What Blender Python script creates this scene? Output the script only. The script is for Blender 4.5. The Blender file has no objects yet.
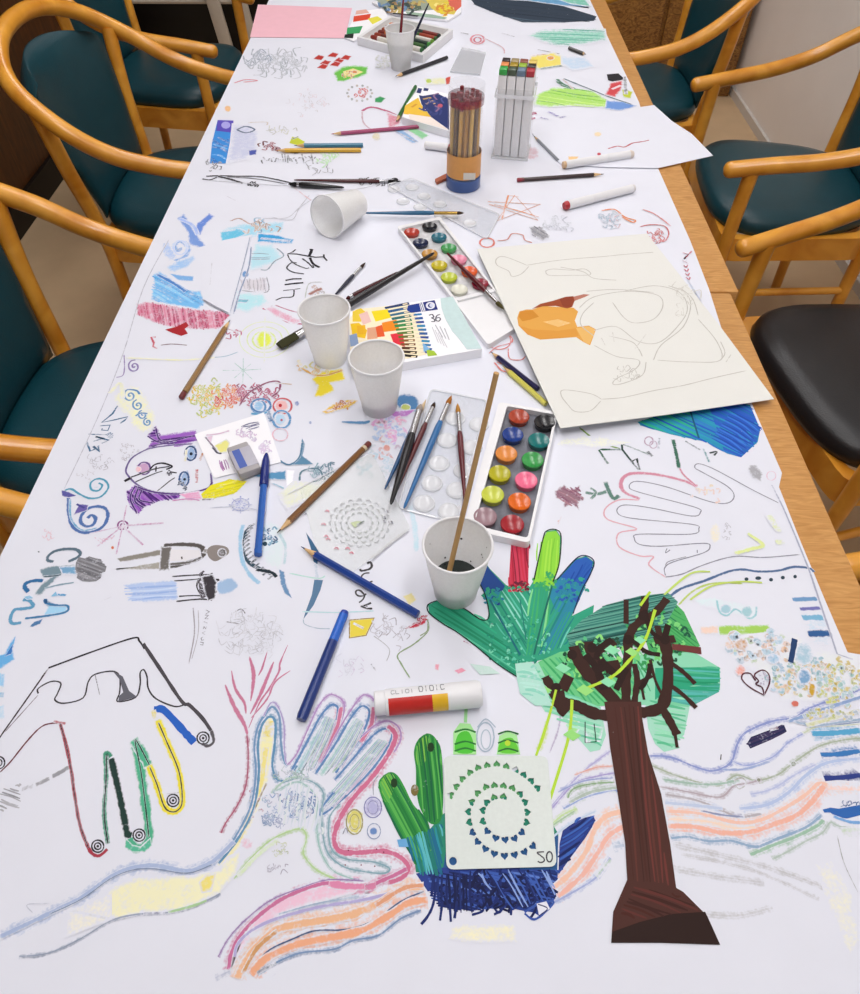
import bpy, bmesh, math, random
from mathutils import Vector, Matrix, Quaternion
from mathutils.geometry import tessellate_polygon
random.seed(7)
R = math.radians
scn = bpy.context.scene
COL = scn.collection

# ---------------------------------------------------------------- camera
CAM = Vector((0.0, 0.0, 1.38))
PITCH = R(49.7); YAW = R(0.61); F = 725.0
FWD = Vector((-math.sin(YAW) * math.cos(PITCH), math.cos(YAW) * math.cos(PITCH), -math.sin(PITCH)))
RIGHT = Vector((math.cos(YAW), math.sin(YAW), 0.0))
UP = RIGHT.cross(FWD)
cam = bpy.data.cameras.new('camera'); camo = bpy.data.objects.new('camera', cam); COL.objects.link(camo)
camo.location = CAM
camo.rotation_euler = Matrix((RIGHT, UP, -FWD)).transposed().to_euler()
cam.sensor_fit = 'HORIZONTAL'; cam.sensor_width = 36.0; cam.lens = F / 860 * 36.0; cam.clip_start = 0.02
scn.camera = camo
TABLE = 0.74
PZ = 0.7415           # top of the paper cover

def ray(px, py):
    return (FWD + RIGHT * ((px - 430.0) / F) + UP * ((497.0 - py) / F))
def at(px, py, z=PZ):
    d = ray(px, py); t = (z - CAM.z) / d.z
    return CAM + d * t
def at_plane(px, py, p0, n):
    d = ray(px, py); t = (p0 - CAM).dot(n) / d.dot(n)
    return CAM + d * t
def mpp(p):            # metres per pixel at a world point
    return (p - CAM).dot(FWD) / F

# ---------------------------------------------------------------- colour and materials
def lin(c):
    c /= 255.0
    return c / 12.92 if c <= 0.04045 else ((c + 0.055) / 1.055) ** 2.4
def rgb(r, g=None, b=None):
    if g is None: r, g, b = r
    return (lin(r), lin(g), lin(b))
def newmat(name):
    m = bpy.data.materials.new(name); m.use_nodes = True
    nt = m.node_tree; b = nt.nodes['Principled BSDF']
    return m, nt, b
def mat(name, c, rough=0.5, spec=0.5, metal=0.0, var=0.06, scale=60.0, bump=0.0, bscale=200.0, coat=0.0):
    m, nt, b = newmat(name)
    tc = nt.nodes.new('ShaderNodeTexCoord')
    n = nt.nodes.new('ShaderNodeTexNoise'); n.inputs['Scale'].default_value = scale; n.inputs['Detail'].default_value = 3
    nt.links.new(tc.outputs['Object'], n.inputs['Vector'])
    mx = nt.nodes.new('ShaderNodeMix'); mx.data_type = 'RGBA'
    c = rgb(*c)
    mx.inputs[6].default_value = (*[max(0, x * (1 - var)) for x in c], 1)
    mx.inputs[7].default_value = (*[min(1, x * (1 + var)) for x in c], 1)
    nt.links.new(n.outputs['Fac'], mx.inputs[0]); nt.links.new(mx.outputs[2], b.inputs['Base Color'])
    b.inputs['Roughness'].default_value = rough; b.inputs['Metallic'].default_value = metal
    b.inputs['Specular IOR Level'].default_value = spec; b.inputs['Coat Weight'].default_value = coat
    if bump:
        n2 = nt.nodes.new('ShaderNodeTexNoise'); n2.inputs['Scale'].default_value = bscale; n2.inputs['Detail'].default_value = 4
        nt.links.new(tc.outputs['Object'], n2.inputs['Vector'])
        bp = nt.nodes.new('ShaderNodeBump'); bp.inputs['Strength'].default_value = bump; bp.inputs['Distance'].default_value = 0.002
        nt.links.new(n2.outputs['Fac'], bp.inputs['Height']); nt.links.new(bp.outputs['Normal'], b.inputs['Normal'])
    return m
def wood(name, c1, c2, scale=(1, 1, 1), rough=0.4, coat=0.0, dist=2.0, ns=14.0):
    m, nt, b = newmat(name)
    tc = nt.nodes.new('ShaderNodeTexCoord'); mp = nt.nodes.new('ShaderNodeMapping'); mp.inputs['Scale'].default_value = scale
    n = nt.nodes.new('ShaderNodeTexNoise'); n.inputs['Scale'].default_value = ns; n.inputs['Detail'].default_value = 6; n.inputs['Distortion'].default_value = dist
    nt.links.new(tc.outputs['Object'], mp.inputs['Vector']); nt.links.new(mp.outputs['Vector'], n.inputs['Vector'])
    r = nt.nodes.new('ShaderNodeValToRGB'); r.color_ramp.elements[0].position = 0.3; r.color_ramp.elements[1].position = 0.7
    r.color_ramp.elements[0].color = (*rgb(*c1), 1); r.color_ramp.elements[1].color = (*rgb(*c2), 1)
    nt.links.new(n.outputs['Fac'], r.inputs['Fac']); nt.links.new(r.outputs['Color'], b.inputs['Base Color'])
    b.inputs['Roughness'].default_value = rough; b.inputs['Coat Weight'].default_value = coat; b.inputs['Coat Roughness'].default_value = 0.15
    return m
def clear(name, c, opac, rough=0.1, spec=0.5, trl=0.0):
    """thin plastic: part see-through, part diffuse / translucent, with a gloss"""
    m, nt, b = newmat(name)
    out = nt.nodes['Material Output']
    b.inputs['Base Color'].default_value = (*rgb(*c), 1); b.inputs['Roughness'].default_value = rough
    b.inputs['Specular IOR Level'].default_value = spec
    sh = b.outputs[0]
    if trl > 0:
        t = nt.nodes.new('ShaderNodeBsdfTranslucent'); t.inputs['Color'].default_value = (*rgb(*c), 1)
        mx0 = nt.nodes.new('ShaderNodeMixShader'); mx0.inputs[0].default_value = trl
        nt.links.new(sh, mx0.inputs[1]); nt.links.new(t.outputs[0], mx0.inputs[2]); sh = mx0.outputs[0]
    tr = nt.nodes.new('ShaderNodeBsdfTransparent')
    n = nt.nodes.new('ShaderNodeTexNoise'); n.inputs['Scale'].default_value = 25.0
    mr = nt.nodes.new('ShaderNodeMapRange'); mr.inputs[3].default_value = max(0, opac - 0.05); mr.inputs[4].default_value = min(1, opac + 0.05)
    nt.links.new(n.outputs['Fac'], mr.inputs[0])
    mx = nt.nodes.new('ShaderNodeMixShader'); nt.links.new(mr.outputs[0], mx.inputs[0])
    nt.links.new(tr.outputs[0], mx.inputs[1]); nt.links.new(sh, mx.inputs[2])
    nt.links.new(mx.outputs[0], out.inputs[0])
    return m

# ---------------------------------------------------------------- objects
def tag(o, label=None, cat=None, group=None, kind=None):
    if label: o['label'] = label
    if cat: o['category'] = cat
    if group: o['group'] = group
    if kind: o['kind'] = kind
    return o
def empty(name, loc, label, cat, group=None, rz=0.0, quat=None):
    o = bpy.data.objects.new(name, None); COL.objects.link(o)
    o.empty_display_size = 0.02; o.location = loc
    if quat is not None:
        o.rotation_mode = 'QUATERNION'; o.rotation_quaternion = quat
    else:
        o.rotation_euler = (0, 0, rz)
    return tag(o, label, cat, group)
def obj(name, vf, m, parent=None, smooth=True, loc=None, quat=None, angle=40):
    v, f = vf[0], vf[1]
    me = bpy.data.meshes.new(name); me.from_pydata([tuple(p) for p in v], [], f); me.update()
    if smooth:
        me.shade_smooth()
        me.set_sharp_from_angle(angle=R(angle))
    mats = m if isinstance(m, (list, tuple)) else [m]
    for x in mats: me.materials.append(x)
    if len(vf) > 2 and vf[2]:
        for p, i in zip(me.polygons, vf[2]): p.material_index = i
    o = bpy.data.objects.new(name, me); COL.objects.link(o)
    if parent: o.parent = parent
    if loc is not None: o.location = loc
    if quat is not None: o.rotation_mode = 'QUATERNION'; o.rotation_quaternion = quat
    return o
def join(*vfs):
    V, Fc, M = [], [], []
    for k in vfs:
        n = len(V); V += list(k[0]); Fc += [[i + n for i in f] for f in k[1]]
        M += list(k[2]) if len(k) > 2 and k[2] else [0] * len(k[1])
    return V, Fc, M
def setm(vf, i): return vf[0], vf[1], [i] * len(vf[1])
def xf(vf, M): return [M @ Vector(p) for p in vf[0]], vf[1], (vf[2] if len(vf) > 2 else None)
def box(x0, y0, z0, x1, y1, z1, bev=0.0):
    bm = bmesh.new()
    bmesh.ops.create_cube(bm, size=1.0)
    for v in bm.verts:
        v.co = Vector((x0 + (v.co.x + .5) * (x1 - x0), y0 + (v.co.y + .5) * (y1 - y0), z0 + (v.co.z + .5) * (z1 - z0)))
    if bev > 0:
        bmesh.ops.bevel(bm, geom=list(bm.edges), offset=bev, segments=2, affect='EDGES', profile=0.5)
    return frombm(bm)
def frombm(bm):
    bm.verts.index_update(); bm.normal_update()
    v = [x.co.copy() for x in bm.verts]; f = [[x.index for x in p.verts] for p in bm.faces]
    bm.free(); return v, f
def lathe(prof, n=24, axis='Z', cap0=True, cap1=True, squash=1.0):
    """prof: list of (t, r) along the axis"""
    V, Fc = [], []
    for (t, r) in prof:
        for k in range(n):
            a = 2 * math.pi * (k + .5) / n
            c, s = r * math.cos(a), r * math.sin(a) * squash
            V.append(Vector((t, c, s)) if axis == 'X' else Vector((c, s, t)))
    m = len(prof)
    for i in range(m - 1):
        for k in range(n):
            a, b = i * n + k, i * n + (k + 1) % n
            Fc.append([a, b, b + n, a + n] if axis == 'Z' else [a, b, b + n, a + n])
    if cap0: Fc.append(list(range(n))[::-1])
    if cap1: Fc.append([(m - 1) * n + k for k in range(n)])
    return V, Fc
def crom(pts, sub=8, closed=False):
    P = [Vector(p) for p in pts]; n = len(P)
    if n < 3: return P
    out = []
    rng = range(n if closed else n - 1)
    for i in rng:
        if closed: p0, p1, p2, p3 = P[i - 1], P[i], P[(i + 1) % n], P[(i + 2) % n]
        else: p0, p1, p2, p3 = P[max(i - 1, 0)], P[i], P[i + 1], P[min(i + 2, n - 1)]
        for k in range(sub):
            t = k / sub
            out.append(0.5 * ((2 * p1) + (p2 - p0) * t + (2 * p0 - 5 * p1 + 4 * p2 - p3) * t * t + (3 * p1 - p0 - 3 * p2 + p3) * t ** 3))
    if not closed: out.append(P[-1])
    return out
def tube(path, rad, n=12, flat=1.0, up=None, capround=False):
    """sweep a circle along the path; rad: number or function of 0..1"""
    P = [Vector(p) for p in path]
    if capround:
        r0 = rad(0) if callable(rad) else rad; r1 = rad(1) if callable(rad) else rad
        d0 = (P[0] - P[1]).normalized(); d1 = (P[-1] - P[-2]).normalized()
        pre = [(P[0] + d0 * r0 * s, r0 * q) for s, q in ((0.75, .45), (0.55, .75), (0.3, .93))]
        post = [(P[-1] + d1 * r1 * s, r1 * q) for s, q in ((0.3, .93), (0.55, .75), (0.75, .45))]
    else: pre, post = [], []
    L = len(P)
    seq = pre + [(p, (rad(i / (L - 1)) if callable(rad) else rad)) for i, p in enumerate(P)] + post
    pts = [s[0] for s in seq]
    V, Fc = [], []
    t0 = (pts[1] - pts[0]).normalized()
    ref = Vector(up) if up else (Vector((0, 0, 1)) if abs(t0.z) < .9 else Vector((1, 0, 0)))
    nrm = (ref - t0 * ref.dot(t0)).normalized()
    for i, (p, r) in enumerate(seq):
        a = pts[max(i - 1, 0)]; b = pts[min(i + 1, len(pts) - 1)]
        t = (b - a).normalized()
        nrm = (nrm - t * nrm.dot(t)).normalized(); bn = t.cross(nrm)
        for k in range(n):
            an = 2 * math.pi * k / n
            V.append(p + nrm * (r * flat * math.cos(an)) + bn * (r * math.sin(an)))
    for i in range(len(seq) - 1):
        for k in range(n):
            a, b = i * n + k, i * n + (k + 1) % n
            Fc.append([a, b, b + n, a + n])
    Fc.append(list(range(n))[::-1]); Fc.append([(len(seq) - 1) * n + k for k in range(n)])
    return V, Fc
def prism(poly, z0, z1, holes=()):
    """flat slab from a polygon (with holes) between z0 and z1"""
    loops = [[Vector((p[0], p[1], 0)) for p in poly]] + [[Vector((p[0], p[1], 0)) for p in h] for h in holes]
    tris = tessellate_polygon(loops); flat = [p for l in loops for p in l]; n = len(flat)
    V = [Vector((p.x, p.y, z1)) for p in flat] + [Vector((p.x, p.y, z0)) for p in flat]
    Fc = []
    for t in tris:
        a, b, c = [flat[i] for i in t]
        if (b - a).cross(c - a).z < 0: t = (t[0], t[2], t[1])
        Fc.append(list(t)); Fc.append([t[0] + n, t[2] + n, t[1] + n])
    base = 0
    for l in loops:
        m = len(l)
        for k in range(m):
            i, j = base + k, base + (k + 1) % m
            Fc.append([i, i + n, j + n, j])
        base += m
    bm = bmesh.new(); vs = [bm.verts.new(v) for v in V]
    for f in Fc:
        try: bm.faces.new([vs[i] for i in f])
        except ValueError: pass
    bmesh.ops.recalc_face_normals(bm, faces=bm.faces)
    return frombm(bm)
def rounded(poly, r, seg=4):
    out = []; n = len(poly)
    for i in range(n):
        p = Vector(poly[i][:2]); a = Vector(poly[i - 1][:2]); b = Vector(poly[(i + 1) % n][:2])
        p0 = p + (a - p).normalized() * r; p1 = p + (b - p).normalized() * r
        for k in range(seg + 1):
            t = k / seg
            out.append((1 - t) ** 2 * p0 + 2 * t * (1 - t) * p + t * t * p1)
    return out
def copy_tree(o, parent=None):
    c = o.copy(); COL.objects.link(c)
    if parent: c.parent = parent
    for ch in list(o.children): copy_tree(ch, c)
    return c
# ---------------------------------------------------------------- materials of the room
M = {}
M['beech'] = wood('varnished_beech', (208, 132, 32), (246, 178, 68), (1, 1, 1), 0.3, 0.35, 1.0, 9)
M['table_wood'] = wood('table_veneer', (184, 128, 62), (212, 158, 92), (1, 6, 6), 0.45, 0.1, 3.0, 16)
M['teal'] = mat('teal_leatherette', (12, 60, 70), 0.36, 0.45, var=.12, scale=30, bump=.25, bscale=350)
M['black_leather'] = mat('black_leatherette', (26, 26, 29), 0.36, 0.5, var=.15, scale=30, bump=.25, bscale=350)
M['floor'] = mat('beige_vinyl', (206, 178, 142), 0.5, 0.3, var=.12, scale=9, bump=.05, bscale=60)
M['panel'] = wood('brown_wood_panel', (58, 32, 8), (102, 58, 18), (6, 6, 1), 0.5, 0.0, 2.0, 5)
M['wall_grey'] = mat('grey_plaster', (246, 241, 236), 0.8, 0.2, var=.04, scale=6, bump=.1, bscale=80)
M['dark_wall'] = mat('dark_wall_paint', (36, 32, 30), 0.8, 0.2, var=.1, scale=5)
M['ceiling'] = mat('white_ceiling_paint', (225, 225, 225), 0.9, 0.1, var=.02, scale=5)
M['dark_base'] = mat('dark_skirting', (24, 18, 14), 0.5, 0.3)
M['pale_base'] = mat('pale_skirting', (214, 210, 204), 0.5, 0.3)
M['white_metal'] = mat('white_metal', (205, 196, 182), 0.4, 0.5)
M['rustic'] = wood('mottled_brown_wood', (92, 56, 16), (176, 126, 62), (3, 3, 6), 0.5, 0.0, 4.0, 7)

def struct(name, vf, m):
    o = obj(name, vf, m, smooth=False); o['kind'] = 'structure'; return o
FARY, NEARY = 4.9, -1.2
struct('floor', box(-1.6, NEARY, -0.05, 1.5, FARY, 0.0), M['floor'])
struct('wall_left', box(-1.6, NEARY, 0.0, -1.5, FARY, 2.7), M['panel'])
struct('baseboard_left', box(-1.5, NEARY, 0.0, -1.485, 3.4, 0.1), M['dark_base'])
struct('wall_right', box(1.385, NEARY, 0.0, 1.5, FARY, 2.7), M['wall_grey'])
struct('baseboard_right', box(1.372, NEARY, 0.0, 1.385, FARY, 0.035), M['pale_base'])
struct('wall_far', box(-1.5, FARY, 0.0, 1.385, FARY + .1, 2.7), M['dark_wall'])
struct('ceiling', box(-1.6, NEARY, 2.7, 1.5, FARY, 2.8), M['ceiling'])

# ceiling light panels: the lamps of the room
def emis(name, c, s):
    m, nt, b = newmat(name); b.inputs['Base Color'].default_value = (*c, 1)
    b.inputs['Emission Color'].default_value = (*c, 1); b.inputs['Emission Strength'].default_value = s
    return m
M['lamp_diffuser'] = emis('lamp_diffuser', (1.0, .98, .97), 4.0)
LAMP_W = 6.6
spots = [(-0.5, 0.35), (0.5, 0.35), (-0.5, 1.9), (0.5, 1.9), (-0.5, 3.4), (0.5, 3.4)]
for i, (x, y) in enumerate(spots):
    e = empty('ceiling_light', (x, y, 2.7), 'white framed fluorescent panel set in the ceiling, out of the picture', 'lamp', 'ceiling panels over the table')
    fr = prism([(-.17, -.62), (.17, -.62), (.17, .62), (-.17, .62)], -.03, 0.0, [[(-.14, -.59), (.14, -.59), (.14, .59), (-.14, .59)]])
    obj('frame', fr, M['white_metal'], e, smooth=False)
    obj('diffuser', box(-.14, -.59, -.015, .14, .59, -.005), M['lamp_diffuser'], e, smooth=False)
    l = bpy.data.lights.new('panel_light', 'AREA'); l.shape = 'RECTANGLE'; l.size = .28; l.size_y = 1.18
    l.energy = LAMP_W * (1.25, .84, .84)[i // 2]; l.color = (1.0, .98, .985)
    lo = bpy.data.objects.new('panel_light', l); COL.objects.link(lo); lo.parent = e; lo.location = (0, 0, -.035)
w = bpy.data.worlds.new('world'); scn.world = w; w.use_nodes = True
w.node_tree.nodes['Background'].inputs[0].default_value = (.95, .96, 1.0, 1)
w.node_tree.nodes['Background'].inputs[1].default_value = 0.35

# ---------------------------------------------------------------- tables
def table(y0, y1, xl, xr, label):
    cx, cy = (xl + xr) / 2, (y0 + y1) / 2
    t = empty('table', (cx, cy, 0), label, 'table')
    hx, hy = (xr - xl) / 2, (y1 - y0) / 2
    top = box(-hx, -hy, TABLE - .028, hx, hy, TABLE, .003)
    obj('tabletop', top, M['table_wood'], t)
    for sx in (-1, 1):
        for sy in (-1, 1):
            x, y = sx * (hx - .24), sy * (hy - .1)
            obj('leg', box(x - .025, y - .025, 0, x + .025, y + .025, TABLE - .028, .004), M['beech'], t)
    return t
table(-0.42, 0.955, -0.452, 0.4475, 'near wooden table with a plain edge strip showing along the right of the paper')
table(0.958, 2.85, -0.452, 0.461, 'farther wooden table pushed end to end with the near one, edge standing out slightly')

# ---------------------------------------------------------------- chairs
def make_chair(seat_m, label, loc, rz):
    e = empty('armchair', loc, label, 'chair', 'bentwood armchairs around the table', rz=rz)
    W = .272
    half = [(.248, .285, .596), (.256, .2, .612), (.270, .09, .632), (.280, -.01, .664), (.274, -.10, .718), (.228, -.19, .782), (.128, -.236, .824)]
    pts = half + [(0, -.25, .836)] + [(-x, y, z) for x, y, z in half[::-1]]
    obj('arm_rail', tube(crom(pts, 7), .0185, 14, capround=True), M['beech'], e)
    sv, sf = [], []
    # seat cushion: rounded trapezoid dome
    n, rings = 48, [(0.0, 1.0), (.012, 1.02), (.03, 1.0), (.042, .95), (.05, .8), (.054, .5), (.056, .2)]
    def outline(k):
        a = 2 * math.pi * k / n; c, s = math.cos(a), math.sin(a)
        q = .62
        x = math.copysign(abs(c) ** q, c); y = math.copysign(abs(s) ** q, s)
        wx = .222 + .03 * y
        return x * wx, .06 + y * .205
    for (dz, sc) in rings:
        for k in range(n):
            x, y = outline(k); sv.append(Vector((x * sc, .06 + (y - .06) * sc, .425 + dz)))
    for i in range(len(rings) - 1):
        for k in range(n):
            a, b = i * n + k, i * n + (k + 1) % n; sf.append([a, b, b + n, a + n])
    sf.append(list(range(n))[::-1]); sf.append([(len(rings) - 1) * n + k for k in range(n)])
    obj('seat', (sv, sf), seat_m, e, angle=80)
    # seat frame: four aprons as one frame
    fo = rounded([(-.215, -.13), (.215, -.13), (.252, .252), (-.252, .252)], .05)
    fi = rounded([(-.19, -.108), (.19, -.108), (.227, .23), (-.227, .23)], .04)
    obj('seat_frame', prism(fo, .365, .425, [fi]), M['beech'], e)
    # padded back held between the rear posts
    U, Vn = 17, 15; V, Fc = [], []
    for s in (1, -1):
        for j in range(Vn):
            t = j / (Vn - 1)
            z = .455 + t * .335
            wz = .165 + .075 * t
            if t > .8: wz *= math.sqrt(max(0.02, 1 - ((t - .8) / .215) ** 2)) * .5 + .5
            yc = -.135 - .098 * t ** 1.1
            for i in range(U):
                u = 2 * i / (U - 1) - 1
                x = u * wz
                zz = z - .05 * (abs(u) ** 2.5) * max(0, t - .45)
                th = .02 * (1 - abs(u) ** 4) ** .5 * (1 - abs(2 * t - 1) ** 6) ** .5 + .002
                V.append(Vector((x, yc + .05 * u * u * (.3 + t) + s * th, zz)))
    N = U * Vn
    for j in range(Vn - 1):
        for i in range(U - 1):
            a = j * U + i
            Fc.append([a + 1, a, a + U, a + U + 1]); Fc.append([N + a, N + a + 1, N + a + U + 1, N + a + U])
    rim = [i for i in range(U)] + [j * U + U - 1 for j in range(1, Vn)] + [(Vn - 1) * U + i for i in range(U - 2, -1, -1)] + [j * U for j in range(Vn - 2, 0, -1)]
    for k in range(len(rim)):
        a, b = rim[k], rim[(k + 1) % len(rim)]; Fc.append([a, b, b + N, a + N])
    obj('backrest', (V, Fc), seat_m, e, angle=80)
    for s in (1, -1):
        obj('leg', tube(crom([(s * .250, .235, .602), (s * .25, .24, .4), (s * .25, .245, 0.0)], 5), lambda t: .0175 - .003 * t, 12), M['beech'], e)
        obj('leg', tube(crom([(s * .254, -.145, .742), (s * .228, -.14, .6), (s * .205, -.122, .42), (s * .205, -.122, .2), (s * .21, -.13, 0.0)], 6), lambda t: .0175 - .003 * t, 12, flat=1.1), M['beech'], e)
        obj('stretcher', tube([(s * .25, .235, .27), (s * .206, -.122, .27)], .010, 10), M['beech'], e)
    return e
make_chair(M['teal'], 'teal padded armchair at the left with its whole bentwood loop and back in view', (-.70, 1.85, 0), R(-90))
make_chair(M['teal'], 'teal armchair at the far left, standing back from the table behind another', (-.94, 2.65, 0), R(-93))
make_chair(M['teal'], 'teal armchair at the left cut by the picture edge, two arms reaching the paper', (-.65, .985, 0), R(-90))
make_chair(M['teal'], 'nearest armchair on the left, only one pale wooden arm tip showing', (-.62, .335, 0), R(-90))
make_chair(M['teal'], 'teal armchair at the far right, top of the row against the grey wall', (.67, 2.52, 0), R(90))
make_chair(M['teal'], 'teal armchair second down on the right, round seat and near arm in full view', (.973, 1.885, 0), R(86))
make_chair(M['black_leather'], 'armchair with the black seat, right of the cream drawing sheet', (.933, 1.124, 0), R(99))
make_chair(M['teal'], 'nearest armchair on the right, just a rounded wooden arm tip beside the table edge', (.82, .30, 0), R(90))

# ---------------------------------------------------------------- far background
def cabinet():
    e = empty('cabinet', (0.98, 3.85, 0), 'brown mottled wooden cabinet behind the far right armchair', 'cabinet')
    obj('body', box(-.38, -.2, 0, .38, .2, .95, .004), M['rustic'], e)
    for s in (-1, 1):
        d = obj('door', box(s * .19 - .18, -.218, .05, s * .19 + .18, -.2, .9, .003), M['rustic'], e)
        obj('handle', box(s * .04 - .008, -.235, .48, s * .04 + .008, -.218, .6, .003), M['dark_base'], d)
cabinet()
def rack():
    e = empty('folding_rack', (-1.15, 3.72, 0), 'pale folding rack with slanting uprights in the dark far left corner', 'rack')
    for (x0, x1) in ((-.25, -.23), (.06, .20), (.18, .32)):
        u = obj('upright', box(-.028, -.012, 0, .028, .012, 1.1, .003), M['white_metal'], e)
        u.location = (x1, 0, 0); u.rotation_euler = (0, math.atan2(x0 - x1, 1.1), 0)
    for z in (.35, .85):
        obj('crossbar', tube([(-.26, .03, z), (.26, .03, z)], .012, 8), M['white_metal'], e)
rack()
def dark_cabinet():
    e = empty('cabinet', (-1.05, 4.2, 0), 'black low cabinet behind the pale rack in the far left corner', 'cabinet')
    mk = mat('black_cabinet_finish', (16, 15, 15), .5, .4)
    obj('body', box(-.42, -.25, 0, .42, .25, 1.0, .004), mk, e)
    for k in range(2):
        d = obj('door', box(-.4 + k * .405, -.268, .04, -.005 + k * .405, -.25, .96, .003), mk, e)
        obj('handle', box(-.06 + k * .1, -.28, .5, -.05 + k * .1, -.268, .62, .002), M['white_metal'], d)
dark_cabinet()
M['paper'] = mat('white_paper', (226, 228, 238), 0.75, 0.25, var=.03, scale=14, bump=.12, bscale=30)
poly = [(-.469, -.36), (-.469, 2.8), (.40, 2.8)] + [tuple(at(x, y)[:2]) for x, y in ((590, 0), (639, 102), (658, 168), (690, 240), (709, 289), (722, 330), (752, 404), (782, 473), (779, 487), (800, 540), (825, 600), (854, 667), (905, 770))] + [(.43, .02), (.43, -.36)]
cover = obj('paper_cover', prism(poly[::-1], TABLE + .0002 - PZ, 0), M['paper'], loc=(0, 0, PZ), smooth=False)
tag(cover, 'white paper cover over the whole table, crowded with coloured drawings', 'paper')
# ---------------------------------------------------------------- materials of the things
def P(c): return tuple(int(c[i:i + 2], 16) for i in (0, 2, 4))
_mc = {}
def col(c, rough=.4, spec=.5, metal=0.0):
    k = (c, rough, spec, metal)
    if k not in _mc: _mc[k] = mat('tint_' + c, P(c), rough, spec, metal, var=.08, scale=150)
    return _mc[k]
M['silver'] = mat('ferrule_metal', (190, 190, 192), .25, .6, .9, var=.05)
M['brass'] = mat('brass_ferrule', (196, 160, 84), .25, .6, .9, var=.05)
M['rawwood'] = mat('raw_pencil_wood', (216, 178, 128), .6, .3, var=.1, scale=300)
M['cup'] = clear('white_cup_plastic', (255, 255, 254), .74, .25, .5, .35)
M['clearplas'] = clear('clear_plastic', (236, 240, 246), .26, .04, .9)
M['clearrim'] = clear('clear_plastic_edge', (248, 250, 254), .62, .05, .9)  # whiter and denser, so the lids' bright edge glints sit in the colour
M['tubeplas'] = clear('tube_plastic', (235, 238, 242), .07, .04, .8)
M['stencil'] = clear('frosted_stencil_plastic', (226, 234, 229), .86, .35, .4)
M['whiteplas'] = mat('white_plastic', (232, 232, 234), .35, .5, var=.02)
M['card'] = mat('white_card', (246, 246, 250), .6, .3, var=.02)  # real card of the boxes; on the eraser's sheet this white paints glare
M['sheet'] = mat('cream_drawing_paper', (228, 228, 223), .8, .2, var=.015, scale=20, bump=.15, bscale=700)
M['thinsheet'] = mat('thin_white_paper', (226, 228, 238), .75, .25, var=.02, scale=20)
M['pinkpaper'] = mat('pink_paper', (240, 188, 200), .75, .25, var=.05, scale=40)
def clearcol(name, c, op): return clear(name, c, op, .2, .5)

# ---------------------------------------------------------------- sticks: pencils, brushes, pens
def stick(name, label, cat, a, b, parts, group=None):
    """a = tip, b = tail (world points); parts: (name, profile along 0..L, sides, material[, parent index])"""
    q = (b - a).to_track_quat('X', 'Z')
    e = empty(name, a, label, cat, group, quat=q)
    made = []
    for p in parts:
        par = made[p[4]] if len(p) > 4 else e
        sq = p[5] if len(p) > 5 else 1.0
        made.append(obj(p[0], lathe(p[1], p[2], 'X', squash=sq), p[3], par))
    return e
def ends(p0, p1, r, dz=(0, 0)):
    return at(p0[0], p0[1], PZ + r + .0003 + dz[0]), at(p1[0], p1[1], PZ + r + .0003 + dz[1])
def pencil(p0, p1, c, label, lead=None, band=None, cap=None, r=.0037, dz=(0, 0), group='pencils lying about on the paper', name='pencil', stripe=None):
    a, b = ends(p0, p1, r, dz); L = (b - a).length
    cone = min(.02, L * .16); cl = .004
    eb = L - (.012 if (cap or band) else .0)
    parts = [('lead', [(0, .0003), (.006, .0011)], 8, col(lead or c)),
             ('wood_tip', [(.005, .0009), (cone, r * .93)], 12, M['rawwood']),
             ('barrel', [(cone - .001, r * .95), (cone + .001, r), (eb, r)], 6, col(c, .3))]
    if band: parts.append(('band', [(eb - .001, r * 1.02), (eb + .003, r * 1.02)], 12, col(band, .3)))
    if cap: parts.append(('end_cap', [(eb + .0025, r * 1.01), (L - .001, r * 1.01), (L, r * .8)], 12, col(cap, .35)))
    elif band: parts.append(('end_cap', [(eb + .0025, r), (L, r * .95)], 6, col(c, .3)))
    return stick(name, label, 'pencil', a, b, parts, group)
def brush(p0, p1, c, label, bristle='6b4a2c', ferrule='silver', r=.0035, fr=.28, br=.12, dz=(0, 0), flat=False, group='paint brushes lying on the table', pts=None, z=None):
    if pts: a, b = pts
    else: a, b = ends(p0, p1, r, dz)
    L = (b - a).length
    t0, t1 = L * br, L * fr
    rf = r * .8
    if flat:
        br_p = [(0, r * 1.2), (t0 * .3, r * 1.5), (t0, r * 1.35)]
    else:
        br_p = [(0, .0003), (t0 * .35, rf * .7), (t0 * .75, rf * 1.05), (t0, rf * .9)]
    sq = .45 if flat else 1.0
    parts = [('bristles', br_p, 12, mat('bristle_' + bristle, P(bristle), .8, .2, var=.25, scale=400) if ('b' + bristle) not in M else M['b' + bristle], 0, sq)]
    parts[0] = parts[0][:4] + ((),) + (sq,)
    M['b' + bristle] = parts[0][3]
    fp = [(t0 - .0005, rf * .85 if not flat else r * 1.35), (t0 + .002, rf * .95 if not flat else r * 1.35), (t1, rf * .95)]
    hp = [(t1 - .001, rf * .9), (t1 + L * .05, r), (t1 + (L - t1) * .35, r * .95), (L - .004, r * .42), (L, r * .2)]
    q = (b - a).to_track_quat('X', 'Z')
    e = empty('paint_brush', a, label, 'paint brush', group, quat=q)
    obj('bristles', lathe(br_p, 12, 'X', squash=sq), M['b' + bristle], e)
    obj('ferrule', lathe(fp, 14, 'X', squash=.6 if flat else 1), M[ferrule], e)
    obj('handle', lathe(hp, 14, 'X'), col(c, .25), e)
    return e

PEN = 'pencils lying about on the paper'
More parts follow.
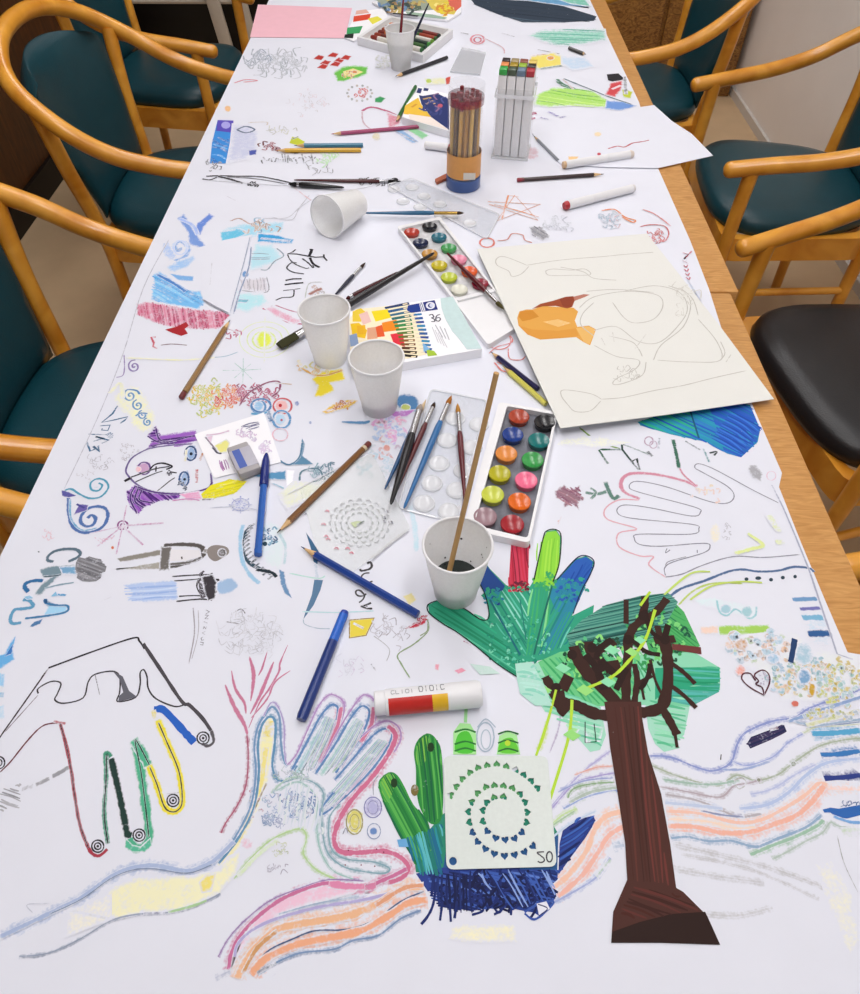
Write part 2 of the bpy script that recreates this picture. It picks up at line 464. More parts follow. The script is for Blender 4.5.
# the brown sketching pencils
pencil((277, 533), (369.5, 443), '7a4f22', 'long brown pencil with dark red end, point down toward the drawn eye', lead='2a1a14', band='d8c8a8', cap='6e2a20', r=.0038)
pencil((230, 320), (181, 398), '8a6428', 'golden brown pencil with dark red end, along the left under the pink band', lead='33261c', cap='6b2224', r=.0037)
pencil((301, 546.5), (418, 614.5), '1c3f8c', 'sharpened navy blue pencil lying above the grey letters', lead='1b2c66', r=.0042)
pencil((490.5, 351.5), (538, 389), '1d1a4a', 'dark navy pencil running under the left edge of the cream sheet', lead='141030', r=.0036)
pencil((503, 366.5), (546, 404), 'd6cf5e', 'yellow pencil beside the navy one, tail under the cream sheet', lead='c8b830', r=.0036)
pencil((275, 150.5), (361, 150), 'd8a72c', 'yellow pencil lying level, against a teal blue pencil', lead='a04a30', r=.0042)
pencil((294, 145.5), (363, 145), '3c7c9a', 'teal blue pencil lying level, just beyond a yellow pencil', lead='2a5a80', r=.0042)
pencil((331, 134), (438, 125), 'a8486e', 'long pink pencil pointing left near the fan of coloured strokes', lead='a83a5c', r=.0038)
pencil((396, 122), (415.5, 86.5), '2e6b34', 'green pencil leaning on the dark blue printed pencil box', lead='1d4a24', r=.0038, dz=(0, .016))
pencil((604, 174), (517, 180), '33201e', 'dark brown pencil with red end, right of the pencil tube', lead='2a1a18', band='6a1a22', cap='8a2030', r=.0036)
pencil((395, 76.5), (447, 57.5), '1c1b20', 'black pencil lying in front of the far cup of grey water', lead='111111', r=.0042)
pencil((534, 136), (558, 160), '8c9096', 'thin grey pencil along the edge of the loose white sheet', lead='55585e', r=.0026)
pencil((586, 54.5), (569, 48), '2e2a26', 'short dark crayon stub near the far right edge of the paper', lead='2a2622', r=.004, name='crayon')

# ball pen with cap, and the felt pen
a, b = ends((266.5, 453.5), (258, 555), .0045); L = (b - a).length
stick('ball_pen', 'blue ball pen with its dark cap on, beside the eraser', 'pen', a, b, [
    ('cap', [(0, .0016), (.004, .003), (.014, .0048), (L * .34, .0054), (L * .345, .0048)], 16, col('1a2a78', .25)),
    ('barrel', [(L * .33, .0042), (L - .008, .0042), (L - .007, .0046), (L, .0044)], 6, col('2f62b4', .25)),
    ('cap_clip', [(.012, .0012), (L * .32, .0012)], 8, col('15205e', .25))])
a, b = ends((345, 611.5), (301, 720), .0048); L = (b - a).length
stick('felt_pen', 'two tone blue felt pen lying beside the traced pastel fingers', 'pen', a, b, [
    ('end_plug', [(0, .0038), (.003, .0046), (.005, .0046)], 16, col('1c3fa0', .3)),
    ('barrel', [(.004, .0047), (L * .30, .0047)], 16, col('2b66c8', .25)),
    ('cap', [(L * .295, .005), (L * .96, .0052), (L, .0044)], 16, col('1b3578', .28))])
def marker(p0, p1, capc, bodyc, label, r=.0075):
    a, b = ends(p0, p1, r); L = (b - a).length
    stick('marker', label, 'marker', a, b, [
        ('end_plug', [(0, r * .75), (.004, r * .95), (L * .06, r * .95)], 16, col(capc)),
        ('cap', [(L * .055, r), (L * .38, r), (L * .385, r * .93)], 18, M['whiteplas']),
        ('barrel', [(L * .38, r * .94), (L * .965, r * .94)], 18, M['whiteplas']),
        ('tail_plug', [(L * .96, r * .85), (L, r * .8)], 16, col(bodyc))], 'white markers lying loose')
marker((564, 206), (634, 188), 'b2262e', 'd8d4d4', 'white marker with a red end plug, nearest of the loose markers')
marker((633, 154), (563, 165), 'dccfc4', 'd8b48a', 'white marker with pale ends, lying on the loose white sheet')
marker((450, 148), (425, 145), 'c23038', 'e0dcd8', 'white marker with red end half hidden behind the pencil tube')

# ---------------------------------------------------------------- brushes
bz = .0026
brush((279, 346), (434, 253), '1d1a1e', 'long black brush with wide flat ferrule, passing behind the left cup', bristle='3a3a22', r=.0056, fr=.26, br=.10, flat=True, dz=(0, .0095))
brush((365.5, 262.5), (334, 296), '22263a', 'small dark brush with a fine point, above the left cup', bristle='3a2a22', r=.0032, fr=.4, br=.16)
brush((346, 299), (398, 272), '4a1c20', 'dark red brush lying along the long black brush', bristle='4a1c20', r=.0036, fr=.12, br=.06)
brush((504, 309.5), (447, 253), '5c141e', 'dark red brush lying across the coloured pans of the far palette', bristle='4a4422', r=.0042, fr=.3, br=.11, dz=(.0065, .0085))
brush((464, 213), (365, 213), '2e6488', 'long blue brush with brass ferrule resting on the far clear lid', bristle='3a2a1c', ferrule='brass', r=.0036, fr=.3, br=.07, dz=(.008, .006))
brush((401, 181.5), (294, 180), '4c2022', 'thin dark red brush along the seam of the paper', bristle='1a1818', r=.0034, fr=.2, br=.12)
brush((288, 184), (344, 187.5), '1c1a1c', 'short black brush with a round head at the seam of the paper', bristle='141214', r=.005, fr=.2, br=.16)
brush((426, 399.5), (385, 489), '24507c', 'slim blue brush with cream bristles, leftmost on the clear lid', bristle='cdb592', r=.0034, fr=.32, br=.16, dz=(bz, bz))
brush((435, 402), (396, 492), '5a2024', 'dark red brush with small dark bristles, between black and blue brushes', bristle='3a2a20', r=.0036, fr=.26, br=.07, dz=(bz + .002, bz))
brush((421, 404), (391, 504), '17161a', 'thick black brush with silver ferrule on the clear lid', bristle='9a9088', r=.0056, fr=.33, br=.08, dz=(bz + .004, bz + .003))
brush((451.5, 395.5), (404, 508), '2a68a0', 'bright blue brush with orange brown bristles on the clear lid', bristle='a06428', r=.0042, fr=.26, br=.09, dz=(bz, bz))
brush((457.5, 403.5), (465, 502), '5e1a22', 'dark red brush with tan bristles, rightmost on the clear lid', bristle='b4803c', r=.004, fr=.32, br=.11, dz=(bz, bz))

# ---------------------------------------------------------------- cups
CUP = [(.004, .004), (.004, .0185), (0, .019), (0, .0222), (.004, .0228), (.016, .0238), (.018, .0246), (.05, .0294), (.076, .0326), (.080, .0331),
       (.080, .0323), (.076, .0317), (.05, .0284), (.018, .0236), (.006, .0218), (.006, .004)]
def cup(px, label, water=None, wz=.02, quat=None, loc=None, inside=None, specks=0):
    p = loc or at(px[0], px[1], PZ + .0002)
    e = empty('plastic_cup', p, label, 'cup', 'white plastic cups', quat=quat)
    obj('cup_body', lathe(CUP, 40), M['cup'], e, angle=50)
    obj('rim', tube([(.0332 * math.cos(2 * math.pi * k / 40), .0332 * math.sin(2 * math.pi * k / 40), .0808) for k in range(41)], .0014, 8), M['whiteplas'], e, angle=80)
    if water:
        wr = .0216 + (wz - .006) * .152
        obj('water', lathe([(.0065, .0212), (wz, wr)], 32), col(water, .08, .6), e)
    if specks:
        V = []
        for k in range(specks):
            an, z = random.uniform(0, 6.28), random.uniform(.02, .072)
            s = random.uniform(.0006, .0016)
            rr = .0206 + z * .152
            V.append(xf(lathe([(-.0004, s), (.0004, s * .7)], 8, 'X'), Matrix.Translation((rr * math.cos(an), rr * math.sin(an), z)) @ Matrix.Rotation(an + math.pi, 4, 'Z')))
        obj('paint_splash', join(*V), col('26221f'), e)
    return e
c2 = cup((330.5, 359), 'empty white plastic cup, left one of the two standing by the printed pencil box')
c3 = cup((379.8, 407), 'white plastic cup holding a little murky water, in front of the printed box', water='8c7a7c', wz=.018)
c4 = cup((455.5, 591), 'white plastic cup with dark water and a wooden stick, nearest cup', water='15211f', wz=.022, specks=16)
c1 = cup((401, 68), 'plastic cup of grey water holding two brushes, farthest cup', water='77767e', wz=.055)
o_, b_ = at(326.5, 217, PZ + .0348), at(357, 203, PZ + .0228)
cup(None, 'empty white plastic cup tipped over on its side', loc=b_, quat=(o_ - b_).to_track_quat('Z', 'Y'))
# the stick in the near cup and the two handles in the far cup
base = at(455.5, 591, PZ); inn = base + Vector((-.009, .006, .010))
top = at_plane(496.5, 373, base + Vector((.02, .05, 0)), Vector((.25, 1, 0)).normalized())
stick('wooden_stick', 'plain wooden stick standing in the nearest cup of dark water', 'stick', inn, top,
      [('shaft', [(0, .0028), ((top - inn).length, .0024)], 10, col('c49a62', .5))])
fb = at(401, 68, PZ)
brush(None, None, '7a2028', 'red handled brush standing in the farthest cup', r=.0034, pts=(fb + Vector((-.006, .004, .012)), at_plane(404.5, -14, fb, Vector((0, 1, 0)))), group='brushes standing in the far cup')
brush(None, None, '23253c', 'dark blue handled brush leaning in the farthest cup', r=.0034, pts=(fb + Vector((.004, .006, .012)), at_plane(429, 3, fb + Vector((0, .03, 0)), Vector((0, 1, 0)))), group='brushes standing in the far cup')

# ---------------------------------------------------------------- watercolour palettes
def localpoly(pts, c): return [(p.x - c.x, p.y - c.y) for p in pts]
def palette(outer, inner, pans, cols, label, zt, pr, extra=None, floorc='6f6a72'):
    O = [at(x, y, PZ + zt) for x, y in outer]; I = [at(x, y, PZ + zt) for x, y in inner]
    c = sum(O, Vector()) / len(O); c.z = PZ + .0002
    e = empty('watercolour_palette', c, label, 'palette', 'watercolour palettes')
    hole = I if not extra else [at(x, y, PZ + zt) for x, y in inner[:2] + [extra[2], extra[3]]]
    tr = prism(rounded(localpoly(O, c), .006), 0, zt, [rounded(localpoly(hole, c), .004)])
    fl = setm(prism(localpoly(I, c), .0005, .0035), 1)
    fs = [setm(tr, 0), fl]
    if extra:
        fs.append(setm(prism(localpoly([at(x, y, PZ + zt) for x, y in extra], c), .0005, .0042), 0))
        fs.append(setm(prism(localpoly([at(x, y, PZ + zt) for x, y in (inner[3], inner[2], extra[1], extra[0])], c), .0006, zt - .001), 0))
    obj('tray', join(*fs), [M['whiteplas'], mat('stained_tray_floor', P(floorc), .5, .4, var=.7, scale=60)], e, smooth=False)
    (a, b), (d, f) = [[at(x, y, PZ + zt - .001) for x, y in r] for r in pans]
    for i in range(6):
        for j in range(2):
            l = a.lerp(d, i / 5); r_ = b.lerp(f, i / 5); p = l.lerp(r_, j) - c
            k = cols[i][j]
            pan = obj('paint_pan', lathe([(.0, pr * .92), (zt - .004, pr), (zt - .0035, pr * 1.03), (zt - .0025, pr * .98), (zt - .0045, pr * .55), (zt - .005, pr * .1)], 28), col(k, .22, .6), e)
            pan.location = (p.x, p.y, .0032)
    return e
palette([(499, 402), (558, 412), (529.5, 543), (463, 528)], [(507, 406), (555, 414.5), (527.5, 538), (474, 525)],
        [((518.8, 417), (544.6, 422.5)), ((485.2, 517), (512.2, 524.5))],
        [('a84028', '1a1a1e'), ('1a3a86', '14706e'), ('dd8a3e', '3a9a4c'), ('b4ae1c', 'ee6f92'), ('c6cf4a', 'de6818'), ('9a7c84', 'a01c28')],
        'open white palette of twelve watercolour pans beside the cup with dark water', .011, .0128, floorc='6c6e78')
palette([(397, 226.5), (440, 216.5), (522, 324), (488, 345)], [(400.5, 228.5), (438.5, 219.5), (493.5, 288), (454, 298)],
        [((411.7, 232.6), (429.7, 226.9)), ((459.3, 289.9), (480.1, 283.8))],
        [('b03a2c', '1a1a20'), ('1c2444', '22687a'), ('b8863a', '3c9450'), ('bfb022', 'e28aa4'), ('b8c43a', 'dd5a26'), ('dcdccc', '8c1c34')],
        'watercolour palette left of the cream sheet with a dark red brush lying on it', .0085, .0125, extra=[(458.5, 300), (495.5, 290.7), (518.5, 321.5), (489, 341)], floorc='c8c8cc')

# clear plastic palette lids with round wells
def lid(corners, wells, label, zt=.0022, wr=.013):
    O = [at(x, y, PZ + zt) for x, y in corners]
    c = sum(O, Vector()) / 4; c.z = PZ + .0002
    e = empty('palette_lid', c, label, 'lid', 'clear palette lids')
    q = rounded(localpoly(O, c), .008)
    obj('sheet', prism(q, .0002, .0012), M['clearplas'], e, smooth=False)
    ring = [Vector((p[0], p[1], zt * .7)) for p in q]
    obj('rim', tube(ring + [ring[0]], .0011, 8), M['clearrim'], e)
    for x, y in wells:
        p = at(x, y, PZ + zt) - c
        w = obj('well', lathe([(-.0002, wr), (.0014, wr * .97), (.0024, wr * .85), (.0012, wr * .74), (.0008, wr * .3)], 28), M['clearrim'], e)
        w.location = (p.x, p.y, .0008)
lid([(431, 389), (487, 400), (456, 522), (398, 508)],
    [(447, 440), (472, 447), (439, 463), (464, 470), (432, 483), (457, 490), (424, 503), (449, 511), (455, 418), (479, 424)],
    'clear plastic lid with round wells, five brushes lying across it')
lid([(386, 184), (412, 178), (500, 214), (487, 238)],
    [(394, 188), (412, 186), (403, 200), (424, 195), (420, 206), (440, 203), (452, 214), (470, 222), (441, 214)],
    'clear plastic lid with shiny wells lying near the tipped cup', zt=.004, wr=.012)

# ---------------------------------------------------------------- loose sheets
def flatsheet(name, px, z, th, m, label, cat, group=None, r=0, zs=None):
    O = [at(x, y, z) for x, y in px]
    c = sum(O, Vector()) / len(O); c.z = z - th
    q = localpoly(O, c)
    if r: q = rounded(q, r)
    o = obj(name, prism(q, 0, th), m, smooth=False, loc=c)
    tag(o, label, cat, group); return o
S0 = at(477, 249, PZ + .0090); S1 = at(647, 233.5, PZ + .002); S2 = at(560.5, 428, PZ + .0145)
SN = (S1 - S0).cross(S2 - S0).normalized();  SN = SN if SN.z > 0 else -SN
def on_sheet(x, y, dz=0): return at_plane(x, y, S0 + SN * dz, SN)
corn = [on_sheet(x, y) for x, y in ((477, 249), (647, 233.5), (717, 322), (774, 399), (667, 414.5), (560.5, 428))]
bm = bmesh.new()
up_ = [bm.verts.new(p - S0) for p in corn]; dn_ = [bm.verts.new(p - S0 - SN * .0008) for p in corn]
bm.faces.new(up_); bm.faces.new(dn_[::-1])
for k in range(6): bm.faces.new([up_[k], dn_[k], dn_[(k + 1) % 6], up_[(k + 1) % 6]])
bmesh.ops.recalc_face_normals(bm, faces=bm.faces)
cream = obj('drawing_sheet', frombm(bm), M['sheet'], smooth=False, loc=S0)
tag(cream, 'large cream sheet with a pencil outlined figure and an orange painted head', 'paper')
white_loose = flatsheet('paper_sheet', [(532, 133), (586, 118), (640, 107), (654, 105), (672, 121), (692, 134), (713, 155.5), (658, 168), (608, 167), (561, 164)], PZ + .0022, .0008, M['thinsheet'], 'blank looking white sheet hanging over the right table edge beyond the cream drawing', 'paper')
flap = flatsheet('paper_sheet', [(252, 234.5), (224, 240), (197, 248), (199, 275), (203, 299), (230, 315)], PZ + .0016, .0006, M['thinsheet'], 'small loose white scrap over the blue castle drawing on the left', 'paper')
pink = flatsheet('paper_sheet', [(258, 4.5), (352, 8), (345, 38), (250, 37)], PZ + .0014, .0006, M['pinkpaper'], 'pink sheet of paper at the far left end of the table', 'paper')
# clear square sheet under the eraser, its glare painted as solid white
card = flatsheet('card', [(194.5, 434), (264, 412.5), (281, 462), (214, 478)], PZ + .0016, .0008, M['card'], 'clear square sheet under the eraser, its glare painted white, with faint drawings', 'card', r=.002)

# eraser
def eraser():
    p = [at(x, y, PZ + .013) for x, y in ((228.5, 449), (245, 437.5), (258, 468), (241.5, 476))]
    c = sum(p, Vector()) / 4; q = localpoly(p, c)
    e = empty('eraser', (c.x, c.y, PZ + .0018), 'grey and blue sleeved eraser lying on the clear sheet with white painted glare', 'eraser')
    ex = (Vector((*q[0], 0)) - Vector((*q[1], 0))); ey = (Vector((*q[3], 0)) - Vector((*q[0], 0)))
    w, l = ex.length, ey.length; u, v = ex.normalized(), ey.normalized(); u = (u - v * u.dot(v)).normalized()
    if u.cross(v).z < 0: u = -u
    Mx = Matrix((u, v, Vector((0, 0, 1)))).transposed().to_4x4()
    obj('rubber', xf(box(-w / 2, -l / 2, 0, w / 2, l / 2, .0115, .002), Mx), col('aaa6a8', .7), e)
    obj('sleeve', xf(box(-w / 2 - .0005, -l * .32, -.0, w / 2 + .0005, l * .36, .0122, .001), Mx), col('b6b4c0', .45), e)
    s = obj('sleeve_print', xf(box(.0, -l * .30, .0122, w * .36, l * .34, .0125), Mx), col('4660b0', .45), e)
    s.location.x = 0
    return e
eraser()

# ---------------------------------------------------------------- glue stick
a, b = ends((374.5, 703.5), (481, 693.5), .0120); L = (b - a).length; r = .0120
q = (b - a).to_track_quat('X', 'Z')
glue = empty('glue_stick', a, 'white glue stick with red and yellow label lying above the cactus drawing', 'glue stick', quat=q)
obj('base_knob', lathe([(0, r * .84), (.001, r * .92), (L * .1, r * .92), (L * .11, r)], 24, 'X'), M['whiteplas'], glue)
obj('tube', lathe([(L * .105, r), (L * .70, r)], 32, 'X'), M['whiteplas'], glue)
obj('cap', lathe([(L * .695, r * 1.03), (L * .97, r * 1.03), (L, r * .9)], 32, 'X'), M['whiteplas'], glue)
def wrap(t0, t1, a0, a1, c, rr=1.012, n=10):
    V, Fc = [], []
    for i in range(n + 1):
        an = a0 + (a1 - a0) * i / n
        for t in (t0, t1): V.append(Vector((t, r * rr * math.cos(an), r * rr * math.sin(an))))
    for i in range(n): Fc.append([2 * i, 2 * i + 1, 2 * i + 3, 2 * i + 2])
    return V, Fc
# local +Y of the stick points away from the viewer, +Z up
lab = obj('label', wrap(L * .13, L * .54, R(100), R(215), None), col('c4231a', .35), glue)
obj('label_panel', wrap(L * .535, L * .68, R(100), R(205), None, 1.014), col('e6b41e', .35), glue)
def arcstroke(pts, w, rr=1.016):
    """pts: (t, angle) polyline on the tube"""
    Vs = []
    for (t0, a0), (t1, a1) in zip(pts[:-1], pts[1:]):
        p0 = Vector((t0, r * rr * math.cos(a0), r * rr * math.sin(a0))); p1 = Vector((t1, r * rr * math.cos(a1), r * rr * math.sin(a1)))
        Vs.append(tube([p0, p1], w, 5))
    return join(*Vs)
def tubeword(word, t0, dt, a0, da, w):
    G = {'O': [(.1, 0), (.8, 0), (1, .5), (.8, 1), (.1, 1), (0, .5), (.1, 0)], 'I': [(.4, 0), (.4, 1)], 'G': [(1, .1), (.2, 0), (0, .5), (.2, 1), (1, .9), (1, .5), (.6, .5)],
         'C': [(1, .1), (.2, 0), (0, .5), (.2, 1), (1, .9)], 'L': [(0, 0), (0, 1), (.9, 1)]}
    out = []
    for k, ch in enumerate(word):
        out.append(arcstroke([(t0 + (k + x * .75) * dt, a0 + da * y) for x, y in G[ch]], w))
    return join(*out)
obj('label_lettering', tubeword('OIOIC', L * .42, L * .05, R(48), R(34), .0004), col('8c8c90', .5), glue)
obj('label_lettering', tubeword('CLIOI', L * .16, L * .045, R(62), R(20), .0003), col('9a9aa0', .5), glue)

# ---------------------------------------------------------------- the printed pencil box
def pbox(top, h, label, z0=0.0003, mats=None):
    T = [at(x, y, PZ + z0 + h) for x, y in top]
    c = sum(T, Vector()) / len(T); c.z = PZ + z0
    e = empty('pencil_box', c, label, 'box', 'cardboard pencil boxes')
    return e, c, T
pb, pbc, pbT = pbox([(350, 311), (453, 296.5), (482, 349), (353, 371)], .014, 'white printed box of coloured pencils between the cups and the near palette')
obj('carton', prism(localpoly(pbT, pbc), 0, .014), M['card'], pb, smooth=False)
fl_px = [(440.5, 298.6), (452.8, 296.8), (481.6, 348.6), (467, 349.5), (459.5, 339.5), (452, 331), (445, 318), (441.5, 308)]
obj('inner_flap', prism(localpoly([at(x, y, PZ + .0143) for x, y in fl_px], pbc), .0141, .0146), col('c4dcdc', .55), pb, smooth=False)
pb2, pb2c, pb2T = pbox([(413, 85), (456, 96), (452, 132), (402, 117)], .014, 'dark blue and yellow printed pencil box behind the pencil tube')
obj('carton', prism(localpoly(pb2T, pb2c), 0, .014), M['card'], pb2, smooth=False)

# ---------------------------------------------------------------- tube of pencils
tc_ = at(463, 185.5, PZ + .0002)
tb = empty('pencil_tube', tc_, 'clear plastic tube full of brown pencils with orange label and blue base', 'pencil holder')
TR, TH = .0300, .172
obj('tube_wall', lathe([(.02, TR), (TH - .012, TR), (TH - .011, TR * 1.04), (TH, TR * 1.04), (TH, TR * .98), (.02, TR * .95)], 40, cap0=False, cap1=False), M['tubeplas'], tb)
obj('base', lathe([(0, TR * .98), (.002, TR * 1.03), (.02, TR * 1.03), (.022, TR * .9)], 40), col('3c5a96', .3), tb)
obj('label', lathe([(.024, TR * 1.012), (.064, TR * 1.012)], 40, cap0=False, cap1=False), col('dc9c54', .45), tb)
obj('label_patch', xf(prism([(-.009, 0), (.012, 0), (.012, .012), (-.009, .012)], 0, .0005), Matrix.Translation((.008, -TR * 1.0 - .001, .026)) @ Matrix.Rotation(R(90), 4, 'X')), col('d6d2c8', .5), tb, smooth=False)
obj('neck_band', lathe([(TH - .03, TR * 1.015), (TH - .018, TR * 1.015)], 40, cap0=False, cap1=False), clearcol('red_band_plastic', (150, 50, 70), .6), tb)
k = 0
for ring, n in ((.0228, 15), (.0125, 8), (.0, 1)):
    for i in range(n):
        an = 2 * math.pi * i / n + ring * 40
        x, y = ring * math.cos(an), ring * math.sin(an)
        tw = .12
        x2, y2 = ring * math.cos(an + tw), ring * math.sin(an + tw)
        h = random.uniform(.148, .160)
        p0 = tc_ + Vector((x, y, .023)); p1 = tc_ + Vector((x2, y2, h)); Lp = (p1 - p0).length
        shade = ('d8a44a', 'b88434', 'e0b45a', '6c4c22')[k % 4]; k += 1
        stick('pencil', 'brown pencil with dark red end standing in the clear tube', 'pencil', p0, p1,
              [('barrel', [(0, .0034), (Lp - .011, .0034)], 6, col(shade, .35)), ('end_cap', [(Lp - .0115, .0035), (Lp - .001, .0035), (Lp, .0028)], 10, col('7c1c26', .35))], 'pencils standing in the clear tube')

# ---------------------------------------------------------------- boxed marker set
f0, f1 = at(491.5, 158.5, PZ), at(527, 161.5, PZ)
u = (f1 - f0); wid = u.length; u.normalize(); v = Vector((-u.y, u.x, 0)); dep = wid * .95; mh = .152
mc = f0 + u * wid / 2 + v * dep / 2; mc.z = PZ + .0002
ms = empty('marker_case', mc, 'clear plastic case holding twelve white markers upright', 'case', rz=math.atan2(u.y, u.x))
hw, hd = wid / 2 + .001, dep / 2 + .001
obj('case_base', box(-hw, -hd, 0, hw, hd, .004, .001), M['clearrim'], ms, smooth=False)
obj('case_wall', prism([(-hw, -hd), (hw, -hd), (hw, hd), (-hw, hd)], .004, mh * .82, [[(-hw + .001, -hd + .001), (hw - .001, -hd + .001), (hw - .001, hd - .001), (-hw + .001, hd - .001)]]), M['tubeplas'], ms, smooth=False)
obj('case_band', prism([(-hw - .0008, -hd - .0008), (hw + .0008, -hd - .0008), (hw + .0008, hd + .0008), (-hw - .0008, hd + .0008)], mh * .72, mh * .76, [[(-hw, -hd), (hw, -hd), (hw, hd), (-hw, hd)]]), M['clearrim'], ms, smooth=False)
mcols = [['3aa84e', '4c5a48', '6c8298', 'b0303c'], ['e08a4c', 'ae9228', '98b83a', '38322e'], ['2a1c20', 'a2906a', '8c4a3a', 'e2c45e']]
mw = (wid - .004) / 4; md = (dep - .004) / 3
names = {'3aa84e': 'green', '4c5a48': 'dark olive', '6c8298': 'blue grey', 'b0303c': 'red', 'e08a4c': 'orange', 'ae9228': 'ochre', '98b83a': 'lime', '38322e': 'dark brown', '2a1c20': 'black', 'a2906a': 'khaki', '8c4a3a': 'brick', 'e2c45e': 'pale yellow'}
for rI in range(3):
    for cI in range(4):
        lx = -wid / 2 + .002 + mw * (cI + .5); ly = -dep / 2 + .002 + md * (rI + .5)
        p = mc + u * lx + v * ly + Vector((0, 0, .0045)); k = mcols[rI][cI]
        e = empty('marker', p, 'white marker with %s end standing in the clear case' % names[k], 'marker', 'markers in the clear case', rz=math.atan2(u.y, u.x))
        s = mw * .46; t = md * .46
        obj('barrel', box(-s, -t, 0, s, t, mh - .012, .0015), M['whiteplas'], e)
        obj('cap', box(-s * .96, -t * .96, mh - .0115, s * .96, t * .96, mh - .002, .001), col(k, .35), e)

# ---------------------------------------------------------------- spiral stencil and lace stencil
Z2 = PZ + .0022
spx = [(443.5, 756), (547.5, 756), (557, 866.5), (446.5, 869.5)]
SO = [at(x, y, Z2) for x, y in spx]; sc_ = sum(SO, Vector()) / 4; sc_.z = PZ + .0012
hearts = [(335, 560), (358, 524), (383, 492), (414, 466), (447, 446), (485, 436), (525, 431), (565, 440), (603, 455), (637, 475), (668, 500), (694, 530),
          (412, 672), (425, 714), (446, 752), (478, 781), (515, 801), (557, 810), (599, 806), (640, 794), (675, 770), (408, 628), (422, 588), (446, 551), (480, 526), (515, 519), (553, 521), (590, 530), (622, 555), (642, 588), (651, 630), (648, 672), (629, 713), (599, 738), (560, 743), (521, 736), (486, 708), (468, 668), (468, 622), (484, 590), (514, 569), (553, 566)]
def heart(cx, cy, ang, s):
    o = []
    for k in range(10):
        t = 2 * math.pi * k / 10
        x = 16 * math.sin(t) ** 3 / 16; y = (13 * math.cos(t) - 5 * math.cos(2 * t) - 2 * math.cos(3 * t) - math.cos(4 * t)) / 16
        o.append((cx + s * (x * math.cos(ang) - y * math.sin(ang)), cy + s * (x * math.sin(ang) + y * math.cos(ang))))
    return o
hc = at(370 + 540 / 4.142, 660 + 640 / 4.142, Z2) - sc_
hs = []
for x, y in hearts:
    p = at(370 + x / 4.142, 660 + y / 4.142, Z2) - sc_
    ang = math.atan2(p.y - hc.y, p.x - hc.x) + math.pi / 2
    hs.append(heart(p.x, p.y, ang, .0034))
dot = at(453, 861, Z2) - sc_
hs.append([(dot.x + .0032 * math.cos(t), dot.y + .0032 * math.sin(t)) for t in [k * math.pi / 6 for k in range(12)]])
sten = obj('stencil', prism(rounded(localpoly(SO, sc_), .006), 0, .001, hs), M['stencil'], smooth=False, loc=sc_)
tag(sten, 'frosted square stencil with a spiral of cut hearts and the number 20', 'stencil')
M['lace'] = clear('lace_stencil_plastic', (236, 240, 236), .20, .2, .5)
LO = [at(x, y, PZ + .0016) for x, y in ((300, 489), (372, 452), (411, 529), (346, 577), (316, 548))]
lc = sum(LO, Vector()) / 5; lc.z = PZ + .0009
lace = obj('stencil', prism(rounded(localpoly(LO, lc), .006), 0, .0006), M['lace'], smooth=False, loc=lc)
tag(lace, 'thin see-through stencil with a round lace pattern under the brown pencil', 'stencil')
gl = flatsheet('plastic_sheet', [(462, 47), (486, 52), (480, 74), (450, 71)], PZ + .0045, .003, clear('grey_clear_plastic', (215, 217, 219), .34, .15), 'small grey see-through plastic piece behind the pencil tube', 'plastic sheet')

# ---------------------------------------------------------------- far box of crayons and printed lids
ct = [(357, 37), (390, 15.5), (453, 29.5), (423, 55)]
T = [at(x, y, PZ + .018) for x, y in ct]; cc = sum(T, Vector()) / 4; cc.z = PZ + .0002
cb = empty('crayon_tray', cc, 'open white tray of oil crayons behind the farthest cup', 'tray')
q = localpoly(T, cc); qi = [(x * .9, y * .9) for x, y in q]
obj('tray_wall', prism(q, 0, .018, [qi]), M['whiteplas'], cb, smooth=False)
obj('tray_floor', prism(qi, 0, .006), col('e2e0da', .6), cb, smooth=False)
ccols = ['8a2c20', '9a3c24', '7a2a22', 'a04a2c', '6a2c24', 'd0783a', '2c6a3a', '1e4a34', '4a9a44', '72a83c', '38602c', '2a3c34']
cn = ['dark red', 'brick red', 'maroon', 'rust', 'brown', 'orange', 'green', 'dark green', 'bright green', 'lime green', 'olive', 'blackish green']
qa, qb, qc_, qd = [Vector((*p, 0)) for p in qi]
for i in range(12):
    row, kx = divmod(i, 6); t = (kx + .7) / 6.4
    s0, s1 = (.06, .46) if row == 0 else (.54, .94)
    A = qa.lerp(qd, t); B = qb.lerp(qc_, t)   # along the short side
    k = (i * 5) % 12 if False else i
    p0 = cc + qa.lerp(qb, .1 + .8 * t).lerp(qd.lerp(qc_, .1 + .8 * t), s0) + Vector((0, 0, .0115))
    p1 = cc + qa.lerp(qb, .1 + .8 * t).lerp(qd.lerp(qc_, .1 + .8 * t), s1) + Vector((0, 0, .0115))
    Lc = (p1 - p0).length
    stick('crayon', '%s oil crayon lying in the white tray' % cn[k], 'crayon', p0, p1,
          [('stick', [(0, .0035), (.004, .005), (Lc, .005)], 12, col(ccols[k], .6)), ('wrapper', [(Lc * .3, .0053), (Lc * .92, .0053)], 12, col(ccols[(k + 3) % 12] if k % 3 else 'd8d4cc', .6))], 'crayons in the far tray')
lidA = flatsheet('box_lid', [(357, 12), (384, 8), (388, 18), (354, 41), (344, 37)], PZ + .004, .003, M['card'], 'printed red, yellow and green card lid left of the crayon tray', 'lid')
lidB = flatsheet('box_lid', [(372, 2), (400, -4), (462, -2), (461, 12), (448, 20), (394, 13.5)], PZ + .006, .005, M['card'], 'colourful printed box lid at the far end behind the crayon tray', 'lid')
# little things
clip = flatsheet('clip', [(435, 179), (446, 173.5), (449, 176.5), (437, 182)], PZ + .006, .005, col('b05a34', .5), 'small orange clip at the foot of the pencil tube', 'clip')
